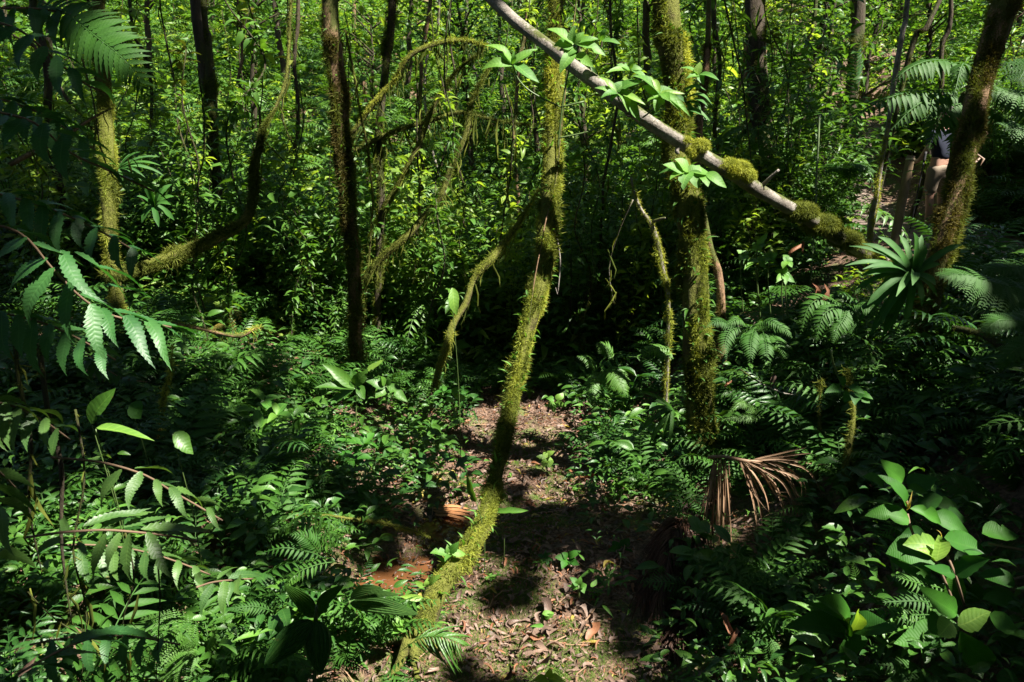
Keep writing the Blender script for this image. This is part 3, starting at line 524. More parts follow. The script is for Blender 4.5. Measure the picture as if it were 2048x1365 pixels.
VINES = [('s-curved woody vine looping down from the dark twin-stemmed trunk', [(478, -120, 9.6), (475, 0, 9.5), (482, 60, 9.5), (485, 120, 9.5), (476, 165, 9.4), (498, 190, 9.3), (516, 215, 9.2), (519, 270, 9.1), (512, 330, 9), (500, 420, 8.8)], 9, 'bark', 24),
         ('moss-bearded vine hanging straight then bending into the mossy limb', [(590, -150, 8.6), (580, 0, 8.5), (577, 100, 8.4), (572, 165, 8.35), (556, 205, 8.3), (535, 245, 8.2), (520, 290, 8.1), (515, 360, 8)], 12, 'barkmoss', 90),
         ('thin vine trailing down the slope near the twin-stemmed trunk', [(318, -90, 9), (325, 40, 9), (345, 150, 8.9), (360, 260, 8.8), (385, 340, 8.7), (395, 420, 8.6)], 6, 'barkdk', 20),
         ('taut thin vine running beside the leaning mossy trunk', [(1160, -60, 6.2), (1128, 200, 6.0), (1108, 380, 5.8), (1084, 480, 5.55), (1062, 600, 5.35), (1050, 690, 5.2)], 3, 'bark', 0),
         ('drooping vine hanging in the dark right of the leaning trunk', [(1098, 420, 6), (1112, 480, 6), (1120, 530, 6), (1116, 590, 6), (1112, 575, 6)], 4, 'barkpale', 0),
         ('straight thin vine dropping from the level mossy branch', [(833, 160, 9), (834, 260, 9), (838, 360, 9), (836, 450, 8.9), (830, 560, 8.7)], 6, 'barkdk', 30),
         ('slack vine swinging between the brown trunk and the mossy limbs', [(690, 60, 8.2), (715, 190, 8.3), (735, 300, 8.4), (745, 420, 8.5), (738, 520, 8.5), (728, 610, 8.4)], 8, 'barkmoss', 60),
         ('thin vine looping through the moss curtains of the bright gap', [(905, -40, 9.4), (900, 80, 9.3), (912, 180, 9.2), (908, 300, 9.1), (930, 390, 9), (920, 500, 8.8)], 6, 'barkdk', 30),
         ('thin dark vine crossing behind the whorled leaves', [(1010, 170, 7.6), (1025, 260, 7.7), (1020, 360, 7.8), (1000, 470, 7.9), (985, 560, 8)], 6, 'barkdk', 26),
         ('pair-less bare vine beyond the thick trunk', [(1440, -60, 8.6), (1462, 60, 8.6), (1490, 200, 8.5), (1500, 300, 8.5), (1512, 420, 8.4)], 6, 'barkdk', 16),
         ('bare vine crossing below the small whorled bush', [(1265, 400, 6.4), (1235, 470, 6.5), (1220, 530, 6.6), (1228, 610, 6.7)], 5, 'barkpale', 10),
         ('green stem vine hanging above the red dead leaves', [(1640, 230, 7.4), (1634, 350, 7.2), (1628, 470, 7.0), (1620, 580, 6.8)], 5, 'stemg', 0),
         ('thin bare vine sagging over the dark bank near the dry palm frond', [(1480, 740, 5.2), (1530, 770, 5.0), (1590, 790, 4.9), (1625, 760, 4.9), (1670, 735, 4.9)], 4, 'barkpale', 0),
         ('thin twiggy vine in front of the shaded left trunks', [(150, 60, 5.8), (180, 180, 5.8), (200, 290, 5.8), (235, 360, 5.9), (275, 300, 6)], 5, 'barkdk', 10)]
VINES += [('dark root hanging close in the shade under the finger-like spray', [(150, 820, 2.3), (165, 960, 2.3), (150, 1100, 2.3), (175, 1230, 2.3), (160, 1400, 2.3)], 9, 'barkdk', 6), ('dark forked root trailing to the lower border from the finger-like spray', [(250, 1060, 2.4), (268, 1160, 2.4), (240, 1260, 2.4), (255, 1400, 2.4)], 7, 'barkdk', 5), ('thin upright dark stem before the sunlit feathery fern', [(313, 1120, 2.2), (314, 1220, 2.2), (311, 1310, 2.2), (312, 1420, 2.2)], 5, 'barkdk', 0),
 ('dark mossy stem near the border under the bluish spray', [(30, 660, 2.6), (40, 760, 2.6), (62, 880, 2.6), (60, 1000, 2.6), (80, 1150, 2.6)], 16, 'barkdk', 5), ('second dark mossy stem under the bluish spray, a hand wider', [(75, 690, 2.7), (100, 820, 2.7), (128, 930, 2.7), (120, 1080, 2.7), (140, 1250, 2.7)], 20, 'barkdk', 5), ('crossing dark root in the low corner by the wide brown dead leaf', [(60, 1180, 2.3), (120, 1240, 2.3), (210, 1290, 2.3), (330, 1330, 2.4)], 6, 'barkdk', 4)]
VINES[9] = ('bare vine hanging close beyond the thick mossy trunk',) + VINES[9][1:]
for lab, ln, w, mt, hg in VINES:
    limb('vine', lab, ln, [w] * len(ln), 'vine', mat=mt, dens=2200 if mt == 'barkmoss' else (900 if hg else 0), msize=.035, hang=hg, ns=6, wob=.006, patch=.45, group='vines')

# the pale fallen log
LOGL = [(880, -95, 6.3), (985, 0, 6.1), (1060, 65, 5.95), (1190, 165, 5.55), (1300, 245, 5.4), (1420, 320, 5.45), (1500, 370, 5.7), (1590, 422, 6.2), (1690, 482, 6.9), (1770, 532, 7.5)]
t = thing('fallen_log', at(1770, 532, 7.5), 'long pale bare log fallen slantwise across the thick mossy trunk', 'log'); mb = MB()
LOGC = tube(mb, pts(LOGL), [w * .5 * Y / FPX for w, (_, _, Y) in zip([22, 23, 24, 25, 26, 27, 27, 28, 30, 30], LOGL)], 16, .05, .10, .004); lw = part(t, 'wood', mb, M['barkpale'])
for f_, dx, dz, l in [(.22, .3, .9, .09), (.40, -.4, -.8, .06), (.55, .5, .8, .14), (.66, .2, -1, .07), (.33, .1, -.9, .05)]:
    mb = MB(); p_ = LOGC[0][int(f_ * (len(LOGC[0]) - 1))]; d_ = norm(np.array([dx, -.5, dz])); tube(mb, [p_, p_ + d_ * (.05 + l * .5), p_ + d_ * (.05 + l) + [.02, 0, .01]], [.022, .014, .009], 7, .02, .25); part(lw, 'broken_twig', mb, M['barkpale'])
mb = MB(); moss(mb, LOGC, 9000, .04, .72, 1., .10, .8, seed=3); moss(mb, LOGC, 900, .025, .3, .72, .66, 1., seed=5); part(t, 'moss', mb, M['mossdk'])
def cushion(mb, u, v, Y, ru, rv, n, size):
    """a domed cushion of moss"""
    c = at(u, v, Y); k = Y / FPX; d = norm(rng.normal(0, 1, (n, 3)) + [0, -.35, .25]); rad = np.array([ru * k, ru * k * .9, rv * k])
    p = c + d * rad * rng.uniform(.75, 1.02, (n, 1)); z = norm(d + rng.normal(0, .35, (n, 3))); x = norm(np.cross(z, rng.normal(0, 1, (n, 3))))
    scatter(mb, TUFT, np.stack([x, np.cross(z, x), z], -1), size * rng.uniform(.6, 1.3, n), p, .25 + .6 * vnoise(p[:, 0] * 30, p[:, 2] * 30))
mb = MB(); cushion(mb, 1475, 340, 5.5, 22, 13, 2600, .026); cushion(mb, 1458, 332, 5.5, 13, 10, 900, .024); cushion(mb, 1494, 352, 5.6, 15, 9, 900, .024); cushion(mb, 1440, 330, 5.48, 12, 5, 400, .02); part(t, 'moss_cushion', mb, M['moss'])
mb = MB(); cushion(mb, 1400, 292, 5.38, 15, 9, 1000, .022); cushion(mb, 1384, 304, 5.36, 9, 9, 400, .02); cushion(mb, 1372, 282, 5.38, 10, 6, 300, .018); part(t, 'moss_cushion', mb, M['moss'])
mb = MB(); cushion(mb, 1600, 424, 6.2, 30, 12, 2200, .035); cushion(mb, 1640, 450, 6.5, 34, 15, 2400, .035); cushion(mb, 1690, 480, 6.9, 30, 14, 1800, .035); part(t, 'moss_cushion', mb, M['mossdk'])

# ------------------------------------------------------------------ plants modelled leaf by leaf
class Z:                                                             # a zoomed window of the photograph: (x, y) there -> photo pixels
    def __init__(s, ox, oy, k=700 / 2048): s.o = (ox, oy); s.k = k
    def __call__(s, x, y): return s.o[0] + x * s.k, s.o[1] + y * s.k
PX = lambda x, y: (x, y)
PX.k = 1.0
def leaf_px(mb, z, a, b, w, Ya, Yb, T=LEAF8, nrm=(0, -.45, 1.), tint=None, mat=0):
    A = at(*z(*a), Ya); B = at(*z(*b), Yb); d = B - A; L = np.linalg.norm(d); W = w * z.k * Ya / FPX
    tw = np.ptp(T[0][:, 1]); V = T[0].copy().reshape(-1, 3, 3); nr = len(V); tt = np.linspace(0, 1, nr); jt = 1 + rng.normal(0, .045, (nr, 2))
    if rng.random() < .4: i_ = rng.integers(max(1, nr // 4), max(2, nr - 1)); jt[i_, rng.integers(2)] *= rng.uniform(.35, .75)
    V[:, 0, 1] *= jt[:, 0]; V[:, 2, 1] *= jt[:, 1]; V[:, :, 1] += (rng.normal(0, .035) * np.sin(PI * tt))[:, None]; V[:, :, 2] += (rng.normal(0, .03) * np.sin(PI * tt) + rng.normal(-.02, .05) * tt ** 2)[:, None] + rng.normal(0, .25) * V[:, :, 1] * tt[:, None]; T = (V.reshape(-1, 3), T[1], T[2])
    scatter(mb, T, frames(d[None], np.asarray(nrm, float)[None]), np.array([[L, W / tw, L * .9]]), A[None], [rng.random() if tint is None else tint], mat)
def stem_px(mb, z, line, r, mat=0): tube(mb, [at(*z(x, y), Y) for x, y, Y in line], [r] * len(line), 6, .03, .05, mat=mat)

# whorled epiphyte shrub and its neighbours on the log
z1 = Z(680, 0, 700 / 2048)
def whorl_thing(label, z, Y, leaves, stems, mat='epi', name='epiphyte_shrub', cat='epiphyte', T=LEAF8, nrm=(0, -.75, .85), dy=.06, group=None, each='leaf', stem='stemg', sr=.006):
    a = leaves[0][0]; t = thing(name, at(*z(*a), Y), label, cat, group)
    if stems:
        mb = MB()
        for s in stems: stem_px(mb, z, [(x, y, Y + .02) for x, y in s], sr)
        part(t, 'stem', mb, M[stem])
    for k, l in enumerate(leaves):
        b, e, w = l[:3]; mb = MB(); mm = l[3] if len(l) > 3 else mat
        leaf_px(mb, z, b, e, w * 1.3, Y, Y + rng.uniform(-dy, dy * .4) - (dy if e[1] > b[1] else -dy * .3), T, np.array(nrm) + rng.normal(0, .18, 3)); part(t, each, mb, M[mm])
    return t
n = (1012, 378); whorl_thing('dull green whorl of long leaves leftmost below the pale log', z1, 5.75, [(n, (850, 258), 44), (n, (905, 300), 40), (n, (828, 402), 48), (n, (1172, 470), 62), (n, (1152, 272), 44), (n, (1015, 300), 22), (n, (1075, 335), 30)], [[(1012, 378), (1040, 460), (1120, 540), (1290, 628)]])
n = (1370, 258); whorl_thing('tall whorled shrub with leathery leaves topping the log before the leaning trunk', z1, 5.5, [(n, (1218, 158), 56), ((1365, 270), (1250, 262), 75), (n, (1560, 312), 62), (n, (1515, 216), 42), ((1380, 320), (1490, 385), 48), ((1360, 300), (1290, 425), 55), (n, (1365, 150), 34), (n, (1420, 180), 40), ((1530, 240), (1545, 170), 34), ((1530, 245), (1645, 248), 36), ((1360, 280), (1330, 330), 60)],
    [[(1370, 258), (1345, 380), (1310, 560), (1285, 760), (1275, 870)], [(1290, 628), (1430, 595)], [(1275, 810), (1440, 775), (1560, 735)]])
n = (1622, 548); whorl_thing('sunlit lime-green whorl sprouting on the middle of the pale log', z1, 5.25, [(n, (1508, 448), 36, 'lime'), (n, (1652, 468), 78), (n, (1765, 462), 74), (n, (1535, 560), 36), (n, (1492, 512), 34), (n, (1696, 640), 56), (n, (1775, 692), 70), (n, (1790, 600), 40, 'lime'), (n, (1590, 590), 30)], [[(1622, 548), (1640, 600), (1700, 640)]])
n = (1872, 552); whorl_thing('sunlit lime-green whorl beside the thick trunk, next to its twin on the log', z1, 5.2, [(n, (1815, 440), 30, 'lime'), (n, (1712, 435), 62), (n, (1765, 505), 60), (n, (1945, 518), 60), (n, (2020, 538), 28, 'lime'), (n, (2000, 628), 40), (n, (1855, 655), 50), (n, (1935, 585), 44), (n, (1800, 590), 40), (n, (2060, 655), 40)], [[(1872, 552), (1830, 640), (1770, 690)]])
n = (1702, 410); whorl_thing('small dark green whorl right above the sunlit pair of whorls', z1, 5.7, [(n, (1555, 432), 36), (n, (1622, 378), 40), (n, (1808, 470), 44), (n, (1705, 330), 26), (n, (1770, 400), 30)], [[(1702, 410), (1690, 470), (1660, 540)]])
z3 = Z(1348, 0)
n = (85, 1005); whorl_thing('small whorled bush with shiny leaves clasping the thick trunk under the log', z3, 5.2, [(n, (-60, 960), 60), (n, (10, 930), 60), (n, (150, 960), 60), (n, (205, 1000), 80), ((180, 1020), (315, 1080), 55), (n, (60, 1110), 60), (n, (150, 1100), 62), ((150, 1030), (205, 1080), 55), (n, (-20, 1040), 50), (n, (-90, 1000), 32)], [[(85, 1005), (70, 1050), (40, 1130)]])
n = (145, 440); whorl_thing('small bright rosette with one upright leaf beside the thick trunk, above the log', z3, 5.6, [(n, (40, 392), 42), (n, (150, 362), 36, 'lime'), (n, (265, 455), 40), (n, (180, 490), 36), (n, (80, 450), 30)], [[(145, 440), (120, 500), (60, 560)]])
n = (70, 600); whorl_thing('tuft of arching strap leaves growing from the moss over the log', z3, 5.6, [(n, (200, 620), 30), ((80, 570), (230, 605), 34), ((70, 640), (215, 700), 30), (n, (160, 660), 24), (n, (110, 690), 26), ((60, 530), (190, 520), 26), (n, (-20, 560), 20)], None, 'brom', 'strap_plant', 'epiphyte', leaf_t('strap', 7, .16, .22, -.1, .2))
z8 = Z(1348, 450)
for c, lab, L in [((500, 215), 'slender herb with starry pale leaves high on the dark bank', [(415, 258), (470, 190), (535, 245), (555, 170), (440, 222)]), ((490, 120), 'slender herb just above the starry pale one on the dark bank', [(455, 118), (540, 112), (510, 150), (465, 150), (545, 45)]), ((400, 185), 'slender herb with oval leaves nearest the thick trunk on the dark bank', [(370, 148), (430, 150), (385, 210), (440, 200)]),
                  ((640, 290), 'herb with pale star of leaves right below the slender ones', [(605, 335), (590, 272), (660, 345), (710, 335), (680, 285), (650, 240)]), ((560, 195), 'herb of rounded leaves between the slender herbs and the dead red leaves', [(520, 175), (600, 160), (590, 215), (540, 215), (560, 150)]), ((660, 215), 'herb of small pale leaves under the hanging rusty leaf', [(635, 175), (690, 190), (695, 245), (640, 250)])]:
    whorl_thing(lab, z8, 6.3, [(c, e, 34) for e in L], [[c, (c[0] - 10, c[1] + 120), (c[0] + 5, c[1] + 330)]], 'epi', 'herb', 'herb', sr=.005)
n = (1080, 985); whorl_thing('glossy green seedling whorl growing on the stump below the bromeliad', z8, 4.3, [((1075, 985), (1000, 1040), 70), ((1075, 985), (1070, 1045), 60), ((980, 960), (890, 985), 50), ((1020, 950), (1120, 985), 46), ((1080, 990), (1165, 1010), 46), ((1080, 990), (1150, 1040), 60), ((1000, 940), (960, 880), 36)], [[(1080, 985), (980, 920), (930, 800), (920, 730)]], 'mel', 'seedling', 'seedling')

# ribbed oval-leaved bush, lower right
zm = Z(1348, 905)
t = thing('oval_leaved_bush', at(*zm(1900, 1500), 2.9), 'big bush of ribbed oval leaves with pale new shoots at their tips', 'bush')
OVL = leaf_t('ovate', 12, .5, .10, -.10, .22, wave=.10, seed=3); OVB = leaf_t('ovate', 12, .5, -.04, -.16, .20, wave=.08, seed=5)
MEL = [((1335, 178), (1252, 48), 92, 3.1), ((1362, 290), (1220, 138), 96, 3.0), ((1225, 185), (1108, 142), 56, 3.3), ((1370, 200), (1532, 138), 88, 3.3), ((1370, 195), (1496, 237), 55, 3.2), ((1372, 376), (1138, 368), 92, 2.95), ((1382, 338), (1577, 408), 62, 3.0), ((1425, 312), (1570, 262), 105, 3.25), ((1540, 320), (1652, 290), 80, 3.3), ((1490, 385), (1748, 458), 92, 3.1), ((1560, 370), (1722, 385), 70, 3.2),
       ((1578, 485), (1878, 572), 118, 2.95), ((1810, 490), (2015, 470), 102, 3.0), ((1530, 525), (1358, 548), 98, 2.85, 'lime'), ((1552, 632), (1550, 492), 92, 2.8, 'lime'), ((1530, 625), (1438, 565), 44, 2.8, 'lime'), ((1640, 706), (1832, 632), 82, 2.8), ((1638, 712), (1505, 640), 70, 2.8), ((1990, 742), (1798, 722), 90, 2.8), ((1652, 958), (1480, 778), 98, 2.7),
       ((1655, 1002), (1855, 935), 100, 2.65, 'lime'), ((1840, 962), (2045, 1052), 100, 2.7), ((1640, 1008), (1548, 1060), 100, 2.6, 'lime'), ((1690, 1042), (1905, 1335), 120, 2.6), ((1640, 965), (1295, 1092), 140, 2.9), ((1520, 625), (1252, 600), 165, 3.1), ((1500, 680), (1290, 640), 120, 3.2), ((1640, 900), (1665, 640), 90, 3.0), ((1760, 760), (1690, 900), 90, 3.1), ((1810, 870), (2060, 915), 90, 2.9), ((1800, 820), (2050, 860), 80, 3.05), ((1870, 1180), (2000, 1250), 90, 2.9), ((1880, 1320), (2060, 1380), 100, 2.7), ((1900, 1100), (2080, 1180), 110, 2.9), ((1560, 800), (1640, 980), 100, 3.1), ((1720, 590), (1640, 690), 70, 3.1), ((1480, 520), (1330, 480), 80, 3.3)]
for q in MEL:
    mb = MB(); a, b, w, Y = q[:4]; up = b[1] < a[1]
    leaf_px(mb, zm, a, b, w * 1.5, Y, Y - .03 + rng.uniform(-.05, .05), OVL if rng.random() < .6 else OVB, (rng.normal(0, .3), -.75 + rng.normal(0, .15), .9)); part(t, 'leaf', mb, M[q[4] if len(q) > 4 else 'mel'])
mb = MB()
for s in [[(1365, 360, 3.05), (1400, 480, 3.0), (1530, 640, 2.95), (1660, 960, 2.9), (1720, 1300, 2.95), (1760, 1700, 3.0)], [(1335, 178, 3.2), (1365, 300, 3.05)], [(1550, 500, 3.0), (1640, 706, 2.9), (1700, 900, 2.95)], [(1840, 535, 3.0), (2100, 580, 2.95)], [(1990, 742, 2.8), (2100, 715, 2.8)], [(1660, 1000, 2.8), (1900, 1100, 2.9), (2100, 1300, 2.9)]]: stem_px(mb, zm, s, .006)
part(t, 'stem', mb, M['twig'])
mb = MB()
for a, b, w in [((1360, 340), (1352, 258), 16), ((1362, 340), (1400, 240), 18), ((1366, 330), (1385, 285), 14), ((1562, 500), (1556, 450), 14)]: leaf_px(mb, zm, a, b, w, 3.0, 2.98, LANCE5)
part(t, 'shoot', mb, M['yellow'])
t = thing('oval_leaved_seedling', at(*zm(1010, 1180), 2.85), 'dark rosette of five big ribbed oval leaves beside the oval-leaved bush', 'seedling')
for a, b, w, m in [((1000, 1055), (682, 1020), 130, 'mel'), ((1005, 1040), (905, 862), 138, 'mel'), ((1025, 1055), (1305, 1020), 140, 'mel'), ((1010, 1060), (1050, 1228), 165, 'mel'), ((1000, 1020), (805, 880), 80, 'mel'), ((1020, 1045), (1095, 935), 66, 'lime')]:
    mb = MB(); leaf_px(mb, zm, a, b, w * 1.4, 2.8, 2.72 + rng.uniform(-.05, .05), OVL, (0, -.6, 1)); part(t, 'leaf', mb, M[m])
mb = MB(); stem_px(mb, zm, [(1010, 1050, 2.8), (1010, 1150, 2.85), (1000, 1300, 2.9)], .007); part(t, 'stem', mb, M['twig'])

# serrated sprays close on the left
def spray(label, z, Y0, Y1, rachis, leaflets, mat, w=1., name='serrated_spray', T=SERR):
    xs = [r[0] for r in rachis]; Yf = lambda x: Y0 + (Y1 - Y0) * np.clip((x - min(xs)) / (max(xs) - min(xs)), 0, 1)
    t = thing(name, at(*z(*rachis[0]), Yf(rachis[0][0])), label, 'leafy spray'); mb = MB(); stem_px(mb, z, [(x, y, Yf(x)) for x, y in rachis], .0035); part(t, 'stem', mb, M['twig'])
    for a, b, ww in leaflets:
        mb = MB(); far = b[1] < a[1] or b[0] - a[0] > abs(b[1] - a[1]) * 1.1
        leaf_px(mb, z, a, b, ww * w * 1.3, Yf(a[0]), Yf(a[0]) + (.16 if far else -.06) + rng.uniform(-.03, .03), T, (rng.normal(0, .2), -.5, .9)); part(t, 'leaflet', mb, M[mat])
    return t
zl = Z(0, 450)
spray('large bluish spray of toothed drooping leaflets reaching in over the shady bank', zl, 1.7, 2.2, [(-300, -40), (100, 40), (300, 250), (480, 430), (650, 530), (900, 580), (1000, 600)],
      [((275, 178), (8, 425), 105), ((295, 240), (178, 625), 110), ((390, 325), (440, 705), 118), ((500, 470), (655, 790), 110), ((700, 535), (925, 835), 95), ((825, 560), (1018, 835), 78), ((900, 580), (1240, 705), 62), ((330, 160), (640, 450), 95), ((440, 170), (790, 410), 80), ((560, 250), (880, 395), 56), ((620, 360), (900, 420), 60), ((480, 420), (760, 560), 80), ((640, 510), (980, 600), 64), ((760, 545), (1100, 640), 50), ((150, 60), (-60, 230), 100), ((130, 40), (340, 130), 90), ((200, 120), (520, 250), 85), ((60, 20), (200, 130), 80), ((560, 500), (700, 700), 80), ((960, 595), (1200, 690), 44)], 'blue')
zb = Z(0, 905)
spray('lower grey-green spray of toothed leaflets spread like fingers beneath the bluish one', zb, 1.75, 2.1, [(150, 500), (350, 470), (600, 455), (800, 468), (1000, 490), (1150, 520)],
      [((600, 470), (540, 765), 92), ((740, 475), (785, 785), 92), ((835, 480), (1045, 745), 84), ((870, 475), (1195, 548), 64), ((490, 445), (880, 318), 64), ((600, 450), (900, 322), 62), ((730, 450), (1010, 355), 60), ((830, 465), (1255, 430), 72), ((330, 490), (220, 600), 70), ((420, 480), (330, 420), 60), ((680, 470), (640, 700), 70)], 'serr')
spray('ragged yellow-green spray of toothed leaflets higher of the two lower ones', zb, 1.95, 2.35, [(300, 30), (600, 60), (850, 135), (1000, 225), (1150, 310), (1300, 400)],
      [((700, 90), (588, 340), 90), ((800, 110), (770, 335), 78), ((890, 165), (960, 315), 56), ((975, 215), (1115, 385), 66), ((1010, 225), (1210, 335), 60), ((800, 95), (1005, 110), 56), ((1100, 280), (1300, 330), 46), ((930, 190), (1140, 240), 46), ((560, 60), (640, 30), 60), ((1200, 330), (1300, 450), 46)], 'serr')
spray('yellowish insect-bitten spray dangling just left of the pleated palm leaf', zb, 2.4, 2.8, [(1150, 790), (1250, 760), (1390, 745), (1480, 740)],
      [((1230, 765), (1190, 960), 60), ((1290, 755), (1320, 960), 66), ((1280, 745), (1400, 665), 44), ((1340, 750), (1560, 690), 56), ((1370, 745), (1410, 820), 80), ((1200, 770), (1110, 700), 50), ((1340, 760), (1345, 900), 50)], 'serr')
spray('dark pinnate spray set low in shade beyond the tip of the bluish one', zl, 4.4, 4.9, [(420, 735), (530, 770), (620, 840), (720, 900), (860, 920)],
      [((510, 770), (430, 830), 30), ((540, 790), (480, 890), 32), ((560, 810), (520, 910), 34), ((600, 830), (580, 915), 34), ((640, 860), (640, 930), 34), ((540, 775), (640, 780), 26), ((580, 810), (680, 830), 28), ((500, 760), (440, 735), 26), ((690, 880), (680, 940), 30), ((730, 890), (740, 935), 32), ((770, 900), (800, 940), 30), ((720, 880), (800, 870), 26), ((780, 895), (860, 910), 26), ((640, 840), (720, 850), 26)], 'deep', 1.2, 'pinnate_spray', LANCE5)
# more dim foliage of the same overhanging bush, in the shade at the edge
spray('dim toothed spray hanging across the top of the shade near the brown branch', Z(0, 0), 1.9, 2.5, [(-80, 640), (200, 720), (420, 900), (640, 1000), (900, 1120)],
      [((100, 690), (40, 870), 100), ((220, 730), (330, 960), 100), ((330, 810), (430, 1060), 100), ((420, 880), (680, 960), 70), ((500, 930), (760, 1100), 80), ((620, 1000), (900, 1090), 60), ((700, 1040), (1000, 1170), 60), ((180, 690), (380, 740), 70), ((300, 760), (520, 850), 70), ((60, 660), (-60, 800), 80)], 'blue')
spray('shaded toothed spray with its leaflets spreading left of the hanging fern frond', Z(0, 0), 2.2, 2.8, [(-60, 120), (120, 180), (300, 330), (480, 480), (640, 560)],
      [((60, 150), (-30, 330), 80), ((150, 200), (120, 390), 80), ((230, 270), (240, 480), 80), ((300, 330), (380, 560), 80), ((380, 400), (520, 610), 70), ((460, 470), (660, 600), 60), ((200, 220), (400, 290), 60), ((300, 310), (520, 400), 60), ((400, 400), (620, 480), 56)], 'blue')
spray('dim toothed spray at the dark lower corner below the finger-like one', zb, 1.6, 2.0, [(100, 1300), (350, 1160), (560, 1080), (760, 1050)],
      [((420, 1130), (760, 1050), 80), ((560, 1080), (940, 1065), 70), ((350, 1170), (420, 1230), 80), ((300, 1200), (650, 1190), 80), ((200, 1250), (520, 1330), 90), ((500, 1100), (800, 1160), 70)], 'blue')
spray('brown-edged toothed spray drooping by the left border under the bluish spray', Z(0, 905), 1.7, 2.0, [(-120, 60), (0, 120), (100, 220)],
      [((-20, 100), (180, 200), 80), ((0, 180), (200, 330), 70), ((0, 260), (190, 410), 70), ((-20, 330), (90, 600), 80), ((20, 560), (190, 690), 90)], 'serr')

def auto_spray(label, a, b, Y0, Y1, n, ll, w, mat, droop=.75, sag=20):
    """a drooping spray with paired toothed leaflets between two photo points"""
    P = [(a[0] + (b[0] - a[0]) * f, a[1] + (b[1] - a[1]) * f - sag * math.sin(PI * f)) for f in np.linspace(0, 1, 6)]; L = []
    for k in range(n):
        f = .12 + .86 * k / n; x, y = a[0] + (b[0] - a[0]) * f, a[1] + (b[1] - a[1]) * f - sag * math.sin(PI * f); l = ll * (1 - .45 * f) * rng.uniform(.85, 1.1)
        L.append(((x, y), (x + l * rng.uniform(.05, .45), y + l * rng.uniform(.75, 1)), w * (1 - .3 * f))); L.append(((x, y), (x + l * rng.uniform(.6, .9), y + l * rng.uniform(.05, .35)), w * .75 * (1 - .3 * f)))
    return spray(label, PX, Y0, Y1, P, L, mat)
auto_spray('upper dim spray of toothed leaflets by the shaded trunk, over the brown branch', (-40, 190), (190, 300), 2.3, 2.8, 7, 120, 30, 'blue')
auto_spray('dim toothed spray lying just above the large bluish one', (-40, 380), (300, 520), 2.2, 2.9, 8, 120, 30, 'blue')
auto_spray('dull spray of toothed leaflets crossing beneath the large bluish one', (-40, 620), (230, 720), 2.1, 2.6, 7, 130, 32, 'blue')
auto_spray('greenish toothed spray at the border between the bluish and the finger-like sprays', (-50, 800), (140, 880), 2.0, 2.4, 6, 120, 30, 'serr')
auto_spray('murky toothed spray drooping in front of the sunlit feathery fern', (120, 1090), (420, 1150), 2.3, 2.7, 8, 110, 26, 'serr')
auto_spray('dark toothed spray at the lowest edge under the sunlit feathery fern', (60, 1290), (360, 1290), 1.9, 2.3, 7, 110, 30, 'blue')
auto_spray('dark spray of toothed leaflets arching over the top of the hanging fern frond', (-40, 20), (230, 60), 2.6, 3.2, 8, 110, 26, 'blue')
# broad leaves in the sun on the left bank
z = Z(0, 450)
def big_leaf(label, z, Y, a, b, w, mat, T=LEAF8, nrm=(0, -.6, .8), name='broad_leaf_plant'):
    t = thing(name, ground_at(*z(*a)) if Y is None else at(*z(*a), Y), label, 'herb'); mb = MB(); leaf_px(mb, z, a, b, w, Y, Y - .02, T, nrm); part(t, 'leaf', mb, M[mat])
    p = at(*z(*a), Y); g = np.array([p[0] + .04, p[1] + .08, float(H(p[0], p[1] + .08))]); mb = MB(); tube(mb, [p, (p + g) / 2 + [0.02, 0, .03], g], [.0025, .003, .004], 6, .05); part(t, 'stalk', mb, M['stemg']); return t
PLE = leaf_t('ovate', 14, .42, .07, .05, .2, wave=.08)
big_leaf('upright pale green oblong leaf standing behind the lime leaf on the left bank', z, 3.6, (540, 1175), (660, 952), 118, 'herb', PLE, (-.5, -1, .3))
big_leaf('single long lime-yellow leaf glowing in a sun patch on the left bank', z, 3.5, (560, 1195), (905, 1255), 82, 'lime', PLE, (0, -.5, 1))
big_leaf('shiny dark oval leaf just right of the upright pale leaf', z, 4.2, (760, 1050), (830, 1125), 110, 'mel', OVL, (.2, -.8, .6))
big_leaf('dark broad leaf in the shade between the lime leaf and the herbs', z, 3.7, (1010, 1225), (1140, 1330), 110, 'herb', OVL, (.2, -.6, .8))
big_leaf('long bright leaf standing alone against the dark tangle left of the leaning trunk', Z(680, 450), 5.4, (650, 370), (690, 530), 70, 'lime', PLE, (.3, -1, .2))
big_leaf('single green strap leaf against the leaning trunk above the pool', Z(680, 905), 4.2, (800, 290), (738, 128), 60, 'herb', PLE, (-.4, -.9, .3))
big_leaf('long flat leaf lying out from the leaning trunk over the brown litter', Z(680, 905), 4.3, (920, 355), (1105, 345), 46, 'herb', PLE, (0, -.6, .9))
n = (95, 950); zz = Z(680, 450)
whorl_thing('large-leaved dark rosette at the foot of the brown trunk', zz, 6.2, [((90, 950), (-110, 820), 60), ((80, 950), (-60, 1080), 60), ((90, 945), (160, 840), 62), ((95, 950), (150, 1020), 50), ((90, 955), (60, 850), 44), ((90, 955), (-150, 960), 50), ((160, 860), (270, 790), 44, 'lime')], [[(90, 950), (95, 1060), (90, 1200)]], 'herb', 'broad_leaf_plant', 'herb', T=PLE)
whorl_thing('rosette with one long upturned leaf between the brown trunk and the lit clearing', zz, 5.6, [((270, 940), (400, 1035), 56), ((265, 945), (150, 920), 50), ((265, 935), (235, 890), 40), ((270, 960), (210, 1020), 44), ((275, 940), (300, 900), 40)], [[(268, 945), (270, 1040), (262, 1150)]], 'herb', 'broad_leaf_plant', 'herb', T=PLE)
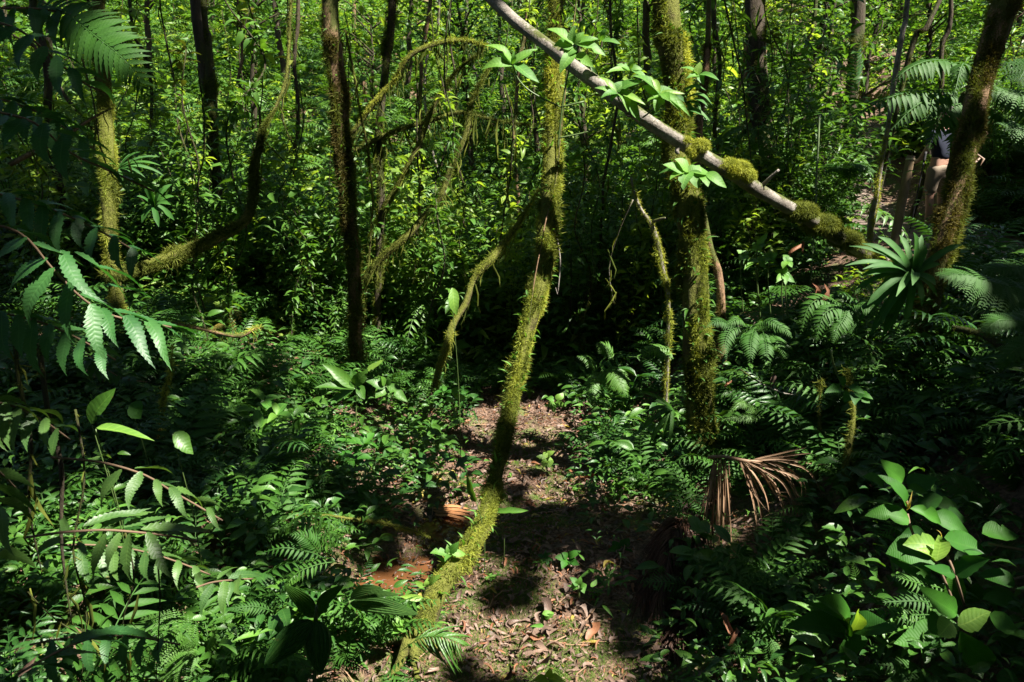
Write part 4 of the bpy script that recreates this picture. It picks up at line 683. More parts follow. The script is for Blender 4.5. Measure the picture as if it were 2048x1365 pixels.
whorl_thing('pale three-leaved seedling on the near edge of the sunlit clearing by the hooked limb', zz, 6.0, [((660, 1000), (690, 945), 40), ((665, 1005), (740, 1000), 44), ((655, 1010), (620, 1040), 40)], [[(660, 1005), (660, 1060)]], 'epi', 'seedling', 'seedling')
whorl_thing('lime seedling lit on the far edge of the clearing right of the leaning trunk', zz, 6.6, [((1265, 1025), (1305, 980), 36, 'lime'), ((1255, 1030), (1205, 1015), 34), ((1260, 1040), (1320, 1050), 36), ((1255, 1040), (1200, 1060), 34), ((1255, 1050), (1250, 1100), 30)], [[(1260, 1035), (1258, 1110)]], 'epi', 'seedling', 'seedling')
zz = Z(680, 905)
whorl_thing('three-leaved bright sprig growing from the bend of the leaning trunk', zz, 3.95, [((630, 595), (530, 590), 46), ((635, 590), (625, 540), 26), ((640, 590), (690, 520), 50), ((645, 592), (738, 590), 44), ((640, 600), (620, 630), 30)], None, 'epi', 'seedling', 'seedling')
whorl_thing('bright lime seedling in the middle of the sunlit clearing', zz, 5.9, [((1215, 30), (1190, 0), 40), ((1215, 30), (1250, -10), 34), ((1215, 45), (1245, 40), 40), ((1215, 50), (1230, 90), 44), ((1210, 45), (1150, 25), 38), ((1212, 50), (1195, 85), 36)], [[(1213, 40), (1212, 110)]], 'lime', 'seedling', 'seedling')
whorl_thing('green seedling of five oval leaves on the dim floor beside the bluish tuft', zz, 4.3, [((1330, 625), (1258, 618), 44), ((1335, 620), (1400, 570), 50), ((1335, 628), (1398, 650), 46), ((1325, 630), (1305, 680), 44), ((1330, 620), (1300, 590), 36)], [[(1330, 625), (1330, 690)]], 'mel', 'seedling', 'seedling')
whorl_thing('small bluish tuft of narrow leaves on the dim gully floor', zz, 4.35, [((1200, 620), (1150, 590), 20), ((1200, 620), (1240, 590), 20), ((1200, 625), (1215, 680), 20), ((1205, 620), (1250, 640), 18), ((1200, 620), (1205, 570), 18), ((1198, 625), (1160, 650), 18)], None, 'blue', 'seedling', 'seedling', T=LANCE5)
whorl_thing('dark green rosette seedling up against the reddish dead frond', zz, 4.45, [((1645, 560), (1590, 525), 56), ((1650, 555), (1690, 500), 50), ((1650, 565), (1710, 575), 56), ((1640, 575), (1650, 625), 60), ((1635, 565), (1575, 580), 40)], [[(1645, 560), (1645, 640)]], 'mel', 'seedling', 'seedling')
whorl_thing('pale green seedling with spaced oval leaves low on the gully floor', zz, 3.85, [((1395, 775), (1345, 735), 36), ((1395, 780), (1405, 730), 34), ((1400, 785), (1440, 770), 36), ((1395, 790), (1345, 790), 40), ((1400, 790), (1430, 820), 44), ((1470, 790), (1500, 740), 26)], [[(1395, 780), (1400, 850)]], 'epi', 'seedling', 'seedling')
whorl_thing('pair of pale leaves lying on a curved stalk over the lit ground moss', zz, 3.55, [((1185, 950), (1255, 935), 34), ((1200, 975), (1245, 945), 30), ((1190, 1010), (1120, 1018), 22)], [[(1185, 950), (1180, 980), (1190, 1010)]], 'epi', 'seedling', 'seedling')
whorl_thing('lime clump of leaves on the floor at the very bottom of the view', zz, 3.25, [((1215, 1330), (1130, 1340), 60, 'lime'), ((1215, 1320), (1225, 1270), 50, 'lime'), ((1220, 1330), (1320, 1345), 60, 'lime'), ((1215, 1335), (1230, 1400), 60, 'lime')], None, 'lime', 'seedling', 'seedling')
whorl_thing('yellow-green sprout of notched leaves at the mossy trunk foot', zz, 3.7, [((500, 780), (435, 762), 30, 'lime'), ((490, 850), (350, 845), 36, 'lime'), ((520, 780), (575, 715), 40), ((510, 790), (510, 735), 30), ((480, 850), (450, 815), 20, 'yellow')], None, 'lime', 'seedling', 'seedling')
whorl_thing('rounded-leaved herb under the mossy trunk foot beside the palm seedling', zz, 3.55, [((370, 1010), (300, 1000), 70), ((375, 1005), (370, 975), 60), ((370, 1020), (310, 1060), 60), ((380, 1010), (400, 1000), 50), ((365, 1020), (280, 1040), 50)], [[(370, 1010), (370, 1080)]], 'epi', 'seedling', 'seedling')

# bromeliads and strap plants
def bromeliad(label, z, Y, c, leaves, mat='brom', cat='bromeliad', w=40, T=None):
    t = thing('bromeliad', at(*z(*c), Y), label, cat)
    for q in leaves:
        b = q[0]; ww = q[1] if len(q) > 1 else w; A = at(*z(*c), Y); B = at(*z(*b), Y + (q[2] if len(q) > 2 else rng.uniform(-.2, .12))); mb = MB(); L = np.linalg.norm(B - A)
        up = norm(np.array([0, -.35, 1.])) * L * (.30 if b[1] < c[1] + 30 else .42); s = np.linspace(0, 1, 9)[:, None]; P = A + (B - A) * s + up * (s * (1 - s) * 1.6 + .0)
        ribbon(mb, P, ww * 1.08 * z.k * Y / FPX, (0, -.8, .8), .03, .35, rng.random()); part(t, 'leaf', mb, M[mat])
    return t
bromeliad('large green bromeliad with arching straps on the bank before the dark leaning tree', z8, 4.9, (1395, 300), [((1195, 70), 44), ((1400, 45), 52), ((1470, 120), 46), ((1090, 300), 44), ((1250, 295), 46), ((1100, 110), 36, .1), ((1085, 560), 50), ((1220, 655), 56), ((1145, 650), 46), ((1350, 580), 40), ((1395, 355), 46, -.3), ((1530, 355), 46), ((1590, 170), 30), ((1690, 115), 34), ((1025, 125), 26), ((1180, 390), 40), ((1105, 260), 36), ((1300, 420), 36, -.3), ((1320, 60), 34), ((1270, 120), 30, .15), ((1450, 60), 32, .1), ((1560, 230), 30), ((1060, 380), 30), ((1130, 470), 36), ((1280, 560), 34), ((1450, 480), 34, -.2), ((1540, 420), 30, -.1), ((1000, 240), 28)])
bromeliad('sunlit bromeliad with thin upright straps above the shaded mossy limb', Z(0, 0), 7.0, (905, 1210), [((850, 1090), 26), ((905, 1075), 30), ((1005, 1080), 30), ((1018, 1150), 26), ((960, 1100), 26), ((800, 1150), 22), ((830, 1305), 36), ((1020, 1290), 30), ((930, 1330), 30), ((880, 1130), 26), ((1000, 1200), 26)])
bromeliad('grassy tuft of thin arching straps left above the sunlit bromeliad', Z(0, 0), 7.2, (700, 985), [((935, 920), 14), ((940, 970), 14), ((820, 890), 14), ((850, 1040), 14), ((780, 900), 14), ((900, 1000), 13), ((740, 900), 13), ((640, 960), 13), ((960, 1030), 13), ((830, 1060), 16), ((720, 1060), 16)], w=14, cat='strap plant')
bromeliad('dark strap-leaved tuft hanging under the seedlings of the thick trunk foot', Z(1000, 700, .342), 5.0, (1010, 350), [((800, 250), 20), ((880, 430), 26), ((820, 480), 26), ((950, 520), 26), ((900, 300), 22), ((870, 560), 24), ((990, 560), 22), ((850, 370), 24)], mat='fern', cat='strap plant')
bromeliad('spiky dark tuft on the trunk shaggy with dead leaves', z3, 9.4, (470, 760), [((210, 870), 34), ((400, 800), 26), ((560, 870), 26), ((600, 830), 24), ((520, 970), 30), ((430, 940), 28), ((350, 850), 24), ((620, 790), 24)], mat='bgdark', cat='strap plant')

# ------------------------------------------------------------------ ferns and palms along given rachises
def fern_px(label, z, fr, mat='fern', name='fern', cat='fern', base=None, **kw):
    """fr: list of (rachis points with depth, pairs, pinna length in window px)"""
    f0 = fr[0][0][0]; t = thing(name, at(*z(f0[0], f0[1]), f0[2]), label, cat)
    for ln, npair, pl in fr:
        mb = MB(); P = [at(*z(x, y), Y) for x, y, Y in ln]; frond(mb, P, npair, pl * z.k * ln[0][2] / FPX, **kw); part(t, 'frond', mb, M[mat])
    return t
U = (0, -.55, .85)
fern_px('long bright green fern frond hanging down in front of the moss-patched left trunk', Z(0, 0), [([(150, -40, 3.0), (300, 40, 2.95), (430, 110, 2.9), (560, 210, 2.85), (700, 320, 2.8), (800, 440, 2.8), (870, 600, 2.8)], 26, 200)], 'fern', T=PIN8, pw=1.05, up=(-.3, -.8, .6), pdroop=.15, ang=72, peak=.45, tipt=.2)
fern_px('feathery bracken frond fanning out beside the path below the hiker', z8, [([(2250, 420, 4.4), (2000, 370, 4.4), (1850, 330, 4.35), (1700, 290, 4.3), (1560, 300, 4.25)], 20, 270), ([(2250, 640, 4.0), (2060, 700, 3.95), (1960, 760, 3.9), (1900, 860, 3.9)], 14, 150), ([(2250, 330, 4.6), (2050, 260, 4.6), (1900, 250, 4.55), (1780, 310, 4.5)], 16, 170), ([(2250, 520, 4.2), (2050, 560, 4.1), (1900, 560, 4.05), (1800, 640, 4.0)], 16, 180)], 'fern', 'bracken', bip=13, up=(0, -.5, .9), pdroop=.35, ang=62, T=PIN4, peak=.3)
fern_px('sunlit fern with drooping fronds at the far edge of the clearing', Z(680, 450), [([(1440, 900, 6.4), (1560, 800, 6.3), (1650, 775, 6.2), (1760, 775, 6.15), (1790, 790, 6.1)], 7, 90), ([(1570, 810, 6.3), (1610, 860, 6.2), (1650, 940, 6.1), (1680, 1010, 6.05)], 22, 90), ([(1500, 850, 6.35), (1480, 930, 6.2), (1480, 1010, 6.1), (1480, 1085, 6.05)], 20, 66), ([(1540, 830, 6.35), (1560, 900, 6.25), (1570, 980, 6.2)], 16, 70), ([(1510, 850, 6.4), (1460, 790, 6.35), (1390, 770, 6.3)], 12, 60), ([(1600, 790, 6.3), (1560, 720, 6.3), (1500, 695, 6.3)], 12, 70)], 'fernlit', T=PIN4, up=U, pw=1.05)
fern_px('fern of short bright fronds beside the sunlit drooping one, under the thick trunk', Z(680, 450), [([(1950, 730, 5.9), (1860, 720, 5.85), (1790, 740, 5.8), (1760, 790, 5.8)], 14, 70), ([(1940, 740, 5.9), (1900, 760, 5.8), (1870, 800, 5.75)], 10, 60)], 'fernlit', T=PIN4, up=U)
fern_px('cascading fern with many fronds on the lit bank right of the thick trunk', z8, [([(400, 600, 5.4), (330, 620, 5.3), (300, 700, 5.2), (305, 785, 5.1)], 18, 66), ([(470, 600, 5.4), (450, 680, 5.2), (450, 760, 5.1), (445, 840, 5.05)], 20, 70), ([(520, 620, 5.4), (540, 700, 5.2), (545, 790, 5.1), (540, 865, 5.05)], 20, 74), ([(560, 630, 5.4), (620, 690, 5.2), (650, 780, 5.1)], 18, 64), ([(480, 590, 5.5), (560, 560, 5.4), (660, 620, 5.3)], 14, 60), ([(420, 590, 5.5), (380, 550, 5.4), (300, 590, 5.3)], 14, 60), ([(500, 600, 5.45), (620, 590, 5.35), (690, 660, 5.25)], 16, 60), ([(380, 610, 5.4), (270, 560, 5.3), (190, 600, 5.2)], 16, 64)], 'fern', T=PIN4, up=U)
fern_px('fern with pale-tipped fronds spreading left of the green bromeliad', z8, [([(1000, 480, 4.9), (930, 490, 4.8), (870, 540, 4.75), (830, 690, 4.7)], 16, 90), ([(1010, 470, 4.9), (1000, 540, 4.8), (960, 600, 4.75), (930, 690, 4.7)], 18, 80), ([(1020, 480, 4.9), (1040, 560, 4.8), (1055, 670, 4.75)], 16, 70), ([(990, 470, 5), (880, 430, 4.9), (790, 480, 4.85), (740, 640, 4.8)], 18, 90), ([(1020, 470, 4.9), (1130, 470, 4.8), (1220, 560, 4.75)], 16, 80)], 'fern', T=PIN4, up=U)
fern_px('broad dark fern with comb-like fronds behind the oval-leaved bush', zm, [([(1960, 330, 3.6), (1800, 260, 3.6), (1650, 190, 3.6), (1500, 130, 3.65)], 26, 170), ([(1560, 470, 3.5), (1400, 430, 3.45), (1270, 440, 3.4), (1180, 520, 3.4)], 20, 110), ([(2000, 500, 3.6), (1880, 420, 3.6), (1700, 390, 3.6)], 18, 130), ([(1560, 700, 3.4), (1430, 680, 3.35), (1330, 720, 3.3)], 14, 110), ([(1980, 200, 3.8), (1900, 60, 3.8), (1850, -80, 3.8)], 20, 150), ([(2060, 220, 3.8), (2000, 100, 3.75), (1960, 0, 3.75)], 20, 130)], 'fern', T=PIN4, up=(0, -.7, .7), pw=.9)
fern_px('drooping dark fern frond hanging beside the dry palm frond', zm, [([(330, 530, 4.1), (400, 560, 4.05), (450, 680, 4.0), (480, 800, 3.95), (490, 905, 3.95)], 20, 110), ([(330, 560, 4.15), (250, 640, 4.1), (210, 760, 4.05)], 18, 100), ([(310, 560, 4.15), (150, 660, 4.1), (60, 800, 4.05)], 18, 110), ([(350, 540, 4.2), (280, 600, 4.1), (290, 760, 4.0)], 18, 90)], 'fern', T=PIN8, up=(0, -.7, .7))
fern_px('shaded fern with two combed fronds just past the strips of the dry palm', zm, [([(560, 370, 4.2), (650, 400, 4.15), (760, 430, 4.1), (860, 500, 4.1)], 20, 90), ([(560, 380, 4.2), (600, 460, 4.15), (700, 520, 4.1)], 14, 80)], 'fern', T=PIN4, up=U)
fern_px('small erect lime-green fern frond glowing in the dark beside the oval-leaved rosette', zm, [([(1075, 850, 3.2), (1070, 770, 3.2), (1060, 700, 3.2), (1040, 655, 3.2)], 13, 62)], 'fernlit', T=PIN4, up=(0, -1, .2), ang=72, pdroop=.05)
fern_px('coarse toothed fern clump under the bush of oval leaves', zm, [([(1600, 800, 3.0), (1450, 770, 2.95), (1300, 730, 2.9)], 12, 110), ([(1560, 880, 2.95), (1400, 870, 2.9), (1180, 880, 2.9)], 14, 90), ([(1500, 950, 2.9), (1330, 950, 2.85), (1140, 920, 2.85)], 14, 90), ([(1500, 1280, 2.8), (1300, 1250, 2.75), (1130, 1240, 2.75)], 16, 100), ([(1700, 1330, 2.7), (1500, 1340, 2.7), (1320, 1300, 2.7)], 14, 100)], 'fern', T=PIN8, up=U)
fern_px('small dark fern with narrow fronds in the shade near the curled brown leaf', zm, [([(560, 1080, 3.2), (600, 1150, 3.15), (630, 1270, 3.1)], 16, 56), ([(540, 1090, 3.2), (560, 1200, 3.15), (560, 1300, 3.1)], 14, 50), ([(520, 1060, 3.3), (430, 1090, 3.2), (480, 1210, 3.15)], 14, 70), ([(440, 1130, 3.2), (360, 1140, 3.15), (300, 1150, 3.1)], 12, 46), ([(440, 1200, 3.2), (360, 1205, 3.15), (300, 1220, 3.1)], 12, 46)], 'fern', T=PIN4, up=U)
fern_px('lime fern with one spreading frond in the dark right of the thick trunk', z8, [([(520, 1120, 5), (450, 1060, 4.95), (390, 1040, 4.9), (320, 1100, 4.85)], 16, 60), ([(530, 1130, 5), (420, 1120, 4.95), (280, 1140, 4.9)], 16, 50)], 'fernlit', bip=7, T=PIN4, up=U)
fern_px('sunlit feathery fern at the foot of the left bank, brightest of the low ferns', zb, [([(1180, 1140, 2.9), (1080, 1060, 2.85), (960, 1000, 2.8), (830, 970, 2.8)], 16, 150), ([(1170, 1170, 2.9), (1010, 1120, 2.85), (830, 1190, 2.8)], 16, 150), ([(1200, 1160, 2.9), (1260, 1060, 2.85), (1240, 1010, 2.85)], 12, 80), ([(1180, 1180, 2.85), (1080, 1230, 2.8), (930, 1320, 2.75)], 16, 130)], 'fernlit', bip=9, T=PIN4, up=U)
fern_px('dark fern with jagged fronds along the near bank left of the pleated palm', zb, [([(1900, 620, 3.5), (1800, 580, 3.45), (1650, 560, 3.4), (1500, 600, 3.4)], 14, 80), ([(1960, 640, 3.5), (1850, 660, 3.45), (1720, 720, 3.4), (1630, 850, 3.4)], 16, 80), ([(1880, 600, 3.5), (1800, 500, 3.45), (1700, 480, 3.4)], 14, 90), ([(1600, 930, 3.3), (1480, 900, 3.25), (1330, 920, 3.2)], 14, 70)], 'fern', T=PIN4, up=U)
fern_px('fern tucked in the corner beside the palm seedling at the bottom edge', Z(680, 905), [([(60, 1250, 3.0), (110, 1180, 2.95), (220, 1180, 2.9)], 14, 80), ([(20, 1240, 3.0), (60, 1120, 2.95), (20, 1000, 2.9)], 14, 80), ([(0, 1300, 3.0), (60, 1230, 2.95), (180, 1300, 2.9)], 14, 80)], 'fern', T=PIN4, up=U)
fern_px('small fern with dark fronds on the bank above the reddish dead frond', Z(680, 905), [([(2060, 380, 4.5), (1950, 340, 4.45), (1830, 320, 4.4)], 14, 60), ([(2080, 800, 4.0), (1950, 760, 3.95), (1740, 760, 3.9)], 16, 90), ([(2080, 860, 4.0), (1980, 820, 3.95), (1890, 860, 3.9)], 12, 80)], 'serr', T=PIN8, up=U)
# palms
fern_px('palm seedling with narrow arching leaflets at the foot of the mossy leaning trunk', Z(680, 905), [([(350, 1170, 3.3), (470, 1090, 3.25), (600, 1080, 3.2), (700, 1120, 3.15)], 15, 260)], 'herb', 'palm_seedling', 'palm', T=PALM, up=(0, -.4, .9), pdroop=.75, ang=58, peak=.5, tipt=.35, pw=1.3, start=.3)
def pleated(label, z, Y, base, lobes, mat, stalk):
    t = thing('pleated_palm', at(*z(*stalk[-1]), Y), label, 'palm'); 
    for a, b, w in lobes:
        n = 24; A = at(*z(*a), Y); B = at(*z(*b), Y - .15); L = np.linalg.norm(B - A); t_ = np.linspace(0, 1, n + 1); m_ = 15
        y = np.linspace(-1, 1, m_); pr = np.maximum(.02, np.sin(PI * t_ ** .8) ** .7) * w * z.k * Y / FPX * .5
        lz = .10 * L * np.sin(PI * t_)[:, None] - .10 * L * (t_ ** 2)[:, None] + (pr[:, None] * .10) * np.where(np.arange(m_) % 2, 1, -1)[None] - pr[:, None] * .25 * y[None] ** 2
        Lc = np.stack(np.broadcast_arrays(t_[:, None] * L, y[None] * pr[:, None], lz), -1); Rf = frames((B - A)[None], np.array([[0, -.6, .8]]))[0]
        i = np.arange(n)[:, None] * m_; j = np.arange(m_ - 1)[None]; mb = MB()
        mb.add(Lc.reshape(-1, 3) @ Rf.T + A, np.stack([i + j, i + j + 1, i + m_ + j + 1, i + m_ + j], -1).reshape(-1, 4), np.stack(np.broadcast_arrays(t_[:, None], y[None] * .9 + .15, np.full((1, 1), .3)), -1).reshape(-1, 3)); part(t, 'lobe', mb, M[mat], smooth=False)
    mb = MB(); stem_px(mb, z, [(x, y, Y + .02) for x, y in stalk], .006); part(t, 'stalk', mb, M['stemg']); return t
pleated('large dark two-lobed pleated palm leaf drooping at the bottom of the left bank', zb, 2.9, None, [((1830, 985), (1540, 1230), 190), ((1850, 985), (1870, 1290), 185)], 'deep', [(1840, 985), (1855, 900), (1840, 1500)])
pleated('pleated palm leaf with two raised lobes right above the dark drooping one', zb, 3.2, None, [((1850, 960), (1690, 790), 110), ((1850, 960), (1970, 780), 110)], 'herb', [(1850, 960), (1850, 1060), (1830, 1400)])
pleated('pale sunlit pleated palm leaf with ragged tips near the mossy trunk foot', Z(680, 905), 3.55, None, [((60, 880), (440, 930), 110), ((60, 850), (320, 820), 60), ((60, 840), (230, 790), 90)], 'serr', [(60, 870), (20, 950), (40, 1200)])
# tree ferns by the path
fern_px('tall tree fern whose long fronds arch above the hiker and the path', z3, [([(1720, 420, 7.6), (1620, 360, 7.4), (1480, 360, 7.3), (1350, 420, 7.2), (1280, 500, 7.15)], 20, 150), ([(1700, 540, 7.6), (1500, 530, 7.4), (1300, 560, 7.2), (1130, 640, 7.1), (1010, 750, 7.0)], 24, 130), ([(1690, 560, 7.6), (1560, 560, 7.4), (1420, 620, 7.2), (1270, 760, 7.1)], 22, 130), ([(1700, 600, 7.6), (1600, 640, 7.4), (1530, 740, 7.3), (1490, 880, 7.2)], 20, 130), ([(1720, 600, 7.6), (1690, 680, 7.4), (1650, 800, 7.3), (1600, 900, 7.3)], 18, 120), ([(1720, 560, 7.6), (1900, 520, 7.4), (2050, 640, 7.3), (2150, 780, 7.2)], 20, 130), ([(1720, 470, 7.6), (1720, 400, 7.4), (1690, 380, 7.2), (1640, 560, 7.0)], 18, 120), ([(1730, 600, 7.6), (1860, 640, 7.5), (2000, 740, 7.4)], 18, 110)], 'fern', 'tree_fern', 'tree fern', T=PIN4, up=(0, -.35, .95), pdroop=.55, rw=.014, ang=74, rmat=0)
mb = MB(); b = at(*z3(1725, 540), 7.6); tube(mb, [np.array([b[0] + .1, b[1] + .1, float(H(b[0] + .1, b[1] + .1)) - .1]), b - [0, 0, .6], b], [.09, .08, .07], 10, .06, .3); part(bpy.data.objects['tree_fern'], 'trunk', mb, M['barkdk'])
fern_px('tree fern with pale fronds reaching in behind the dark leaning tree', z3, [([(2200, 560, 6.9), (2050, 560, 6.8), (1950, 540, 6.8), (1870, 500, 6.8)], 16, 150), ([(2200, 700, 6.9), (2100, 760, 6.8), (1980, 740, 6.8), (1900, 720, 6.7)], 16, 120), ([(2150, 330, 7), (2080, 380, 6.9), (2020, 470, 6.8), (1990, 500, 6.8)], 14, 160)], 'fern', 'tree_fern', 'tree fern', bip=8, T=PIN4, up=U, rw=.012)
fern_px('low spreading fern like a dark umbrella beside the wooden post', z3, [([(1020, 1080, 8.6), (1000, 980, 8.5), (1090, 960, 8.4), (1190, 1010, 8.3)], 18, 120), ([(1020, 1080, 8.6), (1010, 990, 8.5), (940, 980, 8.4), (860, 1030, 8.3)], 18, 120), ([(1020, 1080, 8.6), (1040, 990, 8.4), (1060, 960, 8.2), (1100, 1010, 8.0)], 18, 110)], 'fern', bip=8, T=PIN4, up=(0, -.2, 1))
fern_px('ferny frond with stiff silver pinnae against the blackish trunk', z3, [([(1060, 600, 10.5), (1065, 420, 10.4), (1075, 280, 10.3), (1100, 200, 10.2)], 20, 70)], 'blue', T=BLADE, up=(0, -1, .2), pw=2.)

# dead palm frond hung up by the trunk, and dead fronds on the bank
t = thing('dry_palm_frond', at(*zm(230, 40), 4.4), 'dry brown palm frond drooping its strips from the bank by the thick trunk', 'dead frond')
mb = MB(); RA = [zm(200, 30), zm(290, 25), zm(390, 45), zm(480, 55), zm(600, 30), zm(720, 20)]; stem_px(mb, PX, [(x, y, Y) for (x, y), Y in zip(RA, (4.45, 4.4, 4.35, 4.35, 4.4, 4.45))], .012); part(t, 'rib', mb, M['straw'])
for s in [[(235, 35), (200, 220), (170, 400), (160, 520)], [(250, 40), (235, 250), (225, 450), (238, 610)], [(265, 40), (258, 300), (255, 480), (245, 560)], [(275, 40), (275, 250), (270, 450), (262, 590)], [(290, 45), (290, 250), (285, 450), (280, 620)], [(300, 45), (305, 280), (305, 470), (298, 625)], [(320, 50), (322, 200), (318, 380), (310, 520)], [(240, 40), (215, 200), (195, 330), (185, 430)],
          [(390, 50), (440, 150), (490, 270), (530, 440), (590, 595)], [(400, 50), (470, 130), (530, 240), (570, 420)], [(410, 50), (500, 120), (590, 200), (640, 330), (650, 430)], [(430, 55), (540, 110), (640, 180), (700, 300), (740, 460)], [(440, 50), (560, 80), (660, 140), (720, 240), (775, 365)], [(450, 45), (580, 60), (690, 110), (760, 190)], [(460, 45), (600, 45), (700, 70), (790, 110), (870, 250)], [(470, 40), (600, 25), (720, 10), (810, 5)], [(480, 45), (620, 40), (740, 55), (910, 75)], [(400, 55), (455, 160), (480, 250), (560, 360)], [(420, 50), (520, 130), (600, 250), (660, 260), (690, 330)], [(380, 50), (430, 140), (450, 200), (500, 300)], [(440, 50), (540, 90), (650, 120), (740, 180), (740, 280)]]:
    for c_ in range(2):
        jx, jy = (rng.normal(0, 9), rng.normal(0, 9)) if c_ else (0, 0); cut = len(s) if not c_ or rng.random() < .6 else len(s) - 1
        mb = MB(); Y0 = 4.38 + rng.uniform(-.06, .06); ribbon(mb, [at(*zm(x + jx * k, y + jy * k), Y0 - .10 * k / len(s) + rng.uniform(-.03, .03)) for k, (x, y) in enumerate(s[:cut])], rng.uniform(.006, .015), (rng.normal(0, .8), -1, .2), .04, .6, rng.random()); part(t, 'strip', mb, M['straw'])
for lab, A, B, nf, sp in [('reddish-brown dead frond sliding down the dark bank under the dry palm', (1390, 1000), (1300, 1230), 3, .06), ('matted dead frond at the bottom of the dark bank, lowest of the brown ones', (1400, 1160), (1370, 1310), 1, .06)]:
    a = ground_at(*A); b = ground_at(*B); t = thing('dead_frond', a, lab, 'dead frond')
    for k in range(nf):
        o = rng.normal(0, sp, 2); o2 = o + rng.normal(0, sp, 2); L = []
        for f in np.linspace(-.05, 1.05, 8):
            x, y = (a + (b - a) * f)[:2] + o + (o2 - o) * f + .03 * np.array([math.sin(f * 5 + k), math.cos(f * 4 + k)]); L.append([x, y, float(H(x, y)) + .05 + .03 * k + .05 * math.sin(PI * f)])
        mb = MB(); frond(mb, L, 40, .36, (0, 0, 1), ang=20, pdroop=.05, T=PALM, pw=.6, start=.02, rw=.016, tipt=.5, peak=.4, tint=.1 + .25 * rng.random()); part(t, 'frond', mb, M['redfrond'])
# ribbed dead leaf lying in the pool
t = thing('sunken_palm_leaf', at(905, 1010, 4.55), 'orange-brown ribbed dead palm leaf lying half sunk in the pool', 'dead leaf'); mb = MB(); zz = Z(680, 905)
for k in range(13):
    f = k / 12; y0 = 200 + 190 * f; L = []
    for g in np.linspace(0, 1, 7):
        u, v = zz(520 + 60 * abs(f - .4) + 240 * g, y0 + 34 * math.sin(g * 2.2) * (f - .15) * 2 + 40 * g * (f - .3)); p = ground_at(u, v); L.append([p[0], p[1], float(H(*POOL[0])) + .092 + .018 * math.sin(PI * g) + .012 * (k % 2)])
    ribbon(mb, L, .034, (0, 0, 1), .03, -.7, rng.random(), taper=True)
part(t, 'blade', mb, M['sunk'])
# rusty dead leaves caught on the bank
def dead_leaf(label, z, Y, a, b, w, mat='rust', T=DRY, nrm=(0, -.8, .5)):
    mb = MB(); A = at(*z(*a), Y); leaf_px(mb, z, a, b, w, Y, Y - .03, T, nrm); o = mb.obj('dead_leaf', M[mat], None, origin=A); return tag(o, label, 'dead leaf')
dead_leaf('big rusty red dead leaf standing on edge left of the bromeliad', z8, 5.4, (845, 480), (860, 345), 80); dead_leaf('second rusty red dead leaf leaning on the standing one', z8, 5.45, (835, 440), (800, 350), 60)
dead_leaf('rusty dead leaf hanging like a folded glove above the slender herbs', z8, 6.4, (720, 105), (690, 195), 60); dead_leaf('rusty curled dead leaf next to the glove-like hanging one', z8, 6.45, (735, 100), (765, 165), 46)
dead_leaf('curled brown dead leaf lying in the dark beside the small dark fern', zm, 3.3, (245, 965), (400, 1060), 120, 'rust'); dead_leaf('brown dead leaf folded beneath the curled one', zm, 3.2, (330, 1040), (370, 1130), 110, 'rust')
dead_leaf('pale tan leaf dangling on edge over the dark bank', z8, 5.0, (585, 865), (570, 975), 36, 'dry', LANCE5); dead_leaf('small orange dead leaf glinting at the dark bank foot', z8, 5.2, (325, 905), (310, 960), 36, 'rust')
dead_leaf('pale dead leaf cupped upright on the forest floor below the ground moss', Z(680, 905), 3.4, (1185, 1240), (1240, 1120), 46, 'dry'); dead_leaf('pinkish dead leaf at the very bottom of the sunlit floor', Z(680, 905), 3.35, (980, 1330), (975, 1230), 66, 'dry')
dead_leaf('wide brown dead leaf lying in the left corner shade', zb, 2.3, (150, 1300), (200, 1180), 90, 'dry'); dead_leaf('brown cup of a dead leaf on the sunlit floor', Z(680, 905), 3.55, (1090, 1080), (1200, 1060), 60, 'rust')
t = thing('dead_fern', at(*zl(1400, 640), 6.4), 'yellowed dead fern frond curling over the pale litter patch', 'dead frond')
for ln in ([(1390, 650, 6.4), (1350, 560, 6.35), (1360, 500, 6.3), (1400, 530, 6.25), (1420, 620, 6.2)], [(1270, 640, 6.4), (1250, 600, 6.35), (1300, 590, 6.3), (1340, 610, 6.3)]):
    mb = MB(); frond(mb, [at(*zl(x, y), Y) for x, y, Y in ln], 16, 40 * zl.k * 6.3 / FPX, T=PIN4, up=U); part(t, 'frond', mb, M['yellow'])

# ------------------------------------------------------------------ the hiker, the post and the pole
def skin_fig(name, joints, edges, parent, mat, lev=2, o=(0, 0, 0)):
    me = bpy.data.meshes.new(name); me.from_pydata([tuple(j[0]) for j in joints], edges, []); ob = bpy.data.objects.new(name, me); COL.objects.link(ob)
    md = ob.modifiers.new('skin', 'SKIN'); md.use_smooth_shade = True
    for i, j in enumerate(joints): me.skin_vertices[0].data[i].radius = j[1] if isinstance(j[1], tuple) else (j[1], j[1]); me.skin_vertices[0].data[i].use_root = i == 0
    ob.modifiers.new('sub', 'SUBSURF').levels = lev; ob.modifiers[-1].render_levels = lev
    dg = bpy.context.evaluated_depsgraph_get(); me2 = bpy.data.meshes.new_from_object(ob.evaluated_get(dg)); bpy.data.objects.remove(ob)
    for p in me2.polygons: p.use_smooth = True
    me2.materials.clear(); me2.materials.append(mat); o2 = bpy.data.objects.new(name, me2); COL.objects.link(o2); o2.parent = parent; return o2
gp = ground_at(1862, 462); gp = at(1862, 462, gp[1]); gp[2] = float(H(gp[0], gp[1])) + .02
hk = thing('person', gp, 'hiker in a dark shirt and khaki shorts standing on the path behind the leaning tree', 'person'); hk.rotation_euler = (0, 0, math.radians(12))
SK = plain('skin', (.42, .24, .17), .5, var=.15); NV = plain('navy_cloth', (.012, .016, .035), .85, var=.3); KH = plain('khaki_cloth', (.23, .18, .13), .9, var=.3); SH = plain('shoe_fabric', (.06, .09, .12), .7); HR = plain('dark_hair', (.03, .02, .014), .6)
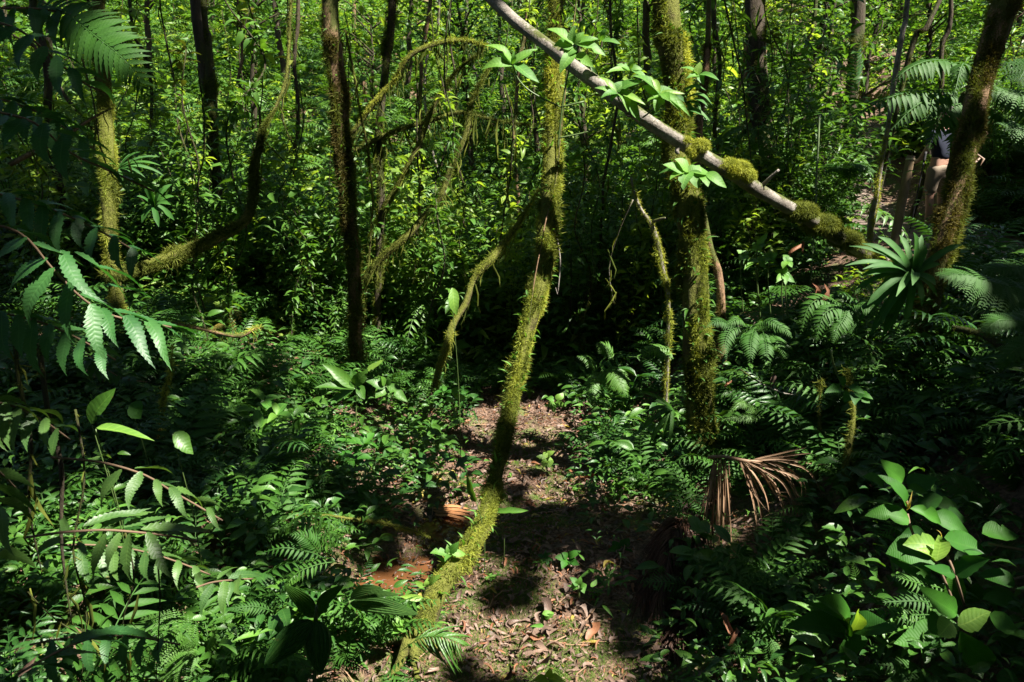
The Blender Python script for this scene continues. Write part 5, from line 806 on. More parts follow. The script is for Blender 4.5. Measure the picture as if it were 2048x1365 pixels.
J = [((0, 0, .93), (.15, .11)), ((0, 0, 1.12), (.135, .10)), ((0, -.01, 1.34), (.155, .105)), ((0, 0, 1.47), (.07, .06)), ((0, .01, 1.55), (.055, .055)), ((0, .03, 1.62), (.082, .09)), ((0, .03, 1.70), (.078, .092)), ((0, .02, 1.76), (.05, .06))]
E_ = [(0, 1), (1, 2), (2, 3), (3, 4), (4, 5), (5, 6), (6, 7)]
def limb_j(par, l):
    for p, r in l: J.append((p, r)); E_.append((par, len(J) - 1)); par = len(J) - 1
    return par
for s in (-1, 1):
    limb_j(0, [((.095 * s, 0, .86), .088), ((.10 * s, .01, .66), .074), ((.10 * s, .015, .49), .056), ((.10 * s, -.02, .33), .056), ((.10 * s, -.01, .16), .040), ((.10 * s, -.01, .08), .037), ((.105 * s, .09, .035), (.042, .03)), ((.11 * s, .17, .025), (.036, .022))])
    if s < 0: w = limb_j(2, [((-.19, 0, 1.40), .056), ((-.24, .02, 1.18), .045), ((-.25, .14, 1.02), .036), ((-.25, .26, .99), .027), ((-.25, .32, .985), (.026, .04))]); c = np.array((-.25, .32, .985)); dr = [(0, .05, .02)]
    else: w = limb_j(2, [((.19, 0, 1.40), .056), ((.245, -.02, 1.15), .045), ((.255, .03, .93), .036), ((.255, .06, .82), .027), ((.255, .07, .76), (.024, .038))]); c = np.array((.255, .07, .76)); dr = None
    for q in range(4):
        off = (q - 1.5) * .019
        if s < 0: limb_j(w, [(tuple(c + [.01, .045, off]), .0095), (tuple(c + [.035, .065, off]), .009), (tuple(c + [.045, .045, off]), .008), (tuple(c + [.035, .03, off]), .007)])
        else: limb_j(w, [(tuple(c + [0, off, -.045]), .0095), (tuple(c + [-.006, off, -.075 - .004 * (2 - abs(q - 1.5))]), .009), (tuple(c + [-.014, off, -.10]), .0075)])
    limb_j(w, [(tuple(c + ([.02, .0, .04] if s < 0 else [-.01, .04, -.01])), .011), (tuple(c + ([.045, .035, .045] if s < 0 else [-.02, .055, -.04])), .009)])
skin_fig('body', J, E_, hk, SK)
skin_fig('shirt', [((0, 0, 1.0), (.168, .13)), ((0, 0, 1.14), (.155, .12)), ((0, -.01, 1.34), (.172, .122)), ((0, 0, 1.445), (.10, .085)), ((-.195, 0, 1.40), .074), ((-.235, .015, 1.23), .066), ((.195, 0, 1.40), .074), ((.235, -.01, 1.21), .066)], [(0, 1), (1, 2), (2, 3), (2, 4), (4, 5), (2, 6), (6, 7)], hk, NV)
skin_fig('shorts', [((0, 0, 1.0), (.165, .125)), ((0, 0, .93), (.17, .125)), ((-.098, 0, .82), .108), ((-.108, .01, .62), .095), ((-.11, .012, .53), .092), ((.098, 0, .82), .108), ((.108, .01, .62), .095), ((.11, .012, .53), .092)], [(0, 1), (1, 2), (2, 3), (3, 4), (1, 5), (5, 6), (6, 7)], hk, KH)
for s in (-1, 1): skin_fig('shoe', [((.10 * s, -.03, .07), .05), ((.102 * s, -.02, .045), (.05, .045)), ((.107 * s, .09, .045), (.052, .042)), ((.112 * s, .19, .035), (.044, .03))], [(0, 1), (1, 2), (2, 3)], hk, SH)
skin_fig('hair', [((0, -.02, 1.66), (.075, .06)), ((0, .0, 1.735), (.086, .095)), ((0, .025, 1.785), (.066, .075))], [(0, 1), (1, 2)], hk, HR)
ey = plain('eye', (.7, .7, .68), .2)
for s in (-1, 1):
    mb = MB(); a = np.linspace(0, 2 * PI, 8, endpoint=False); V = [[.032 * s + .013 * math.cos(q), .112, 1.665 + .008 * math.sin(q)] for q in a] + [[.032 * s, .118, 1.665]]; mb.add(V, [(k, (k + 1) % 8, 8, 8) for k in range(8)], np.zeros((9, 3))); e = mb.obj('eye', ey); e.parent = hk
skin_fig('nose', [((0, .115, 1.66), .008), ((0, .135, 1.632), .013)], [(0, 1)], hk, SK, 1); skin_fig('mouth', [((-.022, .112, 1.592), .006), ((0, .119, 1.592), .007), ((.022, .112, 1.592), .006)], [(0, 1), (1, 2)], hk, plain('lip', (.35, .13, .11), .5), 1)
for s in (-1, 1): skin_fig('ear', [((.085 * s, .02, 1.675), .012), ((.092 * s, .015, 1.65), .014), ((.086 * s, .02, 1.625), .010)], [(0, 1), (1, 2)], hk, SK, 1)
t = thing('trekking_pole', at(1822, 442, gp[1] - .25), 'black trekking pole slanting to the path beside the hiker', 'pole'); mb = MB(); q = t.location
PA = np.array([q[0], q[1], float(H(q[0], q[1]))]); PB = at(1848, 322, gp[1] - .1); t.location = PA
tube(mb, [PA, PB], [.009, .012], 8, .1, 0); part(t, 'shaft', mb, plain('black_pole', (.012, .012, .013), .4)); mb = MB(); tube(mb, [PB - (PB - PA) * .02, PB + norm(PB - PA) * .13], [.017, .019], 8, .03, .05); part(t, 'grip', mb, plain('grip_rubber', (.02, .02, .02), .8)); mb = MB(); d = norm(PB - PA); tube(mb, [PA + d * .07, PA + d * .078], [.03, .03], 12, .004, 0); part(t, 'basket', mb, plain('basket', (.015, .015, .015), .5))
A = ground_at(1783, 512); B = at(1822, 312, A[1] + .1); t = thing('wooden_post', A, 'pale cut wooden post leaning beside the thin sapling at the path edge', 'post'); mb = MB(); tube(mb, [A - [0, 0, .2], A + (B - A) * .5, B], [.050, .047, .045], 14, .08, .05); part(t, 'shaft', mb, M['wood'])
mb = MB(); d = norm(B - A); tube(mb, [B - d * .05, B - d * .03], [.049, .049], 14, .01, .02); part(t, 'rim', mb, plain('pale_cut_wood', (.5, .42, .28), .8))

# ------------------------------------------------------------------ smaller plants: one mesh per variety, copied one by one
def v_fern(n, L, plen, npair, bip=0, rise=.8, T=PIN4):
    mb = MB()
    for k in range(n):
        a = k * 2.4 + rng.normal(0, .2); r = rise * rng.uniform(.6, 1.15); l = L * rng.uniform(.7, 1.1); d = np.array([math.cos(a), math.sin(a), 0]); s = np.linspace(0, 1, 7)[:, None]
        P = d * s * l * .85 + np.array([0, 0, 1.]) * l * (r * s - (r + .25) * .72 * s ** 2)
        frond(mb, P, npair, plen, (0, 0, 1), T=T, bip=bip, pdroop=.2, rw=.006)
    return mb
def v_herb(nst, h, nl, size, T=LEAF5):
    mb = MB()
    for k in range(nst):
        a = rng.random() * 6.3; tip = np.array([math.cos(a) * h * .45, math.sin(a) * h * .45, h * rng.uniform(.6, 1.1)]); m = tip * .5 + [0, 0, h * .12]
        tube(mb, [[0, 0, -.03], m, tip], [.006, .005, .003], 5, .06, .05); n = nl; f = np.concatenate([rng.uniform(.35, 1, n - n // 2), np.ones(n // 2)])[:, None]
        p = (1 - f) ** 2 * 0 + 2 * f * (1 - f) * m + f ** 2 * tip; b = rng.random(n) * 6.3; d = np.stack([np.cos(b), np.sin(b), rng.uniform(-.15, .5, n)], -1)
        scatter(mb, T, frames(norm(d), np.array([0, 0, 1.]) + rng.normal(0, .2, (n, 3))), size * rng.uniform(.55, 1.25, n), p, rng.random(n))
    return mb
def v_palm(n, L, plen, npair):
    mb = MB()
    for k in range(n):
        a = k * 2.4 + rng.normal(0, .2); l = L * rng.uniform(.7, 1.1); r = rng.uniform(.7, 1.3); d = np.array([math.cos(a), math.sin(a), 0]); s = np.linspace(0, 1, 8)[:, None]
        frond(mb, d * s * l * .8 + np.array([0, 0, 1.]) * l * (r * s - (r + .1) * .75 * s ** 2), npair, plen, (0, 0, 1), T=PALM, pdroop=.45, ang=60, peak=.5, tipt=.4, start=.25, rw=.012, pw=1.2)
    return mb
def v_shrub(h, w, nl, size, T=LEAF3, nb=9, thick=.0045):
    mb = MB(); pos = []; 
    for k in range(nb):
        a = rng.random() * 6.3; q = np.array([math.cos(a) * w * rng.uniform(.3, 1), math.sin(a) * w * rng.uniform(.3, 1), h * rng.uniform(.4, 1)]); m = q * [.35, .35, .5] + [rng.normal(0, .06), rng.normal(0, .06), h * .06]
        tube(mb, [[0, 0, -.1], m, q], [thick * h ** .6, thick * .7 * h ** .6, thick * .3 * h ** .6], 5, .12, .1, mat=1); f = rng.uniform(.18, 1.05, (max(3, nl // nb), 1)); pos.append((1 - f) ** 2 * 0 + 2 * f * (1 - f) * m + f ** 2 * q + rng.normal(0, .075 + .03 * h, (len(f), 3)))
    p = np.concatenate(pos); n = len(p); p[:, 2] = np.maximum(p[:, 2], .06); b = rng.random(n) * 6.3
    d = np.stack([np.cos(b), np.sin(b), rng.uniform(-.6, .35, n)], -1); scatter(mb, T, frames(norm(d), np.array([.2, 0, 1.]) + rng.normal(0, .4, (n, 3))), size * rng.uniform(.45, 1.4, n), p, rng.random(n))
    return mb
VAR = {
 'fern': [(v_fern(8, .5, .11, 18), 'fern', 'soft green fern', 'fern'), (v_fern(7, .55, .10, 20), 'fern', 'dark arching fern', 'fern'), (v_fern(7, .6, .22, 13, 8), 'fern', 'lacy twice-cut fern', 'fern'), (v_fern(9, .42, .08, 16), 'deep', 'small bluish-dark fern', 'fern'), (v_fern(6, .5, .12, 15, 0, 1.), 'fernlit', 'light green fern', 'fern')],
 'herb': [(v_herb(4, .22, 9, .12), 'herb', 'leafy herb', 'herb'), (v_herb(3, .30, 10, .14), 'deep', 'dark broad-leaved herb', 'herb'), (v_herb(5, .2, 10, .10, LANCE5), 'herb', 'narrow-leaved herb', 'herb'), (v_herb(3, .26, 8, .13, OVAL5), 'mel', 'oval-leaved herb', 'herb'), (v_herb(4, .28, 9, .11), 'epi', 'pale glossy herb', 'herb'), (v_herb(3, .12, 7, .07), 'epi', 'tiny pale seedling', 'seedling')],
 'palm': [(v_palm(7, 1.1, .32, 18), 'herb', 'young palm with narrow leaflets', 'palm'), (v_palm(6, 1.4, .36, 20), 'fern', 'feathery understorey palm', 'palm')],
 'shrub': [(v_shrub(1.1, .5, 170, .13), 'bg', 'loose leafy shrub', 'shrub'), (v_shrub(1.5, .6, 230, .12), 'bgdark', 'dark leafy shrub', 'shrub'), (v_shrub(.9, .55, 200, .10, LANCE3), 'bg', 'narrow-leaved shrub', 'shrub'), (v_shrub(1.3, .5, 130, .19), 'herb', 'large-leaved shrub', 'shrub')],
}
def v_vine(h, nl, size, T):
    mb = MB(); P = [[rng.normal(0, .10) * (z > 0), rng.normal(0, .10) * (z > 0), -z] for z in np.linspace(0, h, 9)]; cl = tube(mb, P, [.008] * 8 + [.004], 5, .08, .2, .004, mat=1); hanging(mb, cl, 30, .05, .26, .08); moss(mb, cl, 2500, .05, patch=.35); lf = MB()
    for c in rng.uniform(0, 1, 9): trunk_leaves(mb, cl, nl // 9, size, T, max(0, c - .035), min(1, c + .035), 1., -.1)
    return mb
VAR['tall'] = [(v_shrub(2.6, 1.1, 900, .17, LEAF3, 12), 'bg', 'tall leafy bush', 'bush'), (v_shrub(3.2, 1.2, 1200, .18, LANCE3, 13), 'bgdark', 'tall dark bush', 'bush'), (v_shrub(2.3, 1.0, 520, .25, LEAF5, 11), 'herb', 'tall big-leaved bush', 'bush'), (v_shrub(3.6, 1.0, 1000, .18, LEAF3, 12), 'bgdark', 'tall thin dark bush', 'bush')]
VAR['vine'] = [(v_vine(4.2, 150, .14, LEAF3), 'bgdark', 'leafy mossy vine', 'vine'), (v_vine(3.4, 190, .12, LANCE5), 'bgdark', 'narrow-leaved vine', 'vine'), (v_vine(4.8, 40, .16, LEAF5), 'mossdk', 'moss-bearded vine', 'vine'), (v_vine(3.8, 150, .16, LEAF3), 'bg', 'bright leafy vine', 'vine')]
VMESH = {k: [(mb.mesh(n.replace(' ', '_'), [M[m], M['barkdk']]), n, c) for mb, m, n, c in v] for k, v in VAR.items()}
LAND = [('the leaning mossy trunk', 985, 990, 1), ('the dry palm frond', 1480, 980, 1), ('the oval-leaved bush', 1860, 1080, 1), ('the brown pool', 895, 1010, 1), ('the thick mossy trunk', 1398, 760, 1), ('the green bromeliad', 1820, 555, 1), ('the sunlit litter clearing', 1080, 850, 1), ('the brown trunk', 708, 600, 1), ('the shaded mossy limb', 400, 490, 1), ('the sunlit bromeliad', 318, 400, 1), ('the dark pleated palm leaf', 620, 1270, 1), ('the bluish toothed spray', 200, 600, 1), ('the lime-yellow leaf', 250, 865, 1), ('the wooden post', 1800, 420, 1), ('the finger-like lower spray', 250, 1080, 1), ('the hooked mossy limb', 925, 620, 1), ('the lichen sapling', 1320, 540, 1), ('the reddish dead frond', 1290, 1130, 1), ('the dark leaning tree', 1880, 480, 1), ('the shaggy trunk', 1520, 230, 1), ('the arching mossy branch', 830, 110, 1), ('the twin-stemmed dark trunk', 420, 160, 1), ('the pale litter patch', 480, 725, 1), ('the s-curved vine', 500, 200, 1), ('the tall tree fern', 1740, 170, 1), ('the whorled shrub on the log', 1150, 90, 1)]
PLACED = []
def put(kind, p, size, gname, var=None, nm=None):
    me, n, c = VMESH[kind][rng.integers(len(VMESH[kind])) if var is None else var]; o = bpy.data.objects.new(nm or c.replace(' ', '_'), me); COL.objects.link(o); o.location = p; o.rotation_euler = (rng.normal(0, .1), rng.normal(0, .1), rng.random() * 6.28); o.scale = (size,) * 3
    q = proj(np.array(p) + [0, 0, .25 * size]); PLACED.append((o, n, c, q[0], q[1], gname, size)); return o
def in_floor(u, v):
    return abs((u - 1070) - (v - 1000) * .0) < 150 + (v - 760) * .12 and v > 780
REG = [((380, 760, 830, 980), 26, dict(fern=.35, herb=.65), (.7, 1.3), 'plants on the left bank'), ((430, 980, 800, 1340), 22, dict(fern=.5, herb=.5), (.6, 1.0), 'plants low on the left bank'), ((0, 1000, 430, 1365), 20, dict(fern=.65, herb=.35), (.7, 1.2), 'plants under the near sprays'), ((0, 720, 380, 1000), 14, dict(fern=.6, herb=.4), (.8, 1.3), 'plants under the bluish spray'),
       ((60, 560, 660, 740), 30, dict(fern=.6, herb=.25, shrub=.15), (1.0, 1.9), 'plants of the shaded left floor'), ((730, 560, 1010, 760), 24, dict(fern=.6, herb=.25, shrub=.15), (1.1, 2.0), 'plants behind the hooked limb'), ((1110, 480, 1360, 740), 28, dict(fern=.6, herb=.25, shrub=.15), (1.1, 2.0), 'plants in the dark hollow'),
       ((1430, 580, 1790, 900), 34, dict(fern=.6, herb=.3, shrub=.1), (.8, 1.5), 'plants on the dark bank'), ((1180, 760, 1400, 1000), 16, dict(fern=.35, herb=.65), (.6, 1.), 'plants right of the clearing'), ((1330, 1000, 1760, 1365), 26, dict(fern=.6, herb=.4), (.5, .9), 'plants under the dry palm frond'), ((1780, 650, 2060, 960), 16, dict(fern=.75, herb=.25), (.8, 1.3), 'ferns under the bracken'),
       ((1560, 330, 1670, 470), 9, dict(fern=.35, herb=.5, shrub=.15), (.9, 1.5), 'plants beside the path'), ((240, 400, 640, 560), 28, dict(fern=.55, herb=.2, palm=.12, shrub=.13), (1.0, 1.8), 'plants at the foot of the slope'), ((730, 400, 1060, 560), 26, dict(fern=.7, herb=.15, palm=.05, shrub=.1), (1.1, 2.0), 'ferns at the foot of the slope'), ((1160, 400, 1700, 560), 20, dict(fern=.5, herb=.2, palm=.1, shrub=.2), (1., 1.7), 'plants beyond the fallen log'), ((1900, 300, 2048, 470), 10, dict(fern=.6, shrub=.4), (.7, 1.3), 'plants on the mound')]
for (u0, v0, u1, v1), n, mix, sz, g in REG:
    k = 0; n = int(n * 1.25); ks = list(mix); pr = np.array([mix[a] for a in ks]); pts_ = []
    for _ in range(n * 12):
        if k >= n: break
        u, v = rng.uniform(u0, u1), rng.uniform(v0, v1)
        if in_floor(u, v) or math.hypot((u - 890) / 120, (v - 1010) / 80) < 1 or math.hypot((u - 790) / 110, (v - 1100) / 60) < 1: continue
        p = ground_at(u, v)
        if (1640 < u < 1885 and 370 < v < 600 and p[1] < 12) or path_d(p[0], p[1]) < .75 or min([9] + [math.hypot(u - a, v - b) for a, b in pts_]) < 26 or p[1] > 30: continue
        pts_.append((u, v)); put(ks[rng.choice(len(ks), p=pr / pr.sum())], p, rng.uniform(*sz), g); k += 1
for u, v, kd, s in [(60, 640, 'shrub', 1.0), (130, 600, 'fern', 2.2), (230, 620, 'shrub', .8), (330, 590, 'fern', 2.0), (300, 690, 'fern', 1.6), (580, 640, 'shrub', .8), (640, 690, 'fern', 1.7), (660, 600, 'shrub', .9), (770, 640, 'fern', 2.0), (830, 600, 'shrub', .9), (860, 700, 'fern', 1.6), (960, 660, 'shrub', .75), (1010, 610, 'fern', 2.2), (1130, 640, 'shrub', .8), (1200, 610, 'fern', 2.2), (1250, 680, 'shrub', .7), (1310, 620, 'fern', 2.0), (1470, 640, 'fern', 1.8), (1540, 580, 'shrub', .8), (1620, 660, 'fern', 1.7), (1700, 620, 'shrub', .6), (1560, 780, 'fern', 1.6), (1650, 860, 'fern', 1.5), (1750, 740, 'shrub', .6), (1290, 790, 'fern', 1.3), (1240, 860, 'herb', 1.5), (420, 820, 'fern', 1.4), (520, 900, 'herb', 1.5), (640, 860, 'fern', 1.3), (700, 960, 'herb', 1.3), (560, 1010, 'fern', 1.2), (420, 980, 'fern', 1.3), (1780, 840, 'fern', 1.5), (1880, 800, 'fern', 1.6), (1960, 880, 'fern', 1.4), (60, 900, 'fern', 1.6), (150, 1080, 'fern', 1.4), (40, 1180, 'fern', 1.3), (330, 1180, 'herb', 1.3)]:
    put(kd, ground_at(u, v), s * rng.uniform(.9, 1.1), 'taller plants of the gully sides')
for u, v, s in [(1000, 880, .5), (1130, 880, .5), (1175, 905, .45), (1020, 960, .4), (1230, 1010, .6), (1150, 990, .5), (1215, 890, .5), (1060, 800, .8), (960, 800, .8), (1130, 790, .8), (1080, 1140, .45), (1190, 1200, .5), (1290, 1180, .6), (985, 1170, .5), (1265, 940, .6), (930, 840, .8), (900, 820, 1.)]:
    put('herb', ground_at(u, v), s, 'seedlings on the gully floor', 5 if s < .6 else None)
# the hillside: separate shrubs, ferns, palms and thin trees
for k in range(92):
    y = rng.uniform(12.5, 30); x = rng.uniform(-.72, .72) * y
    if path_d(x, y) < .9 + 1.2 * (y < 15): continue
    kind = rng.choice(['shrub', 'shrub', 'fern', 'palm']); put(kind, (x, y, float(H(x, y))), rng.uniform(.9, 1.7) * {'shrub': 1., 'fern': 2.0, 'palm': 1.}[kind], 'hillside shrubs and ferns')
for u, y, var in [(40, 9.5, 1), (130, 11, 3), (260, 10, 1), (340, 11.5, 0), (390, 9.2, 1), (470, 10.8, 2), (560, 9.8, 1), (610, 11.5, 0), (660, 9.4, 3), (780, 11, 1), (840, 9.9, 0), (940, 11.6, 3), (1000, 10, 1), (1060, 11.2, 0), (1150, 9.6, 1), (1200, 10.8, 3), (1260, 9.2, 1), (1320, 11.4, 0), (1440, 10, 1), (1480, 11.6, 2), (1560, 9.6, 1), (1610, 10.8, 3), (1650, 9.2, 1), (1960, 12.6, 1), (2030, 10.6, 0), (1800, 15.5, 3), (1900, 16.5, 1)]:
    x = (u - 1024) / FPX * y
    if path_d(x, y) < 1.3: continue
    put('tall', (x, y, float(H(x, y))), rng.uniform(.75, 1.0), 'tall bushes in the middle distance', var)
for u, y, var in [(90, 8.9, 0), (250, 9.0, 1), (330, 9.3, 2), (455, 9.1, 3), (590, 9.3, 0), (640, 9.0, 1), (770, 9.4, 3), (880, 9.1, 1), (960, 9.2, 2), (1020, 9.0, 0), (1140, 8.7, 3), (1205, 9.0, 1), (1270, 8.7, 0), (1340, 9.1, 1), (1455, 8.8, 3), (1520, 8.6, 0), (1590, 8.9, 1)]:
    x = (u - 1024) / FPX * y; put('tall', (x, y, float(H(x, y))), rng.uniform(.55, .75), 'tall bushes in the middle distance', var)
for k in range(64):
    y = rng.uniform(7.6, 13.5); u = rng.uniform(20, 2030); x = (u - 1024) / FPX * y
    if (720 < u < 1010 and y < 11 and k % 3) or path_d(x, y) < .7 or (1640 < u < 1960 and y < 12): continue
    put('vine', (x, y, 2.7 + .162 * y + rng.uniform(-.9, 1.6)), rng.uniform(.7, 1.1), 'leafy hanging vines')
def v_tree(h, w, nl, size, seed):
    mt = MB(); mc = MB(); b = np.array([rng.normal(0, .25), rng.normal(0, .25), h]); cl = tube(mt, [[0, 0, -.3], b * .5 + [rng.normal(0, .12), 0, 0], b], [.03 + .008 * h, .024 + .004 * h, .012], 8, .25, .15, .02); tips = []
    for q in range(15):
        f = rng.uniform(.35, 1); a = rng.random() * 6.3; s = b * f; e = s + np.array([math.cos(a) * w * rng.uniform(.4, 1.), math.sin(a) * w * rng.uniform(.4, 1.), rng.uniform(.1, .7)]); tube(mt, [s, (s + e) / 2 + [0, 0, .12], e], [.022, .014, .006], 5, .2, .1); tips += [e, (s + e) / 2 + [0, 0, .1], e * .7 + s * .3]
    tips = np.array(tips); i = rng.integers(0, len(tips), nl); p = tips[i] + rng.normal(0, .22, (nl, 3)) * [1.2, 1.2, .8]; a = rng.random(nl) * 6.3
    scatter(mc, LEAF3, frames(norm(np.stack([np.cos(a), np.sin(a), rng.uniform(-.6, .2, nl)], -1)), np.array([.2, 0, 1.]) + rng.normal(0, .45, (nl, 3))), size * rng.uniform(.5, 1.4, nl), p, rng.random(nl)); hanging(mc, cl, 30, .1, .5)
    return mt.mesh('trunk', M['barkdk']), mc.mesh('crown', M['bg' if seed % 2 else 'bgdark'])
TV = [v_tree(h, w, nl, s, k) for k, (h, w, nl, s) in enumerate([(4.5, 1.1, 900, .14), (6, 1.5, 1300, .13), (3.6, 1.0, 800, .12), (5.2, 1.2, 700, .19)])]
for k, (u, y) in enumerate([(60, 13), (160, 16.5), (250, 14.5), (330, 18), (520, 14), (600, 19), (760, 15.5), (820, 20), (950, 14.8), (1010, 19), (1080, 15.5), (1180, 13.5), (1230, 18), (1290, 15), (1420, 14.5), (1465, 18), (1560, 13.6), (1610, 17), (1680, 15), (1760, 18.5), (1830, 15.5), (1950, 17), (2010, 14.2), (1140, 21), (460, 21), (690, 22), (1660, 21), (1900, 22)]):
    x = (u - 1024) / FPX * y; p = (x, y, float(H(x, y))); mt, mc = TV[k % 4]; kind = ['slender young tree with a sparse crown', 'bushy dark-crowned tree', 'short young tree', 'large-leaved young tree'][[1, 0, 2, 3][k % 4]]
    t = thing('slope_tree', p, None, 'tree'); t.rotation_euler = (0, 0, rng.random() * 6.3); t.scale = (rng.uniform(.85, 1.2),) * 3
    for nm, me in (('trunk', mt), ('crown', mc)): o = bpy.data.objects.new(nm, me); COL.objects.link(o); o.parent = t
    q = proj(np.array(p) + [0, 0, 2.]); PLACED.append((t, kind, 'tree', q[0], q[1], 'young trees on the slope', 2))
# single fallen leaves big enough to point at
DL = [leaf_t('ovate', 6, w, a, .0, f, wave=wv, seed=s) for s, (w, a, f, wv) in enumerate([(.42, .10, .3, .4), (.3, .2, .5, .3), (.5, .06, .2, .5), (.24, .14, .6, .3)])]
def litter_frames(P, n, tilt=.35):
    e = .08; gx_ = (H(P[:, 0] + e, P[:, 1]) - H(P[:, 0] - e, P[:, 1])) / (2 * e); gy_ = (H(P[:, 0], P[:, 1] + e) - H(P[:, 0], P[:, 1] - e)) / (2 * e)
    nn = norm(np.stack([-gx_, -gy_, np.ones(n)], -1) + rng.normal(0, tilt, (n, 3))); nn[:, 2] = np.abs(nn[:, 2]); d = norm(np.cross(nn, rng.normal(0, 1, (n, 3)))); return frames(d, nn)
for k, (u, v, L, mt, nm) in enumerate([(1075, 1015, .12, 'rust', 'orange-brown'), (1045, 1085, .13, 'dry', 'tan'), (1155, 1175, .12, 'dry', 'curled tan'), (1290, 1230, .13, 'rust', 'rusty'), (1110, 1240, .14, 'dry', 'pale grey-brown'), (1040, 1300, .14, 'dry', 'pinkish tan'), (1190, 1285, .12, 'rust', 'orange'), (1130, 1300, .11, 'dry', 'broad tan'), (940, 1260, .12, 'dry', 'brown'), (1320, 1290, .11, 'dry', 'dull brown'), (1240, 1110, .12, 'dry', 'dull tan'), (1200, 1040, .12, 'dry', 'buff'), (1105, 950, .14, 'dry', 'pale'), (960, 895, .16, 'dry', 'purplish'), (905, 905, .16, 'dry', 'grey-pink'), (1145, 930, .15, 'dry', 'cream'), (1000, 850, .14, 'dry', 'light brown'), (1130, 840, .14, 'dry', 'sunlit tan'), (1190, 960, .14, 'rust', 'reddish'), (730, 720, .18, 'dry', 'pale pink'), (560, 740, .16, 'dry', 'silvery'), (520, 720, .16, 'dry', 'bleached'), (470, 735, .16, 'dry', 'sandy'), (570, 845, .14, 'rust', 'orange-tan'), (880, 960, .12, 'yellow', 'yellow'), (1205, 1145, .10, 'yellow', 'greenish yellow'), (1110, 1000, .09, 'yellow', 'small yellow'), (1190, 1090, .11, 'yellow', 'upturned green-yellow')]):
    p = ground_at(u, v, .015); mb = MB(); scatter(mb, DL[k % 4], litter_frames(p[None], 1, .25), np.array([[L, L * 1.1, L]]), [[0, 0, 0]], [rng.random()]); o = mb.obj('fallen_leaf', M[mt]); o.location = p; PLACED.append((o, nm + ' fallen leaf', 'fallen leaf', u, v, 'fallen leaves', .1))

ORD = ['', 'second ', 'third ', 'fourth ', 'fifth ', 'sixth ', 'seventh ', 'eighth ', 'ninth ', 'tenth ', 'eleventh ', 'twelfth ', 'thirteenth ', 'fourteenth ']
bucket = {}
for r in PLACED:
    o, n, c, u, v, g, s = r; l = min(LAND, key=lambda a: math.hypot((u - a[1]) * .8, v - a[2])); du, dv = u - l[1], v - l[2]
    rel = ('right of ' if du > 0 else 'left of ') if abs(du) > abs(dv) * .8 else ('in front of ' if dv > 0 else 'beyond ')
    bucket.setdefault((n, rel, l[0]), []).append((math.hypot(du, dv), r))
for (n, rel, l), rs in bucket.items():
    for k, (_, (o, n, c, u, v, g, s)) in enumerate(sorted(rs, key=lambda a: a[0])):
        if c == 'vine': o['label'] = f'{n} hanging {rel}{l}' if len(rs) == 1 else f'{n}, {ORD[min(k, 13)]}nearest such {rel}{l}'; o['category'] = c; o['group'] = g; continue
        o['label'] = f'{n} growing {rel}{l}' if len(rs) == 1 and 'fallen' not in n else (f'{n} lying {rel}{l}' if len(rs) == 1 else f'{n}, {ORD[min(k, 13)]}nearest such {rel}{l}')
        o['category'] = c; o['group'] = g

# ------------------------------------------------------------------ what nobody could count: litter, ground moss, ground cover, the far undergrowth
def soft_floor(x, y): return np.abs(x - (.12 - .03 * (y - 3.5)))
n = 30000; x = np.where(rng.random(n) < .55, rng.normal(.05, .8, n), rng.uniform(-5.5, 4.5, n)); y = rng.uniform(2.7, 10.5, n) ** 1.0; ZL = H(x, y)
for (px, py), r in zip(POOL, (.40, .47)): ZL = np.where(np.hypot(x - px, y - py) < r, np.maximum(ZL, np.where(rng.random(n) < .35, float(H(px, py)) + .062, -9)), ZL)
P = np.stack([x, y, ZL + .006 + .02 * rng.random(n)], -1)
P = P[(path_d(x, y) > .55) | (rng.random(n) < .05)]; n = len(P); L = rng.gamma(3, .011, n).clip(.010, .10); mb = MB(); R = litter_frames(P, n, .3); r = rng.random(n)
for lo, hi, T, mt in [(0, .35, DL[0], 0), (.35, .6, DL[1], 0), (.6, .75, DL[2], 0), (.75, .97, DL[3], 1), (.97, 1, DL[0], 2)]:
    q = (r >= lo) & (r < hi); scatter(mb, T, R[q], np.stack([L[q], L[q] * 1.1, L[q] * .9], -1), P[q], rng.random(q.sum()), mt)
n = 700; x = rng.uniform(-4, 3.5, n); y = rng.uniform(2.8, 9.5, n)
for k in range(n):
    a = rng.random() * 6.3; l = rng.uniform(.06, .4); X = np.array([x[k], y[k]]); D = np.array([math.cos(a), math.sin(a)]) * l; Q = [X, X + D * .5 + rng.normal(0, .02, 2), X + D]
    ribbon(mb, [[*q, float(H(*q)) + .012 + .02 * rng.random()] for q in Q], rng.uniform(.004, .010), (0, 0, 1), .08, -.8, rng.random(), mat=3, taper=False)
tag(mb.obj('leaf_litter', [M['dry'], M['rust'], M['yellow'], M['straw']]), kind='stuff')
n = 70000; x = rng.normal(.25, .9, n); y = rng.uniform(2.7, 6.8, n); f = vnoise(x * 2.6 + 1, y * 2.6) + .35 * vnoise(x * 9, y * 9) + .25 * sm(4.9, 3.4, y); k = (f > .74) & (rng.random(n) < sm(.74, .95, f) + .12); x, y = x[k], y[k]; n = len(x)
P = np.stack([x, y, H(x, y)], -1); z_ = norm(rng.normal(0, .35, (n, 3)) + [0, 0, 1.]); xx = norm(np.cross(z_, rng.normal(0, 1, (n, 3)))); mb = MB(); scatter(mb, TUFT, np.stack([xx, np.cross(z_, xx), z_], -1), rng.uniform(.008, .022, n), P, rng.random(n)); tag(mb.obj('ground_moss', M['gmoss']), kind='stuff')
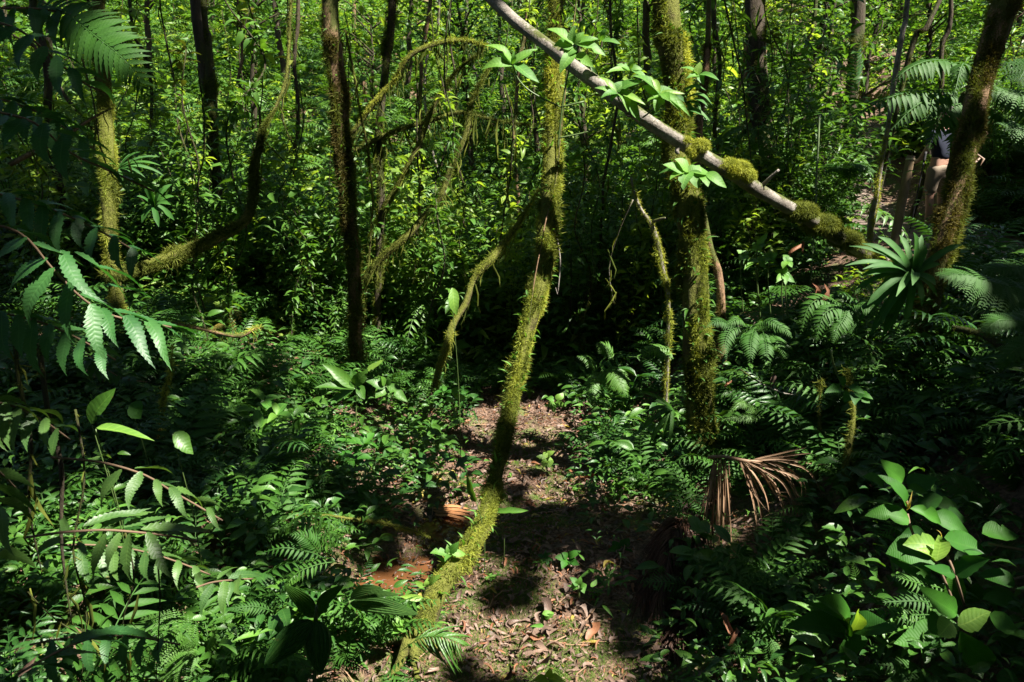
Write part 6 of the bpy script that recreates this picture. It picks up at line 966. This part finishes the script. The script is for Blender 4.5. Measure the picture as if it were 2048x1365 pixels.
# ground cover on the banks: low herbs and fern fronds too many to count
def bank_ok(x, y):
    dd = x - (.12 - .03 * (y - 3.5)); e = vnoise(y * 2.2, x * 2.2) - .5
    k = (path_d(x, y) > .75 + .2 * e) & ((dd > .62 + .4 * e - .03 * np.maximum(0, y - 6.0)) | (dd < -.46 + .35 * e) | (y > 7.9 + .8 * e)) & (np.hypot((x + 2.85) / 1.0, (y - 7.9) / .4) > .5 + e)
    for (px, py), r in zip(POOL, (.38, .46)): k &= np.hypot(x - px, y - py) > r
    q = proj(np.stack([x, y, H(x, y) + .15], -1)); u, v = q[..., 0], q[..., 1]; r = rng.random(np.shape(x))
    k &= ~((u > 1360) & (v > 880) & (r < .2)) & ~((u > 1370) & (u < 1640) & (v > 890) & (v < 1110) & (r < .8)) & ~((u < 430) & (v > 900) & (r < .3)) & ~((u > 1230) & (u < 1420) & (v > 960) & (r < .8)) & ~((u > 1650) & (u < 1890) & (v > 385) & (v < 590) & (r < .93))
    return k
mb = MB(); n = 7600; y = 2.0 + 11.5 * rng.random(n); x = rng.uniform(-.85, .85, n) * (y + 1.2); k = bank_ok(x, y) & (vnoise(x * 1.1, y * 1.1 + 4) > .14); x, y = x[k], y[k]; n = len(x); m = 15; hh = rng.uniform(.08, .34, n) * (1 + .5 * sm(8, 12, y)) * (1 + .9 * rng.random(n) * sm(1.0, 1.8, np.abs(x - .1))); w = rng.uniform(.05, .16, n)
c = np.stack([x, y, H(x, y)], -1); d = rng.normal(0, 1, (n, m, 3)) * np.stack([w, w, w * 0], -1)[:, None]; d[..., 2] = hh[:, None] * rng.uniform(.25, 1.1, (n, m)); P = (c[:, None] + d).reshape(-1, 3); N = n * m; a = np.arctan2(d[..., 1], d[..., 0]).ravel() + rng.normal(0, .7, N); typ = np.repeat(rng.random(n), m); S_ = np.repeat(rng.gamma(7, .0125, n).clip(.04, .17), m) * rng.uniform(.6, 1.25, N); ti = np.repeat(rng.random(n) * .6, m) + rng.random(N) * .4
R = frames(norm(np.stack([np.cos(a), np.sin(a), rng.uniform(-.35, .5, N)], -1)), np.array([0, -.2, 1.]) + rng.normal(0, .3, (N, 3)))
for lo, hi, T, mt in [(0, .3, LEAF5, 0), (.3, .5, LANCE5, 1), (.5, .68, OVAL5, 0), (.68, .85, LEAF3, 1), (.85, 1, LANCE5, 3)]: q = (typ >= lo) & (typ < hi); scatter(mb, T, R[q], S_[q], P[q], ti[q], mt)
FT = MB(); frond(FT, [[0, 0, 0], [.35, 0, .22], [.72, 0, .22], [1, 0, .04]], 15, .24, T=LANCE3, tint=.0); ft = FT.get()
n = 2000; y = 2.0 + 12 * rng.random(n); x = rng.uniform(-.85, .85, n) * (y + 1.2); k = bank_ok(x, y) & (vnoise(x * .9 + 20, y * .9) > .36); x, y = x[k], y[k]; n = len(x); m = 6; N = n * m; a = rng.random(N) * 6.3; c = np.repeat(np.stack([x, y, H(x, y)], -1), m, 0); S_ = np.repeat(rng.uniform(.22, .56, n) * (1 + .5 * sm(7, 12, y)) * (1 + .8 * rng.random(n) * sm(1.0, 1.9, np.abs(x - .1))), m) * rng.uniform(.6, 1.15, N); typ = np.repeat(rng.random(n), m); ti = np.repeat(rng.random(n) * .6, m) + rng.random(N) * .25
R = frames(norm(np.stack([np.cos(a), np.sin(a), rng.uniform(.25, 1., N)], -1)), np.array([0, 0, 1.]) + rng.normal(0, .15, (N, 3)))
for lo, hi, mt in [(0, .75, 2), (.75, 1, 1)]: q = (typ >= lo) & (typ < hi); scatter(mb, ft, R[q], S_[q], c[q], ti[q], mt)
tag(mb.obj('ground_cover', [M['herb'], M['deep'], M['fern'], M['epi']]), kind='stuff')
mb = MB(); n = 2500; y = 9.0 + 34 * rng.random(n) ** 1.25; x = rng.uniform(-.78, .78, n) * y + rng.normal(0, 1, n); k = path_d(x, y) > 1.1 + 1.1 * (y < 14.5); x, y = x[k], y[k]; n = len(x); m = 85; w = rng.uniform(.35, .95, n) * (1 + (y - 10) * .012); hh = rng.uniform(.25, 1.5, n) * (.5 + .5 * sm(10, 15, y)) * (1 + (y - 10) * .02)
c = np.stack([x, y, H(x, y)], -1); d = norm(rng.normal(0, 1, (n, m, 3)) + [0, -.2, .6]) * np.stack([w, w, hh], -1)[:, None] * rng.uniform(.45, 1.05, (n, m, 1)); d[..., 2] = np.abs(d[..., 2]); P = (c[:, None] + d).reshape(-1, 3); N = n * m; a = rng.random(N) * 6.3; S = rng.gamma(5, .041, N).clip(.08, .4) * np.repeat((1 + (y - 10) * .022) * np.exp(rng.normal(-.05, .42, n)), m); S = np.minimum(S, .28 + .008 * np.repeat(y, m)); typ = np.repeat(rng.random(n), m)
R = frames(norm(np.stack([np.cos(a), np.sin(a), rng.uniform(-.6, .4, N)], -1)), np.array([.2, -.2, 1.]) + rng.normal(0, .45, (N, 3))); ti = np.repeat(rng.random(n) * 1.0 - .15, m) + rng.random(N) * .3
for lo, hi, T, mt in [(0, .12, BLADE, 0), (.12, .3, LEAF3, 0), (.3, .5, LANCE3, 0), (.5, .8, LEAF2, 1), (.8, 1, LANCE3, 1)]: q = (typ >= lo) & (typ < hi); scatter(mb, T, R[q], S[q], P[q], ti[q], mt)
nb = 1000; yb = np.where(rng.random(nb) < .5, rng.uniform(-14, -5, nb), rng.uniform(-5, 9, nb)); xb = np.where(yb < -5, rng.uniform(-12, 12, nb), np.sign(rng.normal(0, 1, nb)) * rng.uniform(8.8, 14, nb)); mm = 60  # unseen leaf banks behind and beside the camera, added to cut fill light
P2 = (np.stack([xb, yb, H(xb, yb)], -1)[:, None] + np.abs(rng.normal(0, 1, (nb, mm, 3))) * np.sign(rng.normal(0, 1, (nb, mm, 3))) * [.8, .8, 0] + np.stack([0 * rng.random((nb, mm)), 0 * rng.random((nb, mm)), rng.uniform(.1, 7, (nb, mm))], -1)).reshape(-1, 3); N2 = nb * mm; a2 = rng.random(N2) * 6.3
scatter(mb, LEAF2, frames(norm(np.stack([np.cos(a2), np.sin(a2), rng.uniform(-.6, .4, N2)], -1)), rng.normal(0, .5, (N2, 3)) + [0, 0, .8]), rng.uniform(.25, .5, N2), P2, rng.random(N2), 1)
n = 4600; y = rng.uniform(9.5, 28, n); x = rng.uniform(-.75, .75, n) * y; k = path_d(x, y) > 1.7; x, y = x[k], y[k]; n = len(x); z0 = H(x, y) + rng.uniform(.2, 1.2, n); a = rng.random(n) * 6.3; FT = MB(); frond(FT, [[0, 0, 0], [.4, 0, .1], [.75, 0, .06], [1, 0, -.1]], 15, .2, T=PIN4); ft = FT.get(); scatter(mb, ft, frames(norm(np.stack([np.cos(a), np.sin(a), rng.uniform(-.3, .5, n)], -1)), np.array([0, 0, 1.]) + rng.normal(0, .2, (n, 3))), rng.uniform(.6, 1.5, n), np.stack([x, y, z0], -1), rng.random(n) * .7, 0 if 0 else 1)
tag(mb.obj('undergrowth', [M['bg'], M['bgdark']]), kind='stuff')
# moss and low plants over the mound by the path
mb = MB(); n = 9000; x = rng.uniform(6.4, 9.5, n); y = rng.uniform(6, 13, n); k = path_d(x, y) > .8; x, y = x[k], y[k]; n = len(x); z_ = norm(rng.normal(0, .4, (n, 3)) + [-.3, -.2, 1.]); xx = norm(np.cross(z_, rng.normal(0, 1, (n, 3)))); scatter(mb, TUFT, np.stack([xx, np.cross(z_, xx), z_], -1), rng.uniform(.03, .10, n), np.stack([x, y, H(x, y)], -1), rng.random(n)); tag(mb.obj('mound_moss', M['mossdk']), kind='stuff')

# ------------------------------------------------------------------ light: the sun, the sky and an unseen canopy added and gapped to break it up
S = norm(np.array([.50, -.27, .82])); EL = math.asin(S[2]); AZ = math.atan2(S[0], S[1])
SPOTS = [(1085, 850, 0, .50), (1130, 860, 0, .42), (1000, 870, 0, .30), (950, 905, 0, .25), (1190, 900, 0, .25), (1110, 1000, 0, .16), (1180, 960, 0, .18), (1060, 1270, 0, .17), (1040, 1300, 0, .10), (1100, 1345, 0, .13), (1200, 1300, 0, .10), (1130, 1245, 0, .09), (1000, 1275, 0, .08), (1700, 425, 0, .28), (1790, 435, 0, .25), (1990, 590, 0, .22), (2035, 620, 0, .2), (1840, 450, 0, .16), (865, 1000, 0, .16), (1150, 1300, 0, .15), (1020, 1330, 0, .15), (1110, 1200, 0, .10), (1170, 1345, 0, .14), (880, 990, 0, .26), (820, 1100, 0, .05), (690, 1090, 0, .07), (470, 725, 0, .40), (560, 735, 0, .25), (735, 715, 0, .18), (640, 935, 0, .14), (540, 890, 0, .16),
         (1090, 470, 5.75, .22), (1085, 560, 5.6, .20), (1060, 640, 5.4, .12), (1040, 720, 5.2, .13), (1098, 350, 5.9, .12), (1108, 170, 6.2, .2), (1110, 40, 6.4, .25), (945, 1085, 4.2, .16), (880, 1180, 3.85, .22), (840, 1235, 3.6, .16), (880, 1215, 3.7, .12),
         (1345, 60, 5.95, .42), (1352, 190, 5.85, .36), (1395, 480, 5.6, .16), (1405, 580, 5.55, .14), (1412, 780, 5.45, .16), (1405, 700, 5.5, .10), (1400, 430, 5.65, .12),
         (1230, 190, 5.4, .30), (1300, 215, 5.3, .32), (1420, 320, 5.4, .22), (1475, 345, 5.5, .14), (1120, 95, 5.5, .26), (1190, 110, 5.45, .16), (1015, 120, 5.75, .24), (1050, 60, 5.95, .12), (1150, 135, 5.6, .10), (1380, 345, 5.2, .22), (1400, 150, 5.6, .14), (1560, 400, 6.0, .14), (1420, 220, 5.6, .14),
         (680, 270, 8.15, .26), (690, 370, 8.05, .2), (672, 130, 8.25, .2), (706, 460, 7.9, .14), (215, 310, 7.3, .24), (222, 480, 7.0, .14), (320, 395, 7.0, .3), (290, 340, 7.2, .25), (1925, 460, 5.65, .16), (1950, 200, 6.05, .08), (1930, 350, 5.8, .10), (1790, 470, 9.0, .2), (1755, 420, 8.0, .14),
         (1315, 470, 6.1, .25), (1330, 590, 6.05, .16), (1270, 370, 6.1, .2), (1420, 500, 6.9, .16), (1445, 590, 6.75, .14), (1220, 760, 6.2, .34), (1290, 720, 6.2, .18), (1100, 770, 6.6, .2), (1470, 690, 5.3, .36), (1540, 640, 5.4, .22), (1530, 525, 6.3, .24), (1590, 500, 6.4, .16), (1640, 590, 5.4, .10), (1460, 870, 5.0, .12), (1690, 520, 6.9, .14), (1480, 930, 5.0, .10),
         (1870, 1075, 2.8, .11), (1790, 985, 3.0, .10), (1920, 1235, 2.65, .08), (1860, 1030, 2.95, .09), (1710, 1160, 3.2, .08), (1810, 940, 3.1, .06), (1460, 990, 4.35, .08), (1550, 960, 4.35, .09), (130, 560, 1.9, .05), (60, 690, 1.8, .04), (230, 640, 2.0, .05), (330, 640, 2.15, .04), (1760, 960, 3.1, .06), (1920, 1010, 3.2, .07), (1960, 1090, 3., .07), (1800, 1100, 2.9, .05), (1700, 1200, 2.8, .06), (1640, 1260, 2.8, .05), (1880, 1180, 2.7, .06), (1990, 1150, 2.8, .05), (1940, 640, 4.2, .09), (1880, 570, 4.3, .08), (1960, 960, 3.7, .10), (1850, 950, 3.6, .06), (1500, 1180, 4.0, .06), (1430, 1240, 4.0, .06), (1740, 560, 4.8, .08), (1640, 640, 4.75, .10), (1690, 680, 4.7, .08), (1950, 590, 4.2, .10), (240, 860, 3.5, .17), (205, 810, 3.6, .13), (300, 965, 2.1, .10), (270, 1030, 1.95, .07), (330, 1260, 2.8, .20), (380, 1330, 2.8, .14), (140, 1250, 2.9, .12), (440, 1120, 2.5, .10), (230, 950, 2.6, .12), (770, 1210, 3.5, .18), (870, 1310, 3.2, .12), (560, 1110, 3.3, .14), (600, 950, 4.6, .12), (905, 600, 5.4, .16), (830, 110, 8.7, .3), (790, 160, 8.7, .25), (900, 85, 8.8, .25), (880, 235, 9.1, .3), (830, 300, 9., .3), (850, 430, 8.5, .3), (760, 520, 8.4, .2), (712, 650, 7.7, .2), (708, 560, 7.8, .2), (780, 790, 5.6, .14), (230, 100, 2.9, .10), (260, 160, 2.85, .07), (580, 1080, 3.6, .12), (730, 880, 4.4, .18),
         (620, 640, 8.0, .2), (430, 640, 6.6, .2), (960, 540, 7.4, .16), (880, 690, 7.1, .14), (900, 470, 9, .5), (850, 540, 8.5, .35), (1740, 440, 12, .4), (1900, 280, 9, .5), (1760, 240, 7.2, .3), (1850, 160, 7.3, .2), (1990, 390, 9, .3), (2000, 270, 6.8, .2)]
for (u0, v0, u1, v1), n, r0, r1 in [((380, 600, 840, 1340), 26, .03, .08), ((0, 560, 420, 760), 8, .05, .10), ((0, 900, 420, 1340), 9, .03, .06), ((1180, 560, 1400, 1000), 22, .04, .12), ((1420, 480, 1800, 900), 26, .04, .10), ((1400, 960, 2048, 1340), 12, .02, .05), ((1800, 600, 2048, 960), 5, .03, .06), ((880, 780, 1250, 1340), 18, .02, .07), ((240, 380, 1700, 640), 120, .10, .30)]:
    for _ in range(n): SPOTS.append((rng.uniform(u0, u1), rng.uniform(v0, v1), 0, rng.uniform(r0, r1)))
_lift = lambda p: p + np.array([0, 0, .15 if rng.random() < .7 else 0])
TG = np.array([ground_at(u, v) if Y == 0 else at(u, v, Y) for u, v, Y, _ in SPOTS]); TR = np.array([r for *_, r in SPOTS]); TY = [Y for _, _, Y, _ in SPOTS]
def canopy(n, gx0, gx1, gy0, gy1, size, hz, cover_fn=None):  # unseen crown leaves, left out wherever sun must reach a chosen spot
    g = np.stack([rng.uniform(gx0, gx1, n), rng.uniform(gy0, gy1, n)], -1); z0 = H(g[:, 0], g[:, 1]); t = (rng.uniform(*hz, n)) / S[2]; c = np.concatenate([g, z0[:, None]], 1) + S * t[:, None]
    k = np.ones(n, bool)
    for p, r, q_ in zip(TG, TR, TY):
        q = c - p; k &= np.linalg.norm(q - (q @ S)[:, None] * S, axis=1) > r + ((.17 if r >= .12 else .075) if q_ else (.20 if r > .38 else .07))
    if cover_fn is not None: k &= cover_fn(g[:, 0], g[:, 1])
    return c[k]
CN = canopy(68000, -12, 12, -9, 12.5, .36, (8.5, 12.5))
CB = canopy(44000, -26, 30, 12.5, 46, .45, (8., 13.), lambda x, y: .6 * vnoise(x * .42 + 7, y * .42 + 2) + .6 * vnoise(x * 1.3, y * 1.3) + .4 * vnoise(x * 3, y * 3) > .78 + .10 * sm(15, 24, y))
CA = np.concatenate([CN, CB]); SZ = np.concatenate([np.full(len(CN), .36), np.full(len(CB), .45)])
tops = [(k, TREES[k][0], TREES[k][1][0][-1]) for k in ('lean', 'thick', 'brown', 'dark', 'leftmoss', 'far_right', 'shaggy', 'behind')]
for k, (x, y, lab) in enumerate([(4.5, -1.5, 'tall unseen shade tree added behind the viewpoint on the path side'), (8.5, 3.5, 'tall unseen shade tree added beyond the path'), (-4.5, -2.0, 'tall unseen shade tree added behind the viewpoint on the pool side'), (-7.5, 4.5, 'tall unseen shade tree added past the toothed sprays'), (13, 9, 'tall unseen shade tree added above the mossy mound'), (-10, 11, 'tall unseen shade tree added at the end of the left slope'), (0.6, -4, 'tall unseen shade tree added straight behind the viewpoint'), (12, 22, 'tall shade tree added high on the slope above the path'), (-9, 24, 'tall shade tree added high on the slope over the ferns'), (18, 30, 'tall shade tree added far up the slope past the path'), (2, 33, 'tall shade tree added far up the middle of the slope'), (-19, 32, 'tall shade tree added far up the left end of the slope')]):
    z = float(H(x, y)); t = thing('added_shade_tree', (x, y, z - .1), lab, 'tree'); mb = MB(); cl = tube(mb, [[x, y, z - .2], [x + .2, y, z + 4], [x, y + .2, z + 9.5]], [.24, .19, .12], 12, .2, .12); part(t, 'trunk', mb, M['barkdk']); tops.append((lab, t, cl[0][-1]))  # trees added to carry the shading canopy
TP = np.array([p for _, _, p in tops]); own = np.argmin(((CA[:, None, :2] - TP[None, :, :2]) ** 2).sum(-1), 1)
for k, (_, t, p) in enumerate(tops):
    q = own == k
    if q.sum() < 3: continue
    n = int(q.sum()); mb = MB(); a = rng.random(n) * 6.3; scatter(mb, LEAF2, frames(norm(np.stack([np.cos(a), np.sin(a), rng.normal(0, .25, n)], -1)), S * .6 + np.array([0, 0, .6]) + rng.normal(0, .4, (n, 3))), np.stack([SZ[q], SZ[q] * 1.35, SZ[q]], -1) * rng.uniform(.75, 1.25, (n, 1)), CA[q] - np.stack([np.cos(a), np.sin(a), 0 * a], -1) * SZ[q][:, None] * .5, rng.random(n)); part(t, 'crown', mb, M['canopy'])
    mb = MB(); ii = np.flatnonzero(q)[rng.permutation(n)[:26]]
    for i in ii:
        e = CA[i] + rng.normal(0, .2, 3); pp = e - p; 
        ss = np.linspace(.15, 1, 7)[:, None]; lp = p + pp * ss + np.array([0, 0, 1.]) * (1.6 * ss * (1 - ss)); dq = lp[:, None] - TG[None]; dq = dq - (dq @ S)[..., None] * S
        if (np.linalg.norm(dq, axis=-1) - np.minimum(TR, .3)[None]).min() < .06: continue
        tube(mb, [p, p + pp * .5 + [0, 0, .4], e], [.05, .03, .012], 6, .4, .1)
    if mb.V: part(t, 'branch', mb, M['barkdk'])
sd = bpy.data.lights.new('sun', 'SUN'); sd.energy = 5.0; sd.angle = math.radians(.5); sd.color = (1, .945, .85); so = bpy.data.objects.new('sun', sd); COL.objects.link(so); so.rotation_euler = Vector(tuple(S)).to_track_quat('Z', 'Y').to_euler()
W = bpy.data.worlds.new('World'); SC.world = W; W.use_nodes = True; nt = W.node_tree; bg = nt.nodes['Background']; sk = nt.nodes.new('ShaderNodeTexSky'); sk.sky_type = 'NISHITA'; sk.sun_disc = False; sk.sun_elevation = EL; sk.sun_rotation = AZ; nt.links.new(sk.outputs[0], bg.inputs[0]); bg.inputs[1].default_value = .05
cd = bpy.data.cameras.new('camera'); co = bpy.data.objects.new('camera', cd); COL.objects.link(co); co.location = CAM; co.rotation_euler = (PI / 2 - PITCH, 0, 0); cd.sensor_width = 36; cd.lens = 18 / math.tan(HF / 2); cd.clip_end = 600; cd.clip_start = .05; SC.camera = co
SC.view_settings.view_transform = 'Standard'; SC.view_settings.look = 'None'; SC.view_settings.gamma = 1; SC.view_settings.exposure = 2.2
SC.render.engine = 'CYCLES'; cy = SC.cycles; cy.max_bounces = 6; cy.diffuse_bounces = 4; cy.glossy_bounces = 2; cy.transmission_bounces = 4; cy.transparent_max_bounces = 4; cy.use_denoising = True; cy.sample_clamp_indirect = 4
try: cy.denoiser = 'OPENIMAGEDENOISE'; cy.denoising_input_passes = 'RGB_ALBEDO_NORMAL'
except Exception: pass
